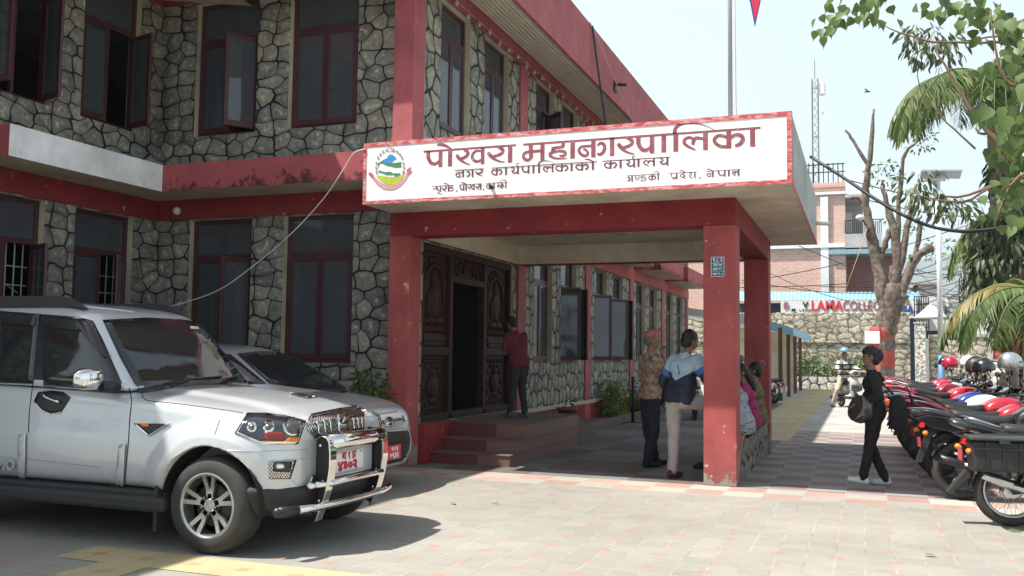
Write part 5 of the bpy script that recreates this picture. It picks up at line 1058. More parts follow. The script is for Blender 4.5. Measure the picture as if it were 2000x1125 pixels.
    fuse('trousers', q, bottom, t, .012, 4, .009)
    if shoes:
        for k in 'LR':
            a = J['ank'+k]; d = V(P.get('toe'+k, (1, 0, 0))).normalized(); n = MB()
            cap(n, a+V((0, 0, -.04))-d*.035, .04, a+V((0, 0, -.048))+d*.15, .033); cap(n, a+V((0, 0, -.01))-d*.02, .04, a+V((0, 0, -.02))+d*.04, .037)
            so_ = fuse('shoe', n, shoe, t, .01, 2)
            z0 = (a.z-.085)
            for v in so_.data.vertices: v.co.z = max(v.co.z, z0+.002)
    if hair:
        h = MB(); h.ell(Hd(-.016, 0, .185), (.094, .085, .1), hR.to_3x3().to_4x4()); h.ell(Hd(-.045, 0, .13), (.065, .076, .08), hR.to_3x3().to_4x4())
        if hair == 'bun': h.ell(Hd(-.085, 0, .17), (.06, .07, .075), hR.to_3x3().to_4x4()); h.ell(Hd(.0, 0, .215), (.1, .088, .075), hR.to_3x3().to_4x4())
        if hair == 'long': h.ell(Hd(-.07, 0, .06), (.05, .075, .11), hR.to_3x3().to_4x4()); cap(h, Hd(-.085, 0, .03), .055, Hd(-.1, .02, -.12), .03)
        fuse('hair', h, M_HAIR, t, .008, 1, .011, 3.5)
    return t, Hd, hR, U, J
cloth = lambda n, c, **k: mat(n, c, .85, var=k.pop('var', .18), bump=.15, bsc=120, **k)
M_NAVY = cloth('navy_cloth', (.012, .014, .026)); M_BLKC = cloth('black_cloth', (.0075, .0075, .009)); M_GRYC = cloth('grey_joggers', (.36, .345, .34)); M_MAR = cloth('maroon_cloth', (.11, .012, .02)); M_DRK = cloth('dark_trousers', (.018, .019, .022))
M_PNK = cloth('pink_cloth', (.36, .03, .12)); M_KHA = cloth('khaki', (.42, .36, .27)); M_WSH = cloth('white_canvas', (.68, .68, .67)); M_MSH_ = cloth('maroon_shoe', (.1, .015, .02)); M_BSH = cloth('dark_shoe', (.02, .017, .015))
g = G('paisley_shirt'); v = g.n('TexVoronoi', voronoi_dimensions='3D'); v.inputs['Scale'].default_value = 17.; g.put(v.inputs[0], g.co())
d = v.outputs['Distance']; c0 = g.mix(g.mr(g.noise(30., 3.)[0], .45, .55), (.33, .25, .18), (.25, .165, .12)); c0 = g.mix(g.ma('MULTIPLY', g.ma('GREATER_THAN', d, .2), g.ma('LESS_THAN', d, .32)), c0, (.48, .4, .32)); c0 = g.mix(g.ma('LESS_THAN', d, .12), c0, (.25, .08, .075)); c0 = g.mix(g.ma('GREATER_THAN', d, .72), c0, (.2, .08, .07))
M_PAI = g.fin(c0, .85)
g = G('dashed_shirt'); x, y, z = g.xyz(); w_ = g.n('TexVoronoi', voronoi_dimensions='3D'); w_.inputs['Scale'].default_value = 1.; g.put(w_.inputs[0], g.vec(g.ma('MULTIPLY', x, 14.), g.ma('MULTIPLY', y, 14.), g.ma('MULTIPLY', z, 34.)))
M_DSH = g.fin(g.mix(g.ma('LESS_THAN', w_.outputs['Distance'], .28), (.36, .39, .45), (.07, .075, .1)), .85)
g = G('yoke_jacket'); x, y, z = g.xyz(); yy = g.ma('ABSOLUTE', y); k = g.ma('SUBTRACT', z, g.ma('MULTIPLY', yy, .62)); zz = g.ma('GREATER_THAN', k, 1.12)
side = g.ma('MULTIPLY', g.ma('GREATER_THAN', yy, .175), g.ma('GREATER_THAN', z, g.ma('ADD', 1.02, g.ma('MULTIPLY', yy, .7))))
c0 = g.mix(side, (.012, .016, .035), (.05, .14, .4)); c0 = g.mix(zz, c0, (.36, .5, .6)); c0 = g.mix(g.ma('GREATER_THAN', g.ma('ADD', x, z), 5.), c0, (0, 0, 0)); c0 = g.mix(g.ma('LESS_THAN', z, .855), c0, (.03, .06, .3))
lg = g.ma('MULTIPLY', g.ma('LESS_THAN', g.ma('ABSOLUTE', g.ma('ADD', y, g.ma('MULTIPLY', g.ma('SUBTRACT', z, 1.24), -.15))), .007), g.ma('MULTIPLY', g.ma('GREATER_THAN', z, 1.19), g.ma('LESS_THAN', z, 1.3)))
M_YOK = g.fin(g.mix(lg, c0, (.015, .015, .02)), .7)
g = G('striped_jumper'); x, y, z = g.xyz(); s_ = g.ma('FRACT', g.ma('DIVIDE', z, .14)); c0 = g.mix(g.ma('GREATER_THAN', s_, .62), (.6, .6, .58), (.02, .02, .024)); c0 = g.mix(g.ma('MULTIPLY', g.ma('GREATER_THAN', s_, .35), g.ma('LESS_THAN', s_, .5)), c0, (.3, .31, .33))
M_STR = g.fin(c0, .85)
M_TOPI = cloth('patterned_cap', (.45, .2, .18), c2=(.3, .06, .06), sc=40); M_OLV = cloth('olive_print', (.12, .13, .05), c2=(.25, .14, .1), sc=20)
# man in a patterned cap, hand on chin
t, Hd, hR, U, J = person('man in pink patterned cap and paisley shirt standing with hand on chin', (-2.62, 12.15, 0), 38, dict(elbR=(.13, -.22, 1.08), wriR=(.15, -.06, 1.37), handR=(-.1, .35, 1), curlR=.9, elbL=(.02, .26, 1.08), wriL=(.2, .2, .9), handL=(.6, -.2, -.5), curlL=.8, kneL=(.03, .1, .48), kneR=(0, -.1, .48), ankL=(.12, .12, .085), ankR=(-.08, -.1, .085), look=-12, nod=6, leg=1.2), M_PAI, M_NAVY, M_BSH, sc=1.045, sleeve='short')
cp = MB(); rg = []
for r_, z in ((.093, .19), (.096, .22), (.09, .255), (.078, .285), (.045, .3)): rg.append([Hd(-.005+r_*1.08*math.cos(a), r_*.93*math.sin(a), z+.02*math.cos(a)) for a in [2*math.pi*i/20 for i in range(20)]])
cp.loft(rg).build('topi_cap', M_TOPI, t)
h_ = MB(); h_.ell(Hd(-.03, 0, .15), (.072, .08, .075)); fuse('hair', h_, mat('grey_hair', (.12, .115, .11), .6), t, .01, 2)
MB().box(-.05, .05, -.125, .125, .93, .965).build('belt', M_BLK, t)
h = helmet('dark open helmet hanging from the hand of the man in the patterned cap', HM['matt'], 'half'); h.location = (-2.43, 12.36, .86); h.rotation_euler = (R(30), R(20), R(60)); h.scale = (1.15,)*3
# man in blue and white jacket, one foot up on the bench
t, Hd, hR, U, J = person('man in navy jacket with pale blue yoke, grey joggers, one foot on the bench', (-2.05, 11.15, 0), 62, dict(lean=15, kneL=(.02, .09, .48), ankL=(-.03, .08, .085), kneR=(.36, -.22, .82), ankR=(.36, -.3, .60), hip=(0, 0, .93), elbL=(.02, .27, 1.1), wriL=(.24, .2, .93), elbR=(.12, -.27, 1.15), wriR=(.36, -.2, 1.0), look=-18, nod=8, leg=1.1), M_YOK, M_GRYC, M_MSH_, 'short', sc=1.035, fat=1.08)
# people sitting on the bench wall, backs outwards
SIT = dict(sit=1, hip=(0, 0, .1), kneL=(.42, .12, .1), kneR=(.42, -.12, .1), ankL=(.44, .12, -.38), ankR=(.44, -.12, -.38))
def seated(label, y, rz, P, top, bot, hair, fat=1.1, sleeve='long'):
    q = dict(SIT); q.update(P); return person(label, (-1.37, y, .51), rz, q, top, bot, M_BSH, hair, sc=.97, fat=fat, sleeve=sleeve, group='people sitting on the bench wall')
arms = lambda: dict(elbL=(.1, .25, .36), wriL=(.3, .12, .24), elbR=(.1, -.25, .36), wriR=(.3, -.12, .24))
seated('person in grey shirt with dark dashes sitting on the bench behind the column', 11.75, 178, dict(lean=14, **arms()), M_DSH, M_NAVY, 'short', 1.2)
seated('woman in bright pink top with tied black hair sitting on the bench', 12.75, 180, dict(lean=12, look=22, nod=12, **arms()), M_PNK, M_DRK, 'long', 1.05)
seated('person in olive print sitting on the bench beyond the pink woman', 13.55, 180, dict(lean=6, **arms()), M_OLV, M_DRK, 'short', 1.)
# man in maroon at the carved door
person('man in maroon shirt and dark trousers standing by the carved door, head bowed', (-4.75, 12.95, .51), 150, dict(lean=12, elbL=(.12, .22, 1.12), wriL=(.24, .08, 1.25), elbR=(.12, -.22, 1.12), wriR=(.24, -.05, 1.22), curlL=.8, curlR=.8, nod=28, kneL=(.04, .09, .48), ankL=(.1, .1, .085), ankR=(-.05, -.1, .085)), M_MAR, M_DRK, cloth('trainer', (.03, .03, .032), c2=(.2, .2, .2), sc=25), 'short', sc=.9, fat=1.08)
# woman in black walking left with a helmet on her arm
t, Hd, hR, U, J = person('person in black with white canvas shoes walking left, carrying a helmet and backpack', (.12, 11.55, 0), 178, dict(lean=3, hip=(0, 0, .885), kneL=(.06, .08, .5), ankL=(.14, .07, .1), toeL=(1, 0, .12), kneR=(.06, -.08, .47), ankR=(-.11, -.09, .085), elbL=(-.06, .24, 1.1), wriL=(.17, .2, 1.0), elbR=(-.02, -.24, 1.09), wriR=(.2, -.22, .98), look=4, leg=1.0), M_BLKC, M_BLKC, M_WSH, 'bun', sc=.94, fat=1.1)
fz = MB(); cap(fz, U(-.07, -.06, 1.36), .04, U(-.07, .06, 1.36), .04); cap(fz, U(-.1, -.03, 1.3), .04, U(-.1, .03, 1.3), .04); fuse('hood', fz, M_BLKC, t, .012, 3)
MB().tube([U(.1, -.1, .87), U(.115, 0, .85), U(.1, .1, .87)], .018, 6).build('red_shirt_hem', cloth('red_cloth', (.35, .02, .04)), t)
bk = thing('backpack', 'black backpack slung low behind the walking person in black', 'backpack', (.42, 11.5, .9), 0)
b_ = MB()
for z_ in (.12, .06, 0, -.06, -.12, -.18): cap(b_, (.01-.05*z_, -.09, z_), .1+.02*(z_ < .1), (.01-.05*z_, .09, z_), .1+.02*(z_ < .1))
fuse('bag', b_, M_BLKC, bk, .012, 4, .006); bk.scale = (.8, .8, .8); bk.location = (.36, 11.5, .87)
MB().tube([(-.1, -.1, -.16), (-.08, -.14, -.3), (.02, -.15, -.3), (.06, -.12, -.18)], .012, 6, flat=.5).build('strap', M_BLKC, bk); MB().ell((.02, -.19, 0), (.05, .01, .03), n=10, k=6).build('buckle', M_BLK, bk)
MB().tube([(-.05, -.06, .22), (-.2, -.08, .38), (-.24, -.05, .3)], .018, 6, flat=.5).build('strap', M_BLKC, bk)
um = thing('umbrella', 'closed black umbrella hanging point down from the backpack', 'umbrella', (.56, 11.46, .95))
MB().tube([(-.06, 0, .08), (-.03, 0, -.05), (.08, 0, -.42), (.1, 0, -.47)], [.012, .03, .016, .004], 8).build('canopy', M_BLKC, um); MB().tube([(-.06, 0, .08), (-.1, 0, .18), (-.13, 0, .17)], .01, 6).build('handle', M_BLK, um)
h = helmet('olive full face helmet carried on the forearm of the walking person', HM['olive'], 'full'); h.location = tuple(atY(1676, 797, 11.35)); h.rotation_euler = (R(-20), R(110), R(15)); h.scale = (1.16,)*3
# scooter rider
sA.location = (-.62, 29.75, 0); sA.rotation_euler = (0, 0, R(-66))
t, Hd, hR, U, J = person('man in striped jumper and blue helmet riding the silver scooter towards the camera', (-.55, 29.6, 0), -66, dict(sit=1, hip=(.05, 0, .86), lean=6, kneL=(.42, .2, .66), ankL=(.42, .22, .36), kneR=(.3, -.32, .5), ankR=(.2, -.42, .085), elbL=(.26, .3, 1.1), wriL=(.62, .34, 1.04), elbR=(.26, -.3, 1.1), wriR=(.62, -.34, 1.04), curlL=.9, curlR=.9, look=-20), M_STR, M_KHA, cloth('brown_shoe', (.1, .04, .03)), None, sc=1.02)
for s_ in (-1, 1): MB().tube([U(-.1, s_*.09, 1.38), U(.05, s_*.1, 1.36), U(.125, s_*.11, 1.24), U(.12, s_*.12, 1.05)], .02, 6, flat=.5).build('bag_strap', M_BLKC, t)
h = helmet('pale blue helmet worn by the scooter rider', mat('helmet_blue', (.2, .35, .5), .2, .3, coat=1.), 'half'); h.location = tuple(t.location + Matrix.Rotation(t.rotation_euler.z, 3, 'Z') @ (Hd(-.005, 0, .19)*1.02)); h.rotation_euler = (0, R(-4), R(-86)); h.scale = (1.1,)*3
# ================================================================ surroundings
rnd = random.Random(5)
def leafmat(name, c, c2, sub=.3):
    g = G(name); oi = g.n('NewGeometry').outputs['Random Per Island']; n = g.noise(2.2, 3.)[0]
    MATS[name] = g.fin(g.mix(g.ma('ADD', g.ma('MULTIPLY', oi, .7), g.ma('MULTIPLY', g.mr(n, .3, .7), .3)), c, c2), .5, sub=sub); return MATS[name]
L_PEE = leafmat('peepal_leaf', (.045, .095, .026), (.17, .24, .075), .38); L_PALM = leafmat('palm_leaf', (.035, .075, .022), (.19, .24, .085), .3); L_DRY = leafmat('dry_palm_leaf', (.13, .12, .035), (.30, .25, .08), .25)
L_BUSH = leafmat('bush_leaf', (.03, .08, .012), (.10, .19, .03), .3); L_DULL = leafmat('dull_leaf', (.045, .07, .03), (.15, .18, .09), .25); L_LIME = leafmat('young_leaf', (.09, .17, .03), (.25, .33, .06), .4)
M_BARK = mat('bark', (.085, .065, .05), .9, c2=(.19, .155, .12), sc=7, bump=.9, bsc=22); M_TWIG = mat('twig', (.16, .10, .06), .8); M_BARKP = mat('pale_bark', (.30, .26, .2), .85, var=.3, bump=.5, bsc=30)
def leaf(mb, p, d, n, ln, wd, shape='oval', droop=.25):
    d = V(d).normalized(); n = V(n); s_ = d.cross(n); s_ = s_.normalized() if s_.length > 1e-4 else d.orthogonal(); n = s_.cross(d); p = V(p)
    pr = {'oval': ((0, 0), (.3, .42), (.65, .42), (1, 0)), 'heart': ((0, .1), (.12, .46), (.4, .5), (.72, .22), (.86, .06), (1.12, 0)), 'strip': ((0, .3), (.5, .5), (1, 0))}[shape]
    mid = [p+d*ln*a-n*(ln*droop*a*a) for a, w in pr]; L = [m+s_*wd*w+n*wd*w*.25 for m, (a, w) in zip(mid, pr)]; Rr = [m-s_*wd*w+n*wd*w*.25 for m, (a, w) in zip(mid, pr)]; k = len(pr)
    mb.add(mid+L+Rr, [(i, i+1, k+i+1, k+i) for i in range(k-1)]+[(i+1, i, 2*k+i, 2*k+i+1) for i in range(k-1)], 0, True)
def rv(): return V((rnd.gauss(0, 1), rnd.gauss(0, 1), rnd.gauss(0, 1))).normalized()
def tuft(mb, c, r, n, ln, wd, shape='oval', down=.4):
    for _ in range(n):
        q = rv(); p = V(c)+V((q.x*r[0], q.y*r[1], q.z*r[2]))*rnd.random()**.4; leaf(mb, p, q+V((0, 0, -down)), rv()+V((0, 0, 1)), ln*rnd.uniform(.7, 1.25), wd*rnd.uniform(.8, 1.2), shape)
M_BRK = None
g = G('brick'); x, y, z = g.xyz(); b_ = g.n('TexBrick'); g.put(b_.inputs[0], g.vec(g.ma('ADD', x, y), z)); b_.inputs['Scale'].default_value = 1.; b_.inputs['Brick Width'].default_value = .42; b_.inputs['Row Height'].default_value = .16; b_.inputs['Mortar Size'].default_value = .018
b_.inputs[1].default_value = (.5, .27, .21, 1); b_.inputs[2].default_value = (.58, .35, .28, 1); b_.inputs[3].default_value = (.55, .45, .4, 1)
M_BRK = g.fin(g.mix(g.mr(g.noise(.35, 5., .6)[0], .5, .7, 0, .4), b_.outputs[0], (.5, .38, .33)), .85)
M_BLU = mat('blue_sheet', (.22, .42, .55), .5, var=.15); M_CON = mat('concrete', (.36, .36, .35), .85, var=.25, sc=2, bump=.2)
M_PW = mat('pale_wall', (.62, .63, .62), .7, var=.1); M_IRON = mat('iron', (.03, .028, .028), .5, .6)
M_RUB = stonewall('rubble', .5, .3, .05, (.1, .09, .07), 3., .35, ((.33, .29, .22), (.24, .21, .16), (.45, .41, .32)))
def at(px, py, y): return atY(px, py, y)
# boundary wall, planter, hedge
bw = thing('boundary_wall', 'high rubble stone wall closing the far end of the yard', 'wall', (-2, 48, 0))
MB().box(-14, 2.1, 48, 48.5, 0, 3.62).build('rubble', M_RUB, bw, world=True); tp = MB()
for k in range(70): tp.ell((-13.8+.23*k, 48.2, 3.62), (rnd.uniform(.1, .2), .22, rnd.uniform(.02, .07)), n=8, k=6)
tp.build('coping', M_RUB, bw, world=True); MB().box(-14, 2.12, 47.9, 48, 2.2, 2.28).build('string_course', M_RUB, bw, world=True)
bw2 = thing('boundary_wall', 'lower rubble wall right of the pruned tree, under the railings', 'wall', (8, 47.6, 0)); MB().box(2.9, 16, 47.6, 48.1, 0, 2.5).build('rubble', M_RUB, bw2, world=True); MB().box(2.9, 16, 47.55, 48.15, 2.5, 2.6).build('coping', M_CON, bw2, world=True)
for X, m, lb, z1, w_ in ((2.5, mat('whitewash', (.6, .57, .5), .8, c2=(.12, .11, .1), sc=9), 'white painted brick pillar between the two rubble walls', 3.1, .45), (5.6, M_CON, 'grey concrete pillar at the gate railing', 3.0, .5)):
    q = thing('pillar', lb, 'pillar', (X, 47.3, 0)); MB().box(-w_/2, w_/2, -.2, .2, 0, z1).build('shaft', m, q, bevel=.01); MB().box(-w_/2-.04, w_/2+.04, -.24, .24, z1, z1+.08).build('cap', m, q)
pw = MB().box(-3.7, .9, 46.2, 46.5, 0, .55).box(.88, 1.2, 46.21, 47.9, 0, .55); pl_ = pw.build('planter_wall', stonewall('planter_stone', .42, .4, .06, (.02, .02, .018), 1., .2, ((.5, .49, .43), (.38, .37, .33), (.6, .58, .5)))); tag(pl_, 'low kerb of white stones with dark joints in front of the rubble wall', 'low wall')
so_ = sheet('soil', -3.7, .9, 46.5, 47.9, .5, mat('soil', (.12, .08, .055), .95, var=.3, bump=.4))
hd = MB()
for k in range(46): tuft(hd, (-3.6+4.3*rnd.random(), 47.1+rnd.uniform(-.5, .5), .55+rnd.random()*.85), (.35, .3, .35), 26, .2, .09)
tag(hd.build('hedge', L_BUSH, fix=False), 'bright green hedge along the foot of the rubble wall', 'hedge', kind='stuff')
# shed
sh = thing('shed', 'open shed with a white edged roof on brown posts beyond the wing', 'shed', (-4, 38, 0))
MB().prism([(-6.6, 3.25), (-3.0, 2.72), (-3.0, 2.48), (-6.6, 3.0)], lambda u, v, w: (u, 31.8+w, v), 13.5).build('roof', M_PW, sh, world=True)
MB().prism([(-2.98, 2.7), (-2.2, 2.45), (-2.2, 2.2), (-2.98, 2.4)], lambda u, v, w: (u, 33+w, v), 12).build('eave', M_BLU, sh, world=True)
MB().box(-6.5, -3.0, 44.8, 45.2, 0, 2.9).build('wall', M_CRM, sh, world=True)
for y in (32.4, 36, 39.6, 43): MB().box(-2.65, -2.52, y, y+.13, 0, 2.45).build('post', mat('brown_post', (.13, .06, .04), .6), sh, world=True)
# brick building across the street
bb_ = thing('brick_building', 'pink brick building with white concrete frame and balconies across the street', 'building', (0, 63, 0))
A = lambda px, py, y=62: at(px, py, y)
def bx2(name, px0, py0, px1, py1, y0, y1, m):
    a, b = A(px0, py1, y0), A(px1, py0, y0); return MB().box(a.x, b.x, y0, y1, a.z, b.z).build(name, m, bb_, world=True)
bx2('wall', 1330, 355, 1650, 900, 62.2, 76, M_BRK); bx2('frame', 1604, 384, 1617, 590, 62, 62.4, M_PW); bx2('frame', 1330, 474, 1655, 491, 61.95, 62.3, M_PW); bx2('frame', 1330, 378, 1655, 388, 61.98, 62.3, M_PW); bx2('parapet', 1330, 357, 1651, 379, 62.1, 62.35, M_BRK)
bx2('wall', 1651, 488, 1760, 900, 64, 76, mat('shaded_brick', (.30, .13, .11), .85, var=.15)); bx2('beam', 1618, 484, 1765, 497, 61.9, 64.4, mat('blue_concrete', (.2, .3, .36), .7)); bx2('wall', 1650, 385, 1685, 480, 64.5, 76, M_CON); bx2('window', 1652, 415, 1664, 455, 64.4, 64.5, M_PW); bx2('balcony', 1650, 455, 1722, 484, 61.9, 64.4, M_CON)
rl = MB()
for k in range(20): a = A(1650+k*3.7, 455, 62); rl.box(a.x, a.x+.05, 62, 62.05, a.z, a.z+.75)
a, b = A(1650, 430, 62), A(1724, 430, 62); rl.box(a.x, b.x, 61.99, 62.06, a.z-.05, a.z); rl.build('railing', M_IRON, bb_, world=True)
bx2('roof_slab', 1650, 378, 1695, 386, 62, 66, M_CON)
rl = MB()
for k in range(10): a = A(1560+k*9.5, 357, 63); rl.box(a.x, a.x+.06, 63, 63.06, a.z, a.z+1.3)
a, b = A(1560, 340, 63), A(1650, 340, 63); rl.box(a.x, b.x, 62.98, 63.07, a.z, a.z+.06); a = A(1560, 325, 63); rl.box(a.x, b.x, 62.98, 63.07, a.z, a.z+.06); rl.build('railing', M_IRON, bb_, world=True)
aw = thing('awning', 'long pale blue corrugated awning above the red lettered shop sign', 'awning', (0, 57, 4))
a, b = A(1436, 570, 60), A(1796, 572, 60); c, d = A(1436, 588, 56), A(1796, 586, 56); n_ = 90; rg = []
for i in range(n_+1):
    t_ = i/n_; w_ = .05*(i % 2); rg.append([a.lerp(b, t_)+V((0, 0, w_)), c.lerp(d, t_)+V((0, 0, w_))])
MB().loft(rg, caps=False, closed=False, sm=False).build('sheet', M_BLU, aw, world=True)
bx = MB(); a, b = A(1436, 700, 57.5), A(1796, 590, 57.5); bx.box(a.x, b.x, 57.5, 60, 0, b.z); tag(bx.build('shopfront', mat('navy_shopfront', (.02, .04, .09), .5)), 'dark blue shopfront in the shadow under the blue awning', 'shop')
sg = thing('shop_sign', 'white shop sign with red LAMA lettering seen over the rubble wall', 'sign', tuple(A(1620, 600, 55)))
a, b = A(1525, 613, 55), A(1792, 586, 55); MB().box(a.x, b.x, 55, 55.12, a.z-.25, b.z).build('board', M_PW, sg, world=True)
def sgt(s_, px, py, size, m, sx=1., off=.0): p = A(px, py, 54.97)-sg.location; text('sign_lettering', s_, size, m, sg, T(*p) @ FACE_Y, .01, off, sx=sx)
M_SR = mat('sign_red', (.6, .03, .05), .5); M_SM = mat('sign_maroon', (.3, .08, .1), .5)
sgt('LAMA', 1615, 598, .78, M_SR, .84, .02); sgt('COLLECTION', 1706, 598, .74, M_SM, .7, .008); sgt('LAMA', 1573, 606, .2, M_IRON, 1.3); sgt('V', 1573, 596, .45, M_IRON, 1., .02)
def pp(name, pts, m, y=54.95): P_ = [A(px, py, y) for px, py in pts]; MB().add([q-sg.location for q in P_], [tuple(range(len(P_)))]).build(name, m, sg, fix=False)
pp('poster_figure', [(1762, 612), (1765, 599), (1773, 595), (1781, 599), (1785, 612)], mat('poster_blue', (.03, .07, .25), .5)); pp('poster_figure', [(1770, 596), (1769, 588), (1773, 584), (1777, 588), (1776, 596)], M_SKIN, 54.94); pp('poster_figure', [(1771, 597), (1773, 606), (1776, 597)], M_PW, 54.93)
pp('poster_figure', [(1531, 604), (1530, 595), (1534, 588), (1540, 592), (1541, 602)], mat('poster_purple', (.3, .1, .2), .5)); pp('poster_figure', [(1546, 611), (1546, 603), (1554, 603), (1554, 611), (1550, 607)], M_IRON)
# lattice mast
mt = thing('lattice_mast', 'slim lattice mast with dishes behind the brick building', 'mast', (0, 92, 0)); b0 = at(1593.5, 355, 92); w_ = .27; m = MB(); mt.location = (b0.x, 92, 0); top = at(1593, 155, 92).z
cs = [(-w_, -w_), (w_, -w_), (w_, w_), (-w_, w_)]
for cx, cy in cs: m.tube([(cx, cy, 0), (cx, cy, top)], .06, 6)
k = 0; z = 8.
while z < top-.8:
    for i in range(4):
        a, b = cs[i], cs[(i+1) % 4]; m.tube([(a[0], a[1], z), (b[0], b[1], z+.8)], .025, 4)
        if k % 6 == 0: m.tube([(a[0], a[1], z), (b[0], b[1], z)], .04, 4)
    z += .8; k += 1
m.build('lattice', mat('mast_steel', (.09, .088, .09), .5, .2), mt); MB().tube([(0, 0, top), (0, 0, top+1.9)], .03, 5).build('rod', M_IRON, mt)
MB().box(.4, .95, -.2, .2, top-1.6, top-.4).build('antenna', M_PW, mt, bevel=.1); MB().lathe([(0, 0), (.2, .05), (.3, .15)], 14, T(.6, -.1, top-3.2) @ Matrix.Rotation(R(90), 4, 'Y')).build('dish', M_PW, mt)
# solar lamp post
lp = at(1838.5, 720, 26); lt = thing('street_lamp', 'slim white solar lamp post with blue base behind the motorcycles', 'street lamp', (lp.x, 26, 0))
MB().tube([(0, 0, 1.55), (0, 0, 6.15)], [.068, .06], 12).build('pole', mat('white_pole', (.68, .71, .74), .4), lt); MB().tube([(0, 0, 0), (0, 0, 1.55)], .075, 12).build('pole_base', mat('pole_blue', (.1, .2, .42), .5), lt)
so2 = MB().box(-.4, .55, -.3, .3, -.03, .03).build('solar_panel', mat('solar_cell', (.28, .32, .38), .3), lt, bevel=.01); so2.location = (0, 0, 6.2); so2.rotation_euler = (R(-8), R(3), 0)
MB().box(-.38, .2, -.1, .1, 6.02, 6.08).build('lamp_head', M_PW, lt, bevel=.02)
# pruned tree
def limb(mb, pts, ws, y, n=10, jit=.0):
    q = []; rs = []
    P_ = [at(px, py, y+(dy if len(p_) > 2 else 0)) for p_ in pts for px, py, dy in [(p_[0], p_[1], p_[2] if len(p_) > 2 else 0)]]
    for i in range(len(P_)-1):
        for k in range(4):
            t_ = k/4; p0, p1, p2, p3 = P_[max(i-1, 0)], P_[i], P_[i+1], P_[min(i+2, len(P_)-1)]
            q.append(.5*((2*p1)+(p2-p0)*t_+(2*p0-5*p1+4*p2-p3)*t_*t_+(p0*-1+3*p1-3*p2+p3)*t_**3)+rv()*jit); rs.append((ws[i]+(ws[i+1]-ws[i])*t_)*.5*y/1820*.97*rnd.uniform(.86, 1.14))
    mb.tube(q+[P_[-1]], rs+[ws[-1]*.5*y/1820*.97], n); return P_
tr = thing('pruned_tree', 'bare pruned tree with stubby limbs and a red painted base', 'tree', tuple(at(1724, 0, 30).xy)+(0,))
tk = MB(); limb(tk, [(1724, 800), (1722, 700), (1728, 645), (1738, 595), (1742, 555)], (44, 42, 44, 40, 30), 30, 14, .015); tk.build('trunk', M_BARK, tr, world=True)
M_RPT = mat('red_tree_paint', (.34, .06, .05), .8, var=.2); rp_ = MB(); limb(rp_, [(1724, 800), (1722, 700), (1724, 640)], (47, 45, 46), 30, 14); rp_.build('painted_base', M_RPT, tr, world=True)
for pts, ws in (([(1733, 610), (1720, 545), (1712, 505), (1698, 440), (1690, 390), (1694, 340), (1700, 300), (1707, 213)], (28, 26, 22, 17, 14, 12, 10, 4)), ([(1696, 325), (1668, 277), (1651, 254)], (8, 6, 4)), ([(1741, 575), (1752, 520), (1748, 455), (1735, 408), (1722, 362)], (20, 18, 17, 12, 5)), ([(1718, 505), (1728, 480), (1738, 448)], (12, 12, 9)), ([(1748, 565), (1764, 490), (1775, 430), (1784, 395)], (16, 14, 10, 5)),
                ([(1750, 595), (1770, 545), (1790, 503), (1822, 480)], (24, 20, 16, 12)), ([(1740, 630), (1752, 600), (1764, 574)], (26, 25, 24)), ([(1753, 475), (1755, 400), (1760, 345), (1768, 300), (1800, 270)], (10, 9, 8, 6, 3)), ([(1784, 508), (1796, 460), (1793, 425)], (10, 9, 7)), ([(1690, 395), (1675, 386), (1662, 386)], (9, 8, 7)), ([(1746, 535), (1738, 570), (1744, 520)], (12, 12, 10))):
    mb = MB(); limb(mb, pts, ws, 30, 10, .02); mb.build('limb', M_BARK, tr, world=True)
lv = MB()
for px, py, r_, n_ in ((1722, 350, .35, 60), (1730, 322, .3, 40), (1758, 345, .22, 30), (1840, 478, .4, 60), (1828, 500, .25, 30), (1790, 440, .2, 26), (1795, 500, .2, 20), (1775, 455, .18, 20), (1735, 430, .15, 16), (1800, 285, .35, 40), (1700, 335, .12, 14), (1810, 265, .3, 30)): tuft(lv, at(px, py, 30), (r_*1.3, r_, r_*.6), n_, .13, .06)
lv.build('foliage', L_BUSH, tr, world=True, fix=False)
fl_ = thing('floodlight', 'small white floodlight clamped to the left limb of the pruned tree', 'lamp', tuple(at(1680, 425, 29.7))); MB().ell((0, 0, 0), (.13, .13, .09)).build('shade', M_PW, fl_); MB().tube([(.05, 0, 0), (.16, .1, -.25)], .02, 6).build('bracket', M_IRON, fl_)
rp = MB().tube([at(1694, 445, 29.5), at(1672, 510, 29.3), at(1650, 570, 29)], .012, 5); tag(rp.build('rope', mat('jute', (.4, .25, .14), .9)), 'tan rope hanging from the left limb of the pruned tree', 'rope')
ws_ = thing('notice_board', 'blank white board on a red post in front of the pruned tree', 'sign', tuple(at(1703, 700, 28.6).xy)+(0,)); a, b = at(1689, 671, 28.6), at(1718, 647, 28.6)
MB().box(a.x, b.x, 28.58, 28.62, a.z, b.z).build('board', mat('board_white', (.84, .84, .83), .5, var=.03), ws_, world=True, bevel=.006); MB().box((a.x+b.x)/2-.14, (a.x+b.x)/2+.2, 28.63, 28.8, 0, a.z+.1).build('post', mat('red_post', (.5, .12, .08), .6), ws_, world=True)
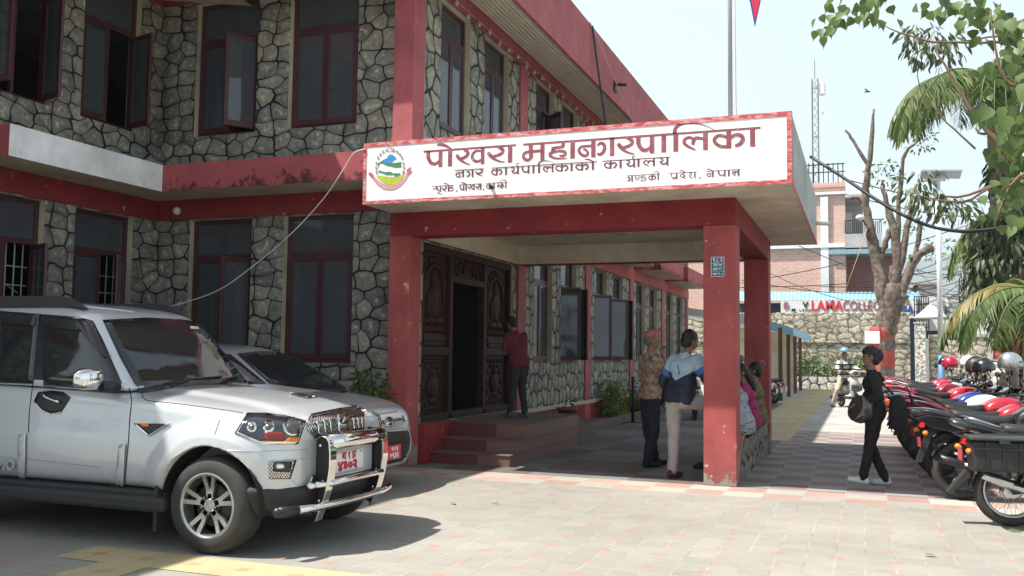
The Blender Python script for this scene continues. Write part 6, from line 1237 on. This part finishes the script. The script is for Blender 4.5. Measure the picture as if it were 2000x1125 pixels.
# palms
def frond(mb, base, az, el, ln, droop, lw=.5, n=34, mbr=None):
    d = V((math.cos(az)*math.cos(el), math.sin(az)*math.cos(el), math.sin(el))); p = V(base); P_ = [p.copy()]; st_ = ln/n
    for i in range(n):
        d = (d+V((0, 0, -droop*st_*(.4+1.2*i/n)))).normalized(); p = p+d*st_; P_.append(p.copy())
    (mbr or mb).tube(P_, [.022*(1-i/(n+2))+.003 for i in range(n+1)], 5)
    for i in range(3, n):
        t_ = (P_[i+1]-P_[i]).normalized(); sd = t_.cross(V((0, 0, 1))); sd = sd.normalized() if sd.length > .1 else V((1, 0, 0)); L = lw*math.sin(math.pi*min(1, (i+3)/(n+3)))**.6*rnd.uniform(.75, 1.1)
        for s_ in (-1, 1):
            for r_ in range(2): leaf(mb, P_[i]+t_*st_*.5*r_, sd*s_+t_*.55+V((0, 0, -.25+rnd.uniform(-.25, .2))), V((0, 0, 1))+rv()*.3, L, .034, 'strip', .55)
def palm(name, label, x, y, h, n, ln, r0, r1, droop, lw, mleaf, crown=True, seed=1, els=(-.2, 1.2)):
    rnd.seed(seed); t_ = thing(name, label, 'palm tree', (x, y, 0)); m = MB()
    m.tube([(.03*math.sin(z*.9), 0, z) for z in [h*i/12 for i in range(13)]], [r0+(r1-r0)*min(1, i/7)+.006*(i % 2) for i in range(13)], 16)
    m.build('trunk', M_PTR if crown else M_BARKP, t_)
    if crown: MB().tube([(0, 0, h-.1), (0, 0, h+.25), (0, 0, h+.7)], [r1*.95, r1*.9, r1*.5], 14).build('crownshaft', mat('crownshaft_green', (.2, .32, .05), .45, var=.2), t_)
    for k in range(n):
        mb = MB(); az = 2*math.pi*k*.382+rnd.uniform(-.2, .2); el = els[0]+(els[1]-els[0])*((k*.618) % 1); frond(mb, (math.cos(az)*r1*.4, math.sin(az)*r1*.4, h+(.6 if crown else 0)-.1*rnd.random()), az, el, ln*rnd.uniform(.8, 1.1), droop, lw); mb.build('frond', mleaf[k % len(mleaf)], t_, fix=False)
    return t_
g = G('painted_palm_trunk'); x, y, z = g.xyz(); rgs = g.ma('SINE', g.ma('MULTIPLY', z, 42.)); n_ = g.noise(6., 5.)[0]
c0 = g.mix(g.mr(n_, .35, .65), (.33, .28, .21), (.45, .40, .31)); zz = g.ma('ADD', z, g.ma('MULTIPLY', g.ma('SUBTRACT', n_, .5), .05)); c0 = g.mix(g.ma('LESS_THAN', zz, 1.98), c0, (.36, .075, .055)); c0 = g.mix(g.ma('LESS_THAN', zz, 1.45), c0, (.6, .58, .53))
M_PTR = g.fin(c0, .85, 0, g.bump(g.ma('ADD', rgs, g.ma('MULTIPLY', n_, 2.)), .4, .02))
px_ = at(1940, 700, 18)
palm('royal_palm', 'tall palm with pale ringed trunk, red and white painted base and drooping fronds', px_.x+.22, 18, 5.7, 30, 2.6, .29, .2, 1.25, .62, [L_PALM], True, 4, (-.1, 1.3))
q = at(2015, 500, 16.5); palm('feathery_palm', 'bushy palm with arching green and dry yellow fronds right of the royal palm trunk', q.x, 16.5, 2.6, 20, 1.75, .16, .12, 1.5, .5, [L_PALM, L_PALM, L_DRY], False, 9, (-.5, 1.0))
q = at(2040, 560, 19.5); palm('feathery_palm', 'second bushy palm with dark fronds behind the royal palm', q.x, 19.5, 4.2, 18, 2.2, .16, .12, 1.3, .5, [L_PALM], False, 12, (-.4, 1.1))
rnd.seed(21)
vn = thing('climbing_plant', 'leafy creeper hanging down the right of the royal palm trunk', 'creeper', (px_.x+.3, 17.7, 0)); m = MB(); st_ = MB()
for k in range(110):
    px, py = rnd.uniform(1900, 2010), rnd.uniform(330, 640)
    if px < 1940 and (py > 590 or py < 440): continue
    tuft(m, at(px, py, 17.5+rnd.random()), (.22, .3, .3), 24, .2, .07, 'oval', 1.6)
m.build('foliage', L_DULL, vn, world=True, fix=False); st_.tube([(px_.x+.35, 17.7, 0), (px_.x+.4, 17.6, 2.5), (px_.x+.35, 17.7, 5)], .03, 6).build('stem', M_TWIG, vn, world=True)
# overhanging peepal: trunk stands outside the picture on the right
rnd.seed(33)
pe = thing('peepal_tree', 'overhanging branches with heart shaped leaves at the top right', 'tree', (4.4, 9.6, 0))
MB().tube([(4.4, 9.6, 0), (4.3, 9.6, 2.5), (4.1, 9.5, 5), (4.0, 9.4, 8)], [.3, .26, .2, .12], 12).build('trunk', M_BARK, pe, world=True)
br = MB()
def bpx(pts, ws, y): return limb(br, pts, ws, y, 7, .006)
bpx([(2150, 200), (2000, 92), (1890, 84), (1800, 78), (1727, 50)], (16, 6, 5, 4, 2), 9.2); bpx([(2100, 420), (1960, 290), (1905, 225), (1860, 155), (1830, 100)], (14, 10, 8, 5, 2), 9.0); bpx([(2120, 300), (1985, 265), (1920, 262), (1905, 250)], (8, 6, 5, 3), 9.1); bpx([(2100, 330), (1990, 345), (1940, 440)], (8, 6, 3), 8.7)
bpx([(2110, 400), (1960, 360), (1880, 395), (1790, 380)], (8, 5, 4, 2), 9.4); bpx([(1905, 290), (1850, 240), (1800, 180), (1792, 130)], (4, 3, 2, 1.5), 9.1); bpx([(2100, -60), (1900, -40), (1720, -50), (1640, -30)], (14, 10, 7, 4), 9.2); bpx([(2120, 150), (1990, 170), (1950, 120), (1935, 20)], (10, 7, 5, 3), 8.8)
br.build('branch', M_TWIG, pe, world=True)
def hearts(mb, px, py, y, n, spx, spy, ln):
    for _ in range(n):
        p = at(px+rnd.gauss(0, spx), py+rnd.gauss(0, spy), y+rnd.gauss(0, .3)); leaf(mb, p, V((rnd.gauss(0, .35), rnd.gauss(0, .35), -1)), V((rnd.gauss(0, .7), -1, rnd.gauss(0, .5))), ln*rnd.uniform(.75, 1.15), ln*.78, 'heart', .12)
m = MB()
for a in ((1700, 5, 9.2, 22, 18, 16, .115), (1640, 22, 9.2, 20, 16, 14, .11), (1610, 48, 9.2, 10, 10, 10, .105), (1690, 32, 9.2, 9, 12, 8, .11), (1860, 10, 9.1, 22, 30, 14, .11), (1930, 25, 8.9, 20, 26, 20, .12), (1985, 60, 8.6, 14, 16, 26, .13), (1985, 150, 8.6, 16, 16, 26, .13), (1950, 215, 8.5, 12, 22, 12, .16), (1985, 250, 8.6, 16, 16, 24, .14), (1985, 330, 8.7, 18, 18, 30, .13), (1955, 290, 8.9, 10, 18, 12, .13), (1980, 420, 8.8, 14, 16, 26, .12), (1960, 80, 9, 26, 26, 26, .1), (1920, 150, 9.1, 16, 14, 30, .095), (1950, 380, 9, 16, 18, 20, .1), (1975, 200, 9.3, 26, 20, 50, .09), (1890, 40, 9.3, 18, 20, 18, .09), (1985, 300, 9.3, 26, 14, 60, .09)): hearts(m, *a)
m.build('foliage', L_PEE, pe, world=True, fix=False)
rnd.seed(41); dl = MB(); tw_ = MB()
for px, py, r_, n_ in ((1800, 70, .22, 40), (1825, 95, .3, 60), (1775, 65, .16, 26), (1845, 70, .25, 36), (1800, 110, .14, 26), (1850, 110, .16, 20), (1800, 385, .22, 36), (1830, 400, .2, 40), (1860, 405, .24, 46), (1885, 415, .14, 22), (1780, 370, .2, 26), (1800, 355, .22, 26)): tuft(dl, at(px, py, 11.5), (r_*1.2, r_, r_*.7), n_, .12, .042, 'oval', 1.3)
limb(tw_, [(2080, 90), (1960, 70), (1850, 85), (1770, 68)], (5, 4, 3, 2), 11.5, 6); limb(tw_, [(2080, 330), (1960, 355), (1870, 385), (1780, 368)], (6, 5, 4, 2), 11.5, 6)
dt = thing('drooping_tree', 'thin branches with dull drooping oval leaves in front of the sky', 'tree', (5.2, 12, 0)); tw_.build('branch', M_TWIG, dt, world=True); dl.build('foliage', L_DULL, dt, world=True, fix=False); MB().tube([(5.2, 12, 0), (5.0, 11.9, 3), (4.4, 11.6, 5)], [.12, .1, .05], 8).build('trunk', M_BARK, dt, world=True)
# shrubs and pots by the building
rnd.seed(52)
def bush(name, label, x, y, z, r, n, ln=.09, m_=None, parent=None):
    t_ = thing(name, label, 'shrub', (x, y, z)); m = MB(); s_ = MB()
    for k in range(n):
        q = rv(); q.z = abs(q.z); p = V((q.x*r[0], q.y*r[1], q.z*r[2]+.05))*rnd.random()**.5; tuft(m, p, (.09, .09, .08), 12, ln, ln*.45)
        if k % 4 == 0: s_.tube([(q.x*.04, q.y*.04, 0), p*.6, p], [.012, .008, .004], 5)
    m.build('foliage', m_ or L_BUSH, t_, fix=False); s_.build('stem', M_TWIG, t_); return t_
bush('shrub', 'dense bright green shrub between the hatchback and the red corner column', -5.95, 10.55, .55, (.42, .3, .62), 80); MB().tube([(-5.95, 10.55, 0), (-5.95, 10.55, .6)], .05, 8).build('stem', M_TWIG, bpy.data.objects['shrub'], world=True)
pb = MB().box(-5.4, -4.78, 15.75, 16.9, 0, .16).box(-4.9, -4.78, 16.9, 31, 0, .16); kb = pb.build('planter_kerb', M_TRD, bevel=.01); tag(kb, 'low worn red kerb of the flower bed along the wing wall', 'kerb'); sheet('soil', XC+.04, -4.9, 16.9, 31, .1, MATS['soil'])
bush('shrub', 'yellow green shrub against the wing wall left of the man in the patterned cap', -5.2, 20.2, .1, (.25, .6, .8), 60, .11, L_LIME)
bush('shrub', 'low straggly shrub farther along the flower bed', -5.15, 22.3, .1, (.2, .5, .5), 34, .1); bush('shrub', 'small shrub at the far end of the flower bed', -5.15, 25.6, .1, (.2, .6, .5), 30, .1)
pt = thing('flower_pot', 'terracotta flower pot with dry stems by the end of the ramp', 'flower pot', (-5.05, 16.35, .16)); MB().lathe([(0, 0), (.13, 0), (.17, .28), (.2, .28), (.2, .33), (.165, .33), (.15, .26), (0, .26)], 20).build('pot', mat('terracotta', (.22, .08, .055), .8, var=.25), pt); m = MB(); tuft(m, (0, 0, .42), (.14, .14, .1), 20, .1, .04); m.build('foliage', L_DULL, pt, fix=False)
ps_ = thing('barrier_post', 'slim black post on a flat foot behind the man in the patterned cap', 'post', tuple(at(1236, 828, 19.5).xy)+(0,)); MB().tube([(0, 0, .03), (0, 0, 1.0)], .035, 10).build('pole', M_IRON, ps_); f_ = MB()
for k in range(4): f_.tube([(0, 0, .06), (.22*math.cos(k*1.57+.5), .22*math.sin(k*1.57+.5), .015)], .012, 6)
f_.build('foot', M_IRON, ps_)
# flagpole, flag, wires on the canopy
fp = thing('flagpole', 'steel flagpole standing on the canopy roof', 'flagpole', (-1.55, 12, 4.015)); MB().tube([(0, 0, 0), (-.01, 0, 4.2)], [.03, .024], 10).build('pole', mat('galvanised', (.3, .3, .3), .4), fp); MB().tube([(.05, 0, .1), (.1, -.03, .3), (.07, 0, .62), (.05, 0, 4.0)], .006, 5).tube([(-.05, -.02, .05), (-.13, 0, .18), (-.03, 0, .45)], .006, 5).build('halyard', mat('jute', (.4, .25, .14), .9), fp); MB().ell((0, 0, .42), (.05, .05, .06)).build('knot', mat('orange_rope', (.5, .22, .06), .8), fp)
fg = thing('flag', 'crimson flag with blue border hanging at the top of the flagpole', 'flag', (-1.5, 12, 7.6))
def flagmesh(k, dy):
    P_ = [(0, .1), (.62, -.55), (.25, -.62), (.33, -1.0), (.36, -1.35), (.33, -1.62), (.26, -1.94), (.2, -1.6), (.05, -1.2), (0, -.8)]
    cx, cz = .3, -1.45; return MB().add([(cx+(u-cx)*k, dy, cz+(v-cz)*k) for u, v in P_], [tuple(range(10))], 0, False)
for dy in (-.004, .004): flagmesh(.84, dy).build('field', mat('flag_crimson', (.5, .02, .07), .8), fg, fix=False)
flagmesh(1., 0).build('border', mat('flag_blue', (.02, .03, .22), .8), fg, fix=False)
def wire(label, pts, r, m, name='cable', cat='cable'):
    q = [V(p) for p in pts]; o_ = []
    for i in range(len(q)-1):
        for k in range(6):
            t_ = k/6; p0, p1, p2, p3 = q[max(i-1, 0)], q[i], q[i+1], q[min(i+2, len(q)-1)]; o_.append(.5*((2*p1)+(p2-p0)*t_+(2*p0-5*p1+4*p2-p3)*t_*t_+(p0*-1+3*p1-3*p2+p3)*t_**3))
    return tag(MB().tube(o_+[q[-1]], r, 6).build(name, m), label, cat)
wire('thick black cable sagging from the canopy corner to the palms', [at(1583, 306, 13), at(1640, 342, 12.6), at(1720, 395, 12), at(1790, 432, 11.5), at(1850, 449, 11), at(1920, 450, 10.5), at(2060, 428, 10)], .021, M_BLK)
wire('thin white cable slung from the sign corner down to the windows', [at(713, 291, 9.97), at(690, 300, 10.0), at(668, 335, 10.05), at(630, 390, 10.1), at(570, 455, 10.15), at(500, 515, 10.2), at(420, 570, 10.2), at(310, 605, 10.2)], .007, M_PW)
wire('thin white cable at the left edge above the SUV', [at(-20, 545, 9), at(10, 556, 9), at(34, 572, 9)], .006, M_PW)
wire('dark blue pipe leaning from the roof fascia to the canopy', [atX(1157, 50, -4.45), atX(1166, 120, -4.42), atX(1184, 247, -4.3)], .022, mat('navy_pipe', (.02, .03, .06), .5), 'pipe', 'pipe')
wire('pale pink rope hanging from the roof fascia beside the pipe', [atX(1152, 42, -4.46), atX(1190, 130, -4.42), atX(1236, 240, -4.3)], .009, mat('pink_rope', (.6, .4, .4), .8), 'rope', 'rope')
lt_ = MB()
for k in range(44): y = 11.4+.42*k; lt_.ell((XC+.1, y, 6.4+.03*math.sin(k*2.1)), (.035, .035, .05), n=8, k=6).tube([(XC+.09, y, 6.45), (XC+.09, y+.42, 6.45)], .008, 4)
tag(lt_.build('string_lights', mat('bulb_glass', (.4, .3, .25), .2)), 'string of small bulbs under the eave of the long wing', 'string lights')
wl = thing('wall_lamp', 'small round lamp on the dark red beam near the inner corner', 'lamp', tuple(at(350, 413, 10.94))); MB().ell((0, -.05, 0), (.06, .06, .06)).build('globe', M_PW, wl); MB().tube([(0, .02, .03), (0, -.03, .01)], .025, 8).build('base', M_CON, wl)
# railings, kiosk, poles, far houses, wires
gt = thing('railing', 'black iron railing above the lower wall at the far right', 'railing', (7, 47.9, 2.6)); m = MB()
for k in range(40): x = 5.9+k*.22; m.box(x, x+.03, 47.85, 47.88, 2.6, 4.35)
m.box(5.8, 14.7, 47.83, 47.9, 4.33, 4.42).box(5.8, 14.7, 47.83, 47.9, 3.3, 3.36); m.build('bars', M_IRON, gt, world=True)
ks = thing('kiosk', 'small white roofed kiosk left of the lamp post beyond the wall', 'kiosk', tuple(at(1818, 660, 51).xy)+(0,)); p = at(1818, 615, 51); MB().lathe([(0, p.z+.55), (1.0, p.z-.1), (1.0, p.z-.2), (0, p.z-.15)], 4, Matrix.Rotation(R(45), 4, 'Z')).build('roof', M_PW, ks); MB().box(-.7, .7, -.7, .7, 0, p.z-1.2).box(-.65, -.58, -.65, -.58, 0, p.z-.15).box(.58, .65, -.65, -.58, 0, p.z-.15).build('body', M_CON, ks)
fr_ = thing('window_grille', 'tall black iron grille beside the shop sign', 'grille', tuple(at(1800, 640, 53).xy)+(0,)); m = MB(); a, b = at(1786, 640, 53), at(1812, 580, 53)
for k in range(7): x = a.x+(b.x-a.x)*k/6; m.box(x, x+.05, 53, 53.05, 0, b.z)
for k in range(5): z = a.z+(b.z-a.z)*k/4; m.box(a.x, b.x, 53.05, 53.1, z, z+.05)
m.build('bars', M_IRON, fr_, world=True)
rnd.seed(61); FH = [(1745, 590, 1790, 700, 75, 'grey concrete house with rooftop posts behind the shop sign', M_CON), (1795, 556, 1835, 700, 70, 'low white house with a red billboard on its roof', M_PW), (1836, 590, 1872, 700, 85, 'far white house right of the lamp post', M_PW), (1868, 575, 1905, 700, 95, 'far pale house behind the utility pole', mat('pale_blue_wall', (.5, .56, .62), .7)), (1893, 548, 1960, 700, 80, 'far white three storey house beside the palm trunk', M_PW), (1440, 505, 1500, 700, 84, 'green and blue fronted house seen between the porch columns', mat('green_wall', (.3, .42, .32), .7))]
for px0, py0, px1, py1, y, lb, m_ in FH:
    a, b = at(px0, py1, y), at(px1, py0, y); h_ = thing('house', lb, 'house', ((a.x+b.x)/2, y, 0), 0, 'houses across the street'); w_ = b.x-a.x
    MB().box(-w_/2, w_/2, 0, 6, 0, b.z).build('wall', m_, h_); MB().box(-w_/2-.2, w_/2+.2, -.25, 6.2, b.z, b.z+.15).build('roof', M_CON, h_)
    for i in range(max(1, int(w_/1.6))):
        for z in [2.2+2.8*k for k in range(max(1, int((b.z-1)/2.8)))]:
            if z+1.2 < b.z: x = -w_/2+.5+i*1.6; MB().box(x, x+.8, -.03, .02, z, z+1.2).build('window', M_TRIM, h_)
for px, y, top, lb in ((1884, 58, 520, 'utility pole wrapped in a tangle of black wires'), (1850, 66, 585, 'leaning wire pole beyond the railing')):
    p = at(px, 700, y); z1 = at(px, top, y).z; up = thing('utility_pole', lb, 'utility pole', (p.x, y, 0)); MB().tube([(0, 0, 0), (.05, 0, z1)], [.16, .11], 8).build('pole', M_CON, up); m = MB()
    for k in range(46): z = z1-rnd.random()**1.5*4.5; m.tube([(rnd.uniform(-.3, .3), rnd.uniform(-.3, .3), z), (rnd.uniform(-.45, .45), -.2, z-.5), (rnd.uniform(-.3, .3), rnd.uniform(-.3, .3), z-1-rnd.random())], .018, 4)
    m.build('wire_tangle', M_BLK, up)
for i, (x0, y0, x1, y1, d0, d1) in enumerate(((1436, 555, 1890, 440, 52, 56), (1436, 562, 1886, 520, 52, 57), (1600, 560, 1890, 533, 53, 57), (1436, 500, 1700, 600, 57, 54), (1700, 545, 1890, 485, 54, 58), (1740, 560, 1888, 545, 55, 57), (1740, 535, 1890, 505, 55, 58), (1650, 350, 1990, 395, 40, 42), (1436, 545, 1780, 572, 55, 56), (1560, 480, 1890, 590, 54, 58), (1780, 600, 1890, 540, 56, 58), (1690, 390, 2000, 420, 44, 44))):
    a, b = at(x0, y0, d0), at(x1, y1, d1); c = a.lerp(b, .5)+V((0, 0, -.35)); wire('black overhead wire %s' % ('crossing in front of the brick wall, steepest', 'low across the brick wall', 'short, level with the blue awning', 'falling to the right over the brick wall', 'rising to the utility pole from the tree', 'nearly level near the house roofs', 'second highest right of the tree', 'highest, thin against the sky', 'lowest, just above the awning', 'falling from the canopy to the pole', 'short and steep beside the lamp post', 'thin, passing behind the palm trunk')[i], [a, c, b], .022, M_BLK, 'overhead_wire', 'wire')
rnd.seed(77)
for k in range(14):
    a = at(rnd.uniform(1640, 1760), rnd.uniform(480, 600), 57+rnd.random()); b = at(rnd.uniform(1876, 1892), rnd.uniform(520, 620), 58); c = b.lerp(at(rnd.uniform(1990, 2060), rnd.uniform(420, 620), 60), 1.)
    for p_, q_ in ((a, b), (b, c)): wire('one of the thin black wires fanning out from the tangled utility pole', [p_, p_.lerp(q_, .5)+V((0, 0, -rnd.uniform(.1, .7))), q_], .014, M_BLK, 'overhead_wire', 'wire')['group'] = 'wires fanning out from the utility pole'
bd_ = thing('bird', 'small dark bird flying in the pale sky', 'bird', tuple(at(1694, 179, 35))); MB().ell((0, 0, 0), (.11, .04, .035), n=8, k=6).build('body', M_BLK, bd_); MB().add([(0, 0, 0), (.06, .02, .0), (-.02, .1, .13), (-.12, .12, .16)], [(0, 1, 2, 3)]).add([(0, 0, 0), (.06, -.02, .0), (.02, -.1, -.05), (-.06, -.12, -.06)], [(0, 1, 2, 3)]).build('wing', M_BLK, bd_)
lf = MB(); leaf(lf, (0, 0, .01), (1, .2, .1), (0, 0, 1), .12, .06); lo2 = lf.build('fallen_leaf', L_LIME, fix=False); lo2.location = atY(1968, 1037, 9.0)*1; lo2.location.z = .006
for px, py, lb in ((888, 985, 'small dry leaf on the paving right of the bull bar shadow'), (977, 983, 'tiny dark leaf on the paving in front of the steps'), (1803, 1084, 'small pale leaf on the paving near the lower right')):
    l3 = lo2.copy(); l3.data = lo2.data.copy(); l3.data.materials[0] = L_DRY; COL.objects.link(l3); l3.location = CP+ray(px, py)*(-1.442/ray(px, py).z); l3.rotation_euler = (0, 0, px); l3.scale = (.8,)*3; tag(l3, lb, 'leaf')
tag(lo2, 'yellow fallen leaf on the paving below the nearest motorcycle', 'leaf')
# unseen trees added behind the camera for reflections; far wooded ground and hills
rnd.seed(66); wd = MB()
for k in range(60):
    x = -34+rnd.random()*68; tuft(wd, (x, rnd.uniform(-26, -18), rnd.uniform(1.5, 8)), (2.6, 2.2, 2.4), 60, .8, .5)
tag(wd.build('woodland', L_DULL, fix=False), 'unseen leafy trees added behind the camera to darken reflections', 'trees', kind='stuff')
rnd.seed(71); hm = MB(); NX = 70; rows_ = []
from mathutils import noise as _n
for j, (yy, hh) in enumerate(((1500, 0), (1900, 60), (2400, 150), (2900, 260), (3300, 200), (3600, 0))):
    rows_.append([(-3000+6500*i/NX, yy+120*_n.noise(V((i*.3, j, 0))), max(-5, hh*(1+.55*_n.noise(V((i*.16, j*.35, 3.))))+40*_n.noise(V((i*.5, j, 9))))) for i in range(NX+1)])
hm.loft(rows_, caps=False, closed=False); struct(hm.build('hills', mat('hill_forest', (.045, .06, .05), .9, var=.4, sc=.01)))
wd = MB()
for k in range(150):
    x, y = rnd.uniform(-30, 140), rnd.uniform(120, 240); tuft(wd, (x, y, rnd.uniform(2, 7)), (4, 4, 3.5), 60, 1.0, .6)
tag(wd.build('woodland', L_BUSH, fix=False), 'dark belt of far trees behind the street', 'trees', kind='stuff')
# ---------------------------------------------------------------- haze over the valley
hz = MB().box(-3600, 3900, -300, 3900, -8, 480).build('haze', mat('dummy', (.5, .5, .5))); hz.data.materials.clear()
hm_ = bpy.data.materials.new('haze'); hm_.use_nodes = True; hn = hm_.node_tree; hn.nodes.clear(); ho = hn.nodes.new('ShaderNodeOutputMaterial'); hv = hn.nodes.new('ShaderNodeVolumePrincipled')
hv.inputs['Color'].default_value = (.86, .92, .97, 1); hv.inputs['Density'].default_value = .0004; hv.inputs['Anisotropy'].default_value = .2; hn.links.new(hv.outputs[0], ho.inputs['Volume']); hz.data.materials.append(hm_); hz['kind'] = 'stuff'
bpy.data.scenes.remove(TMP)
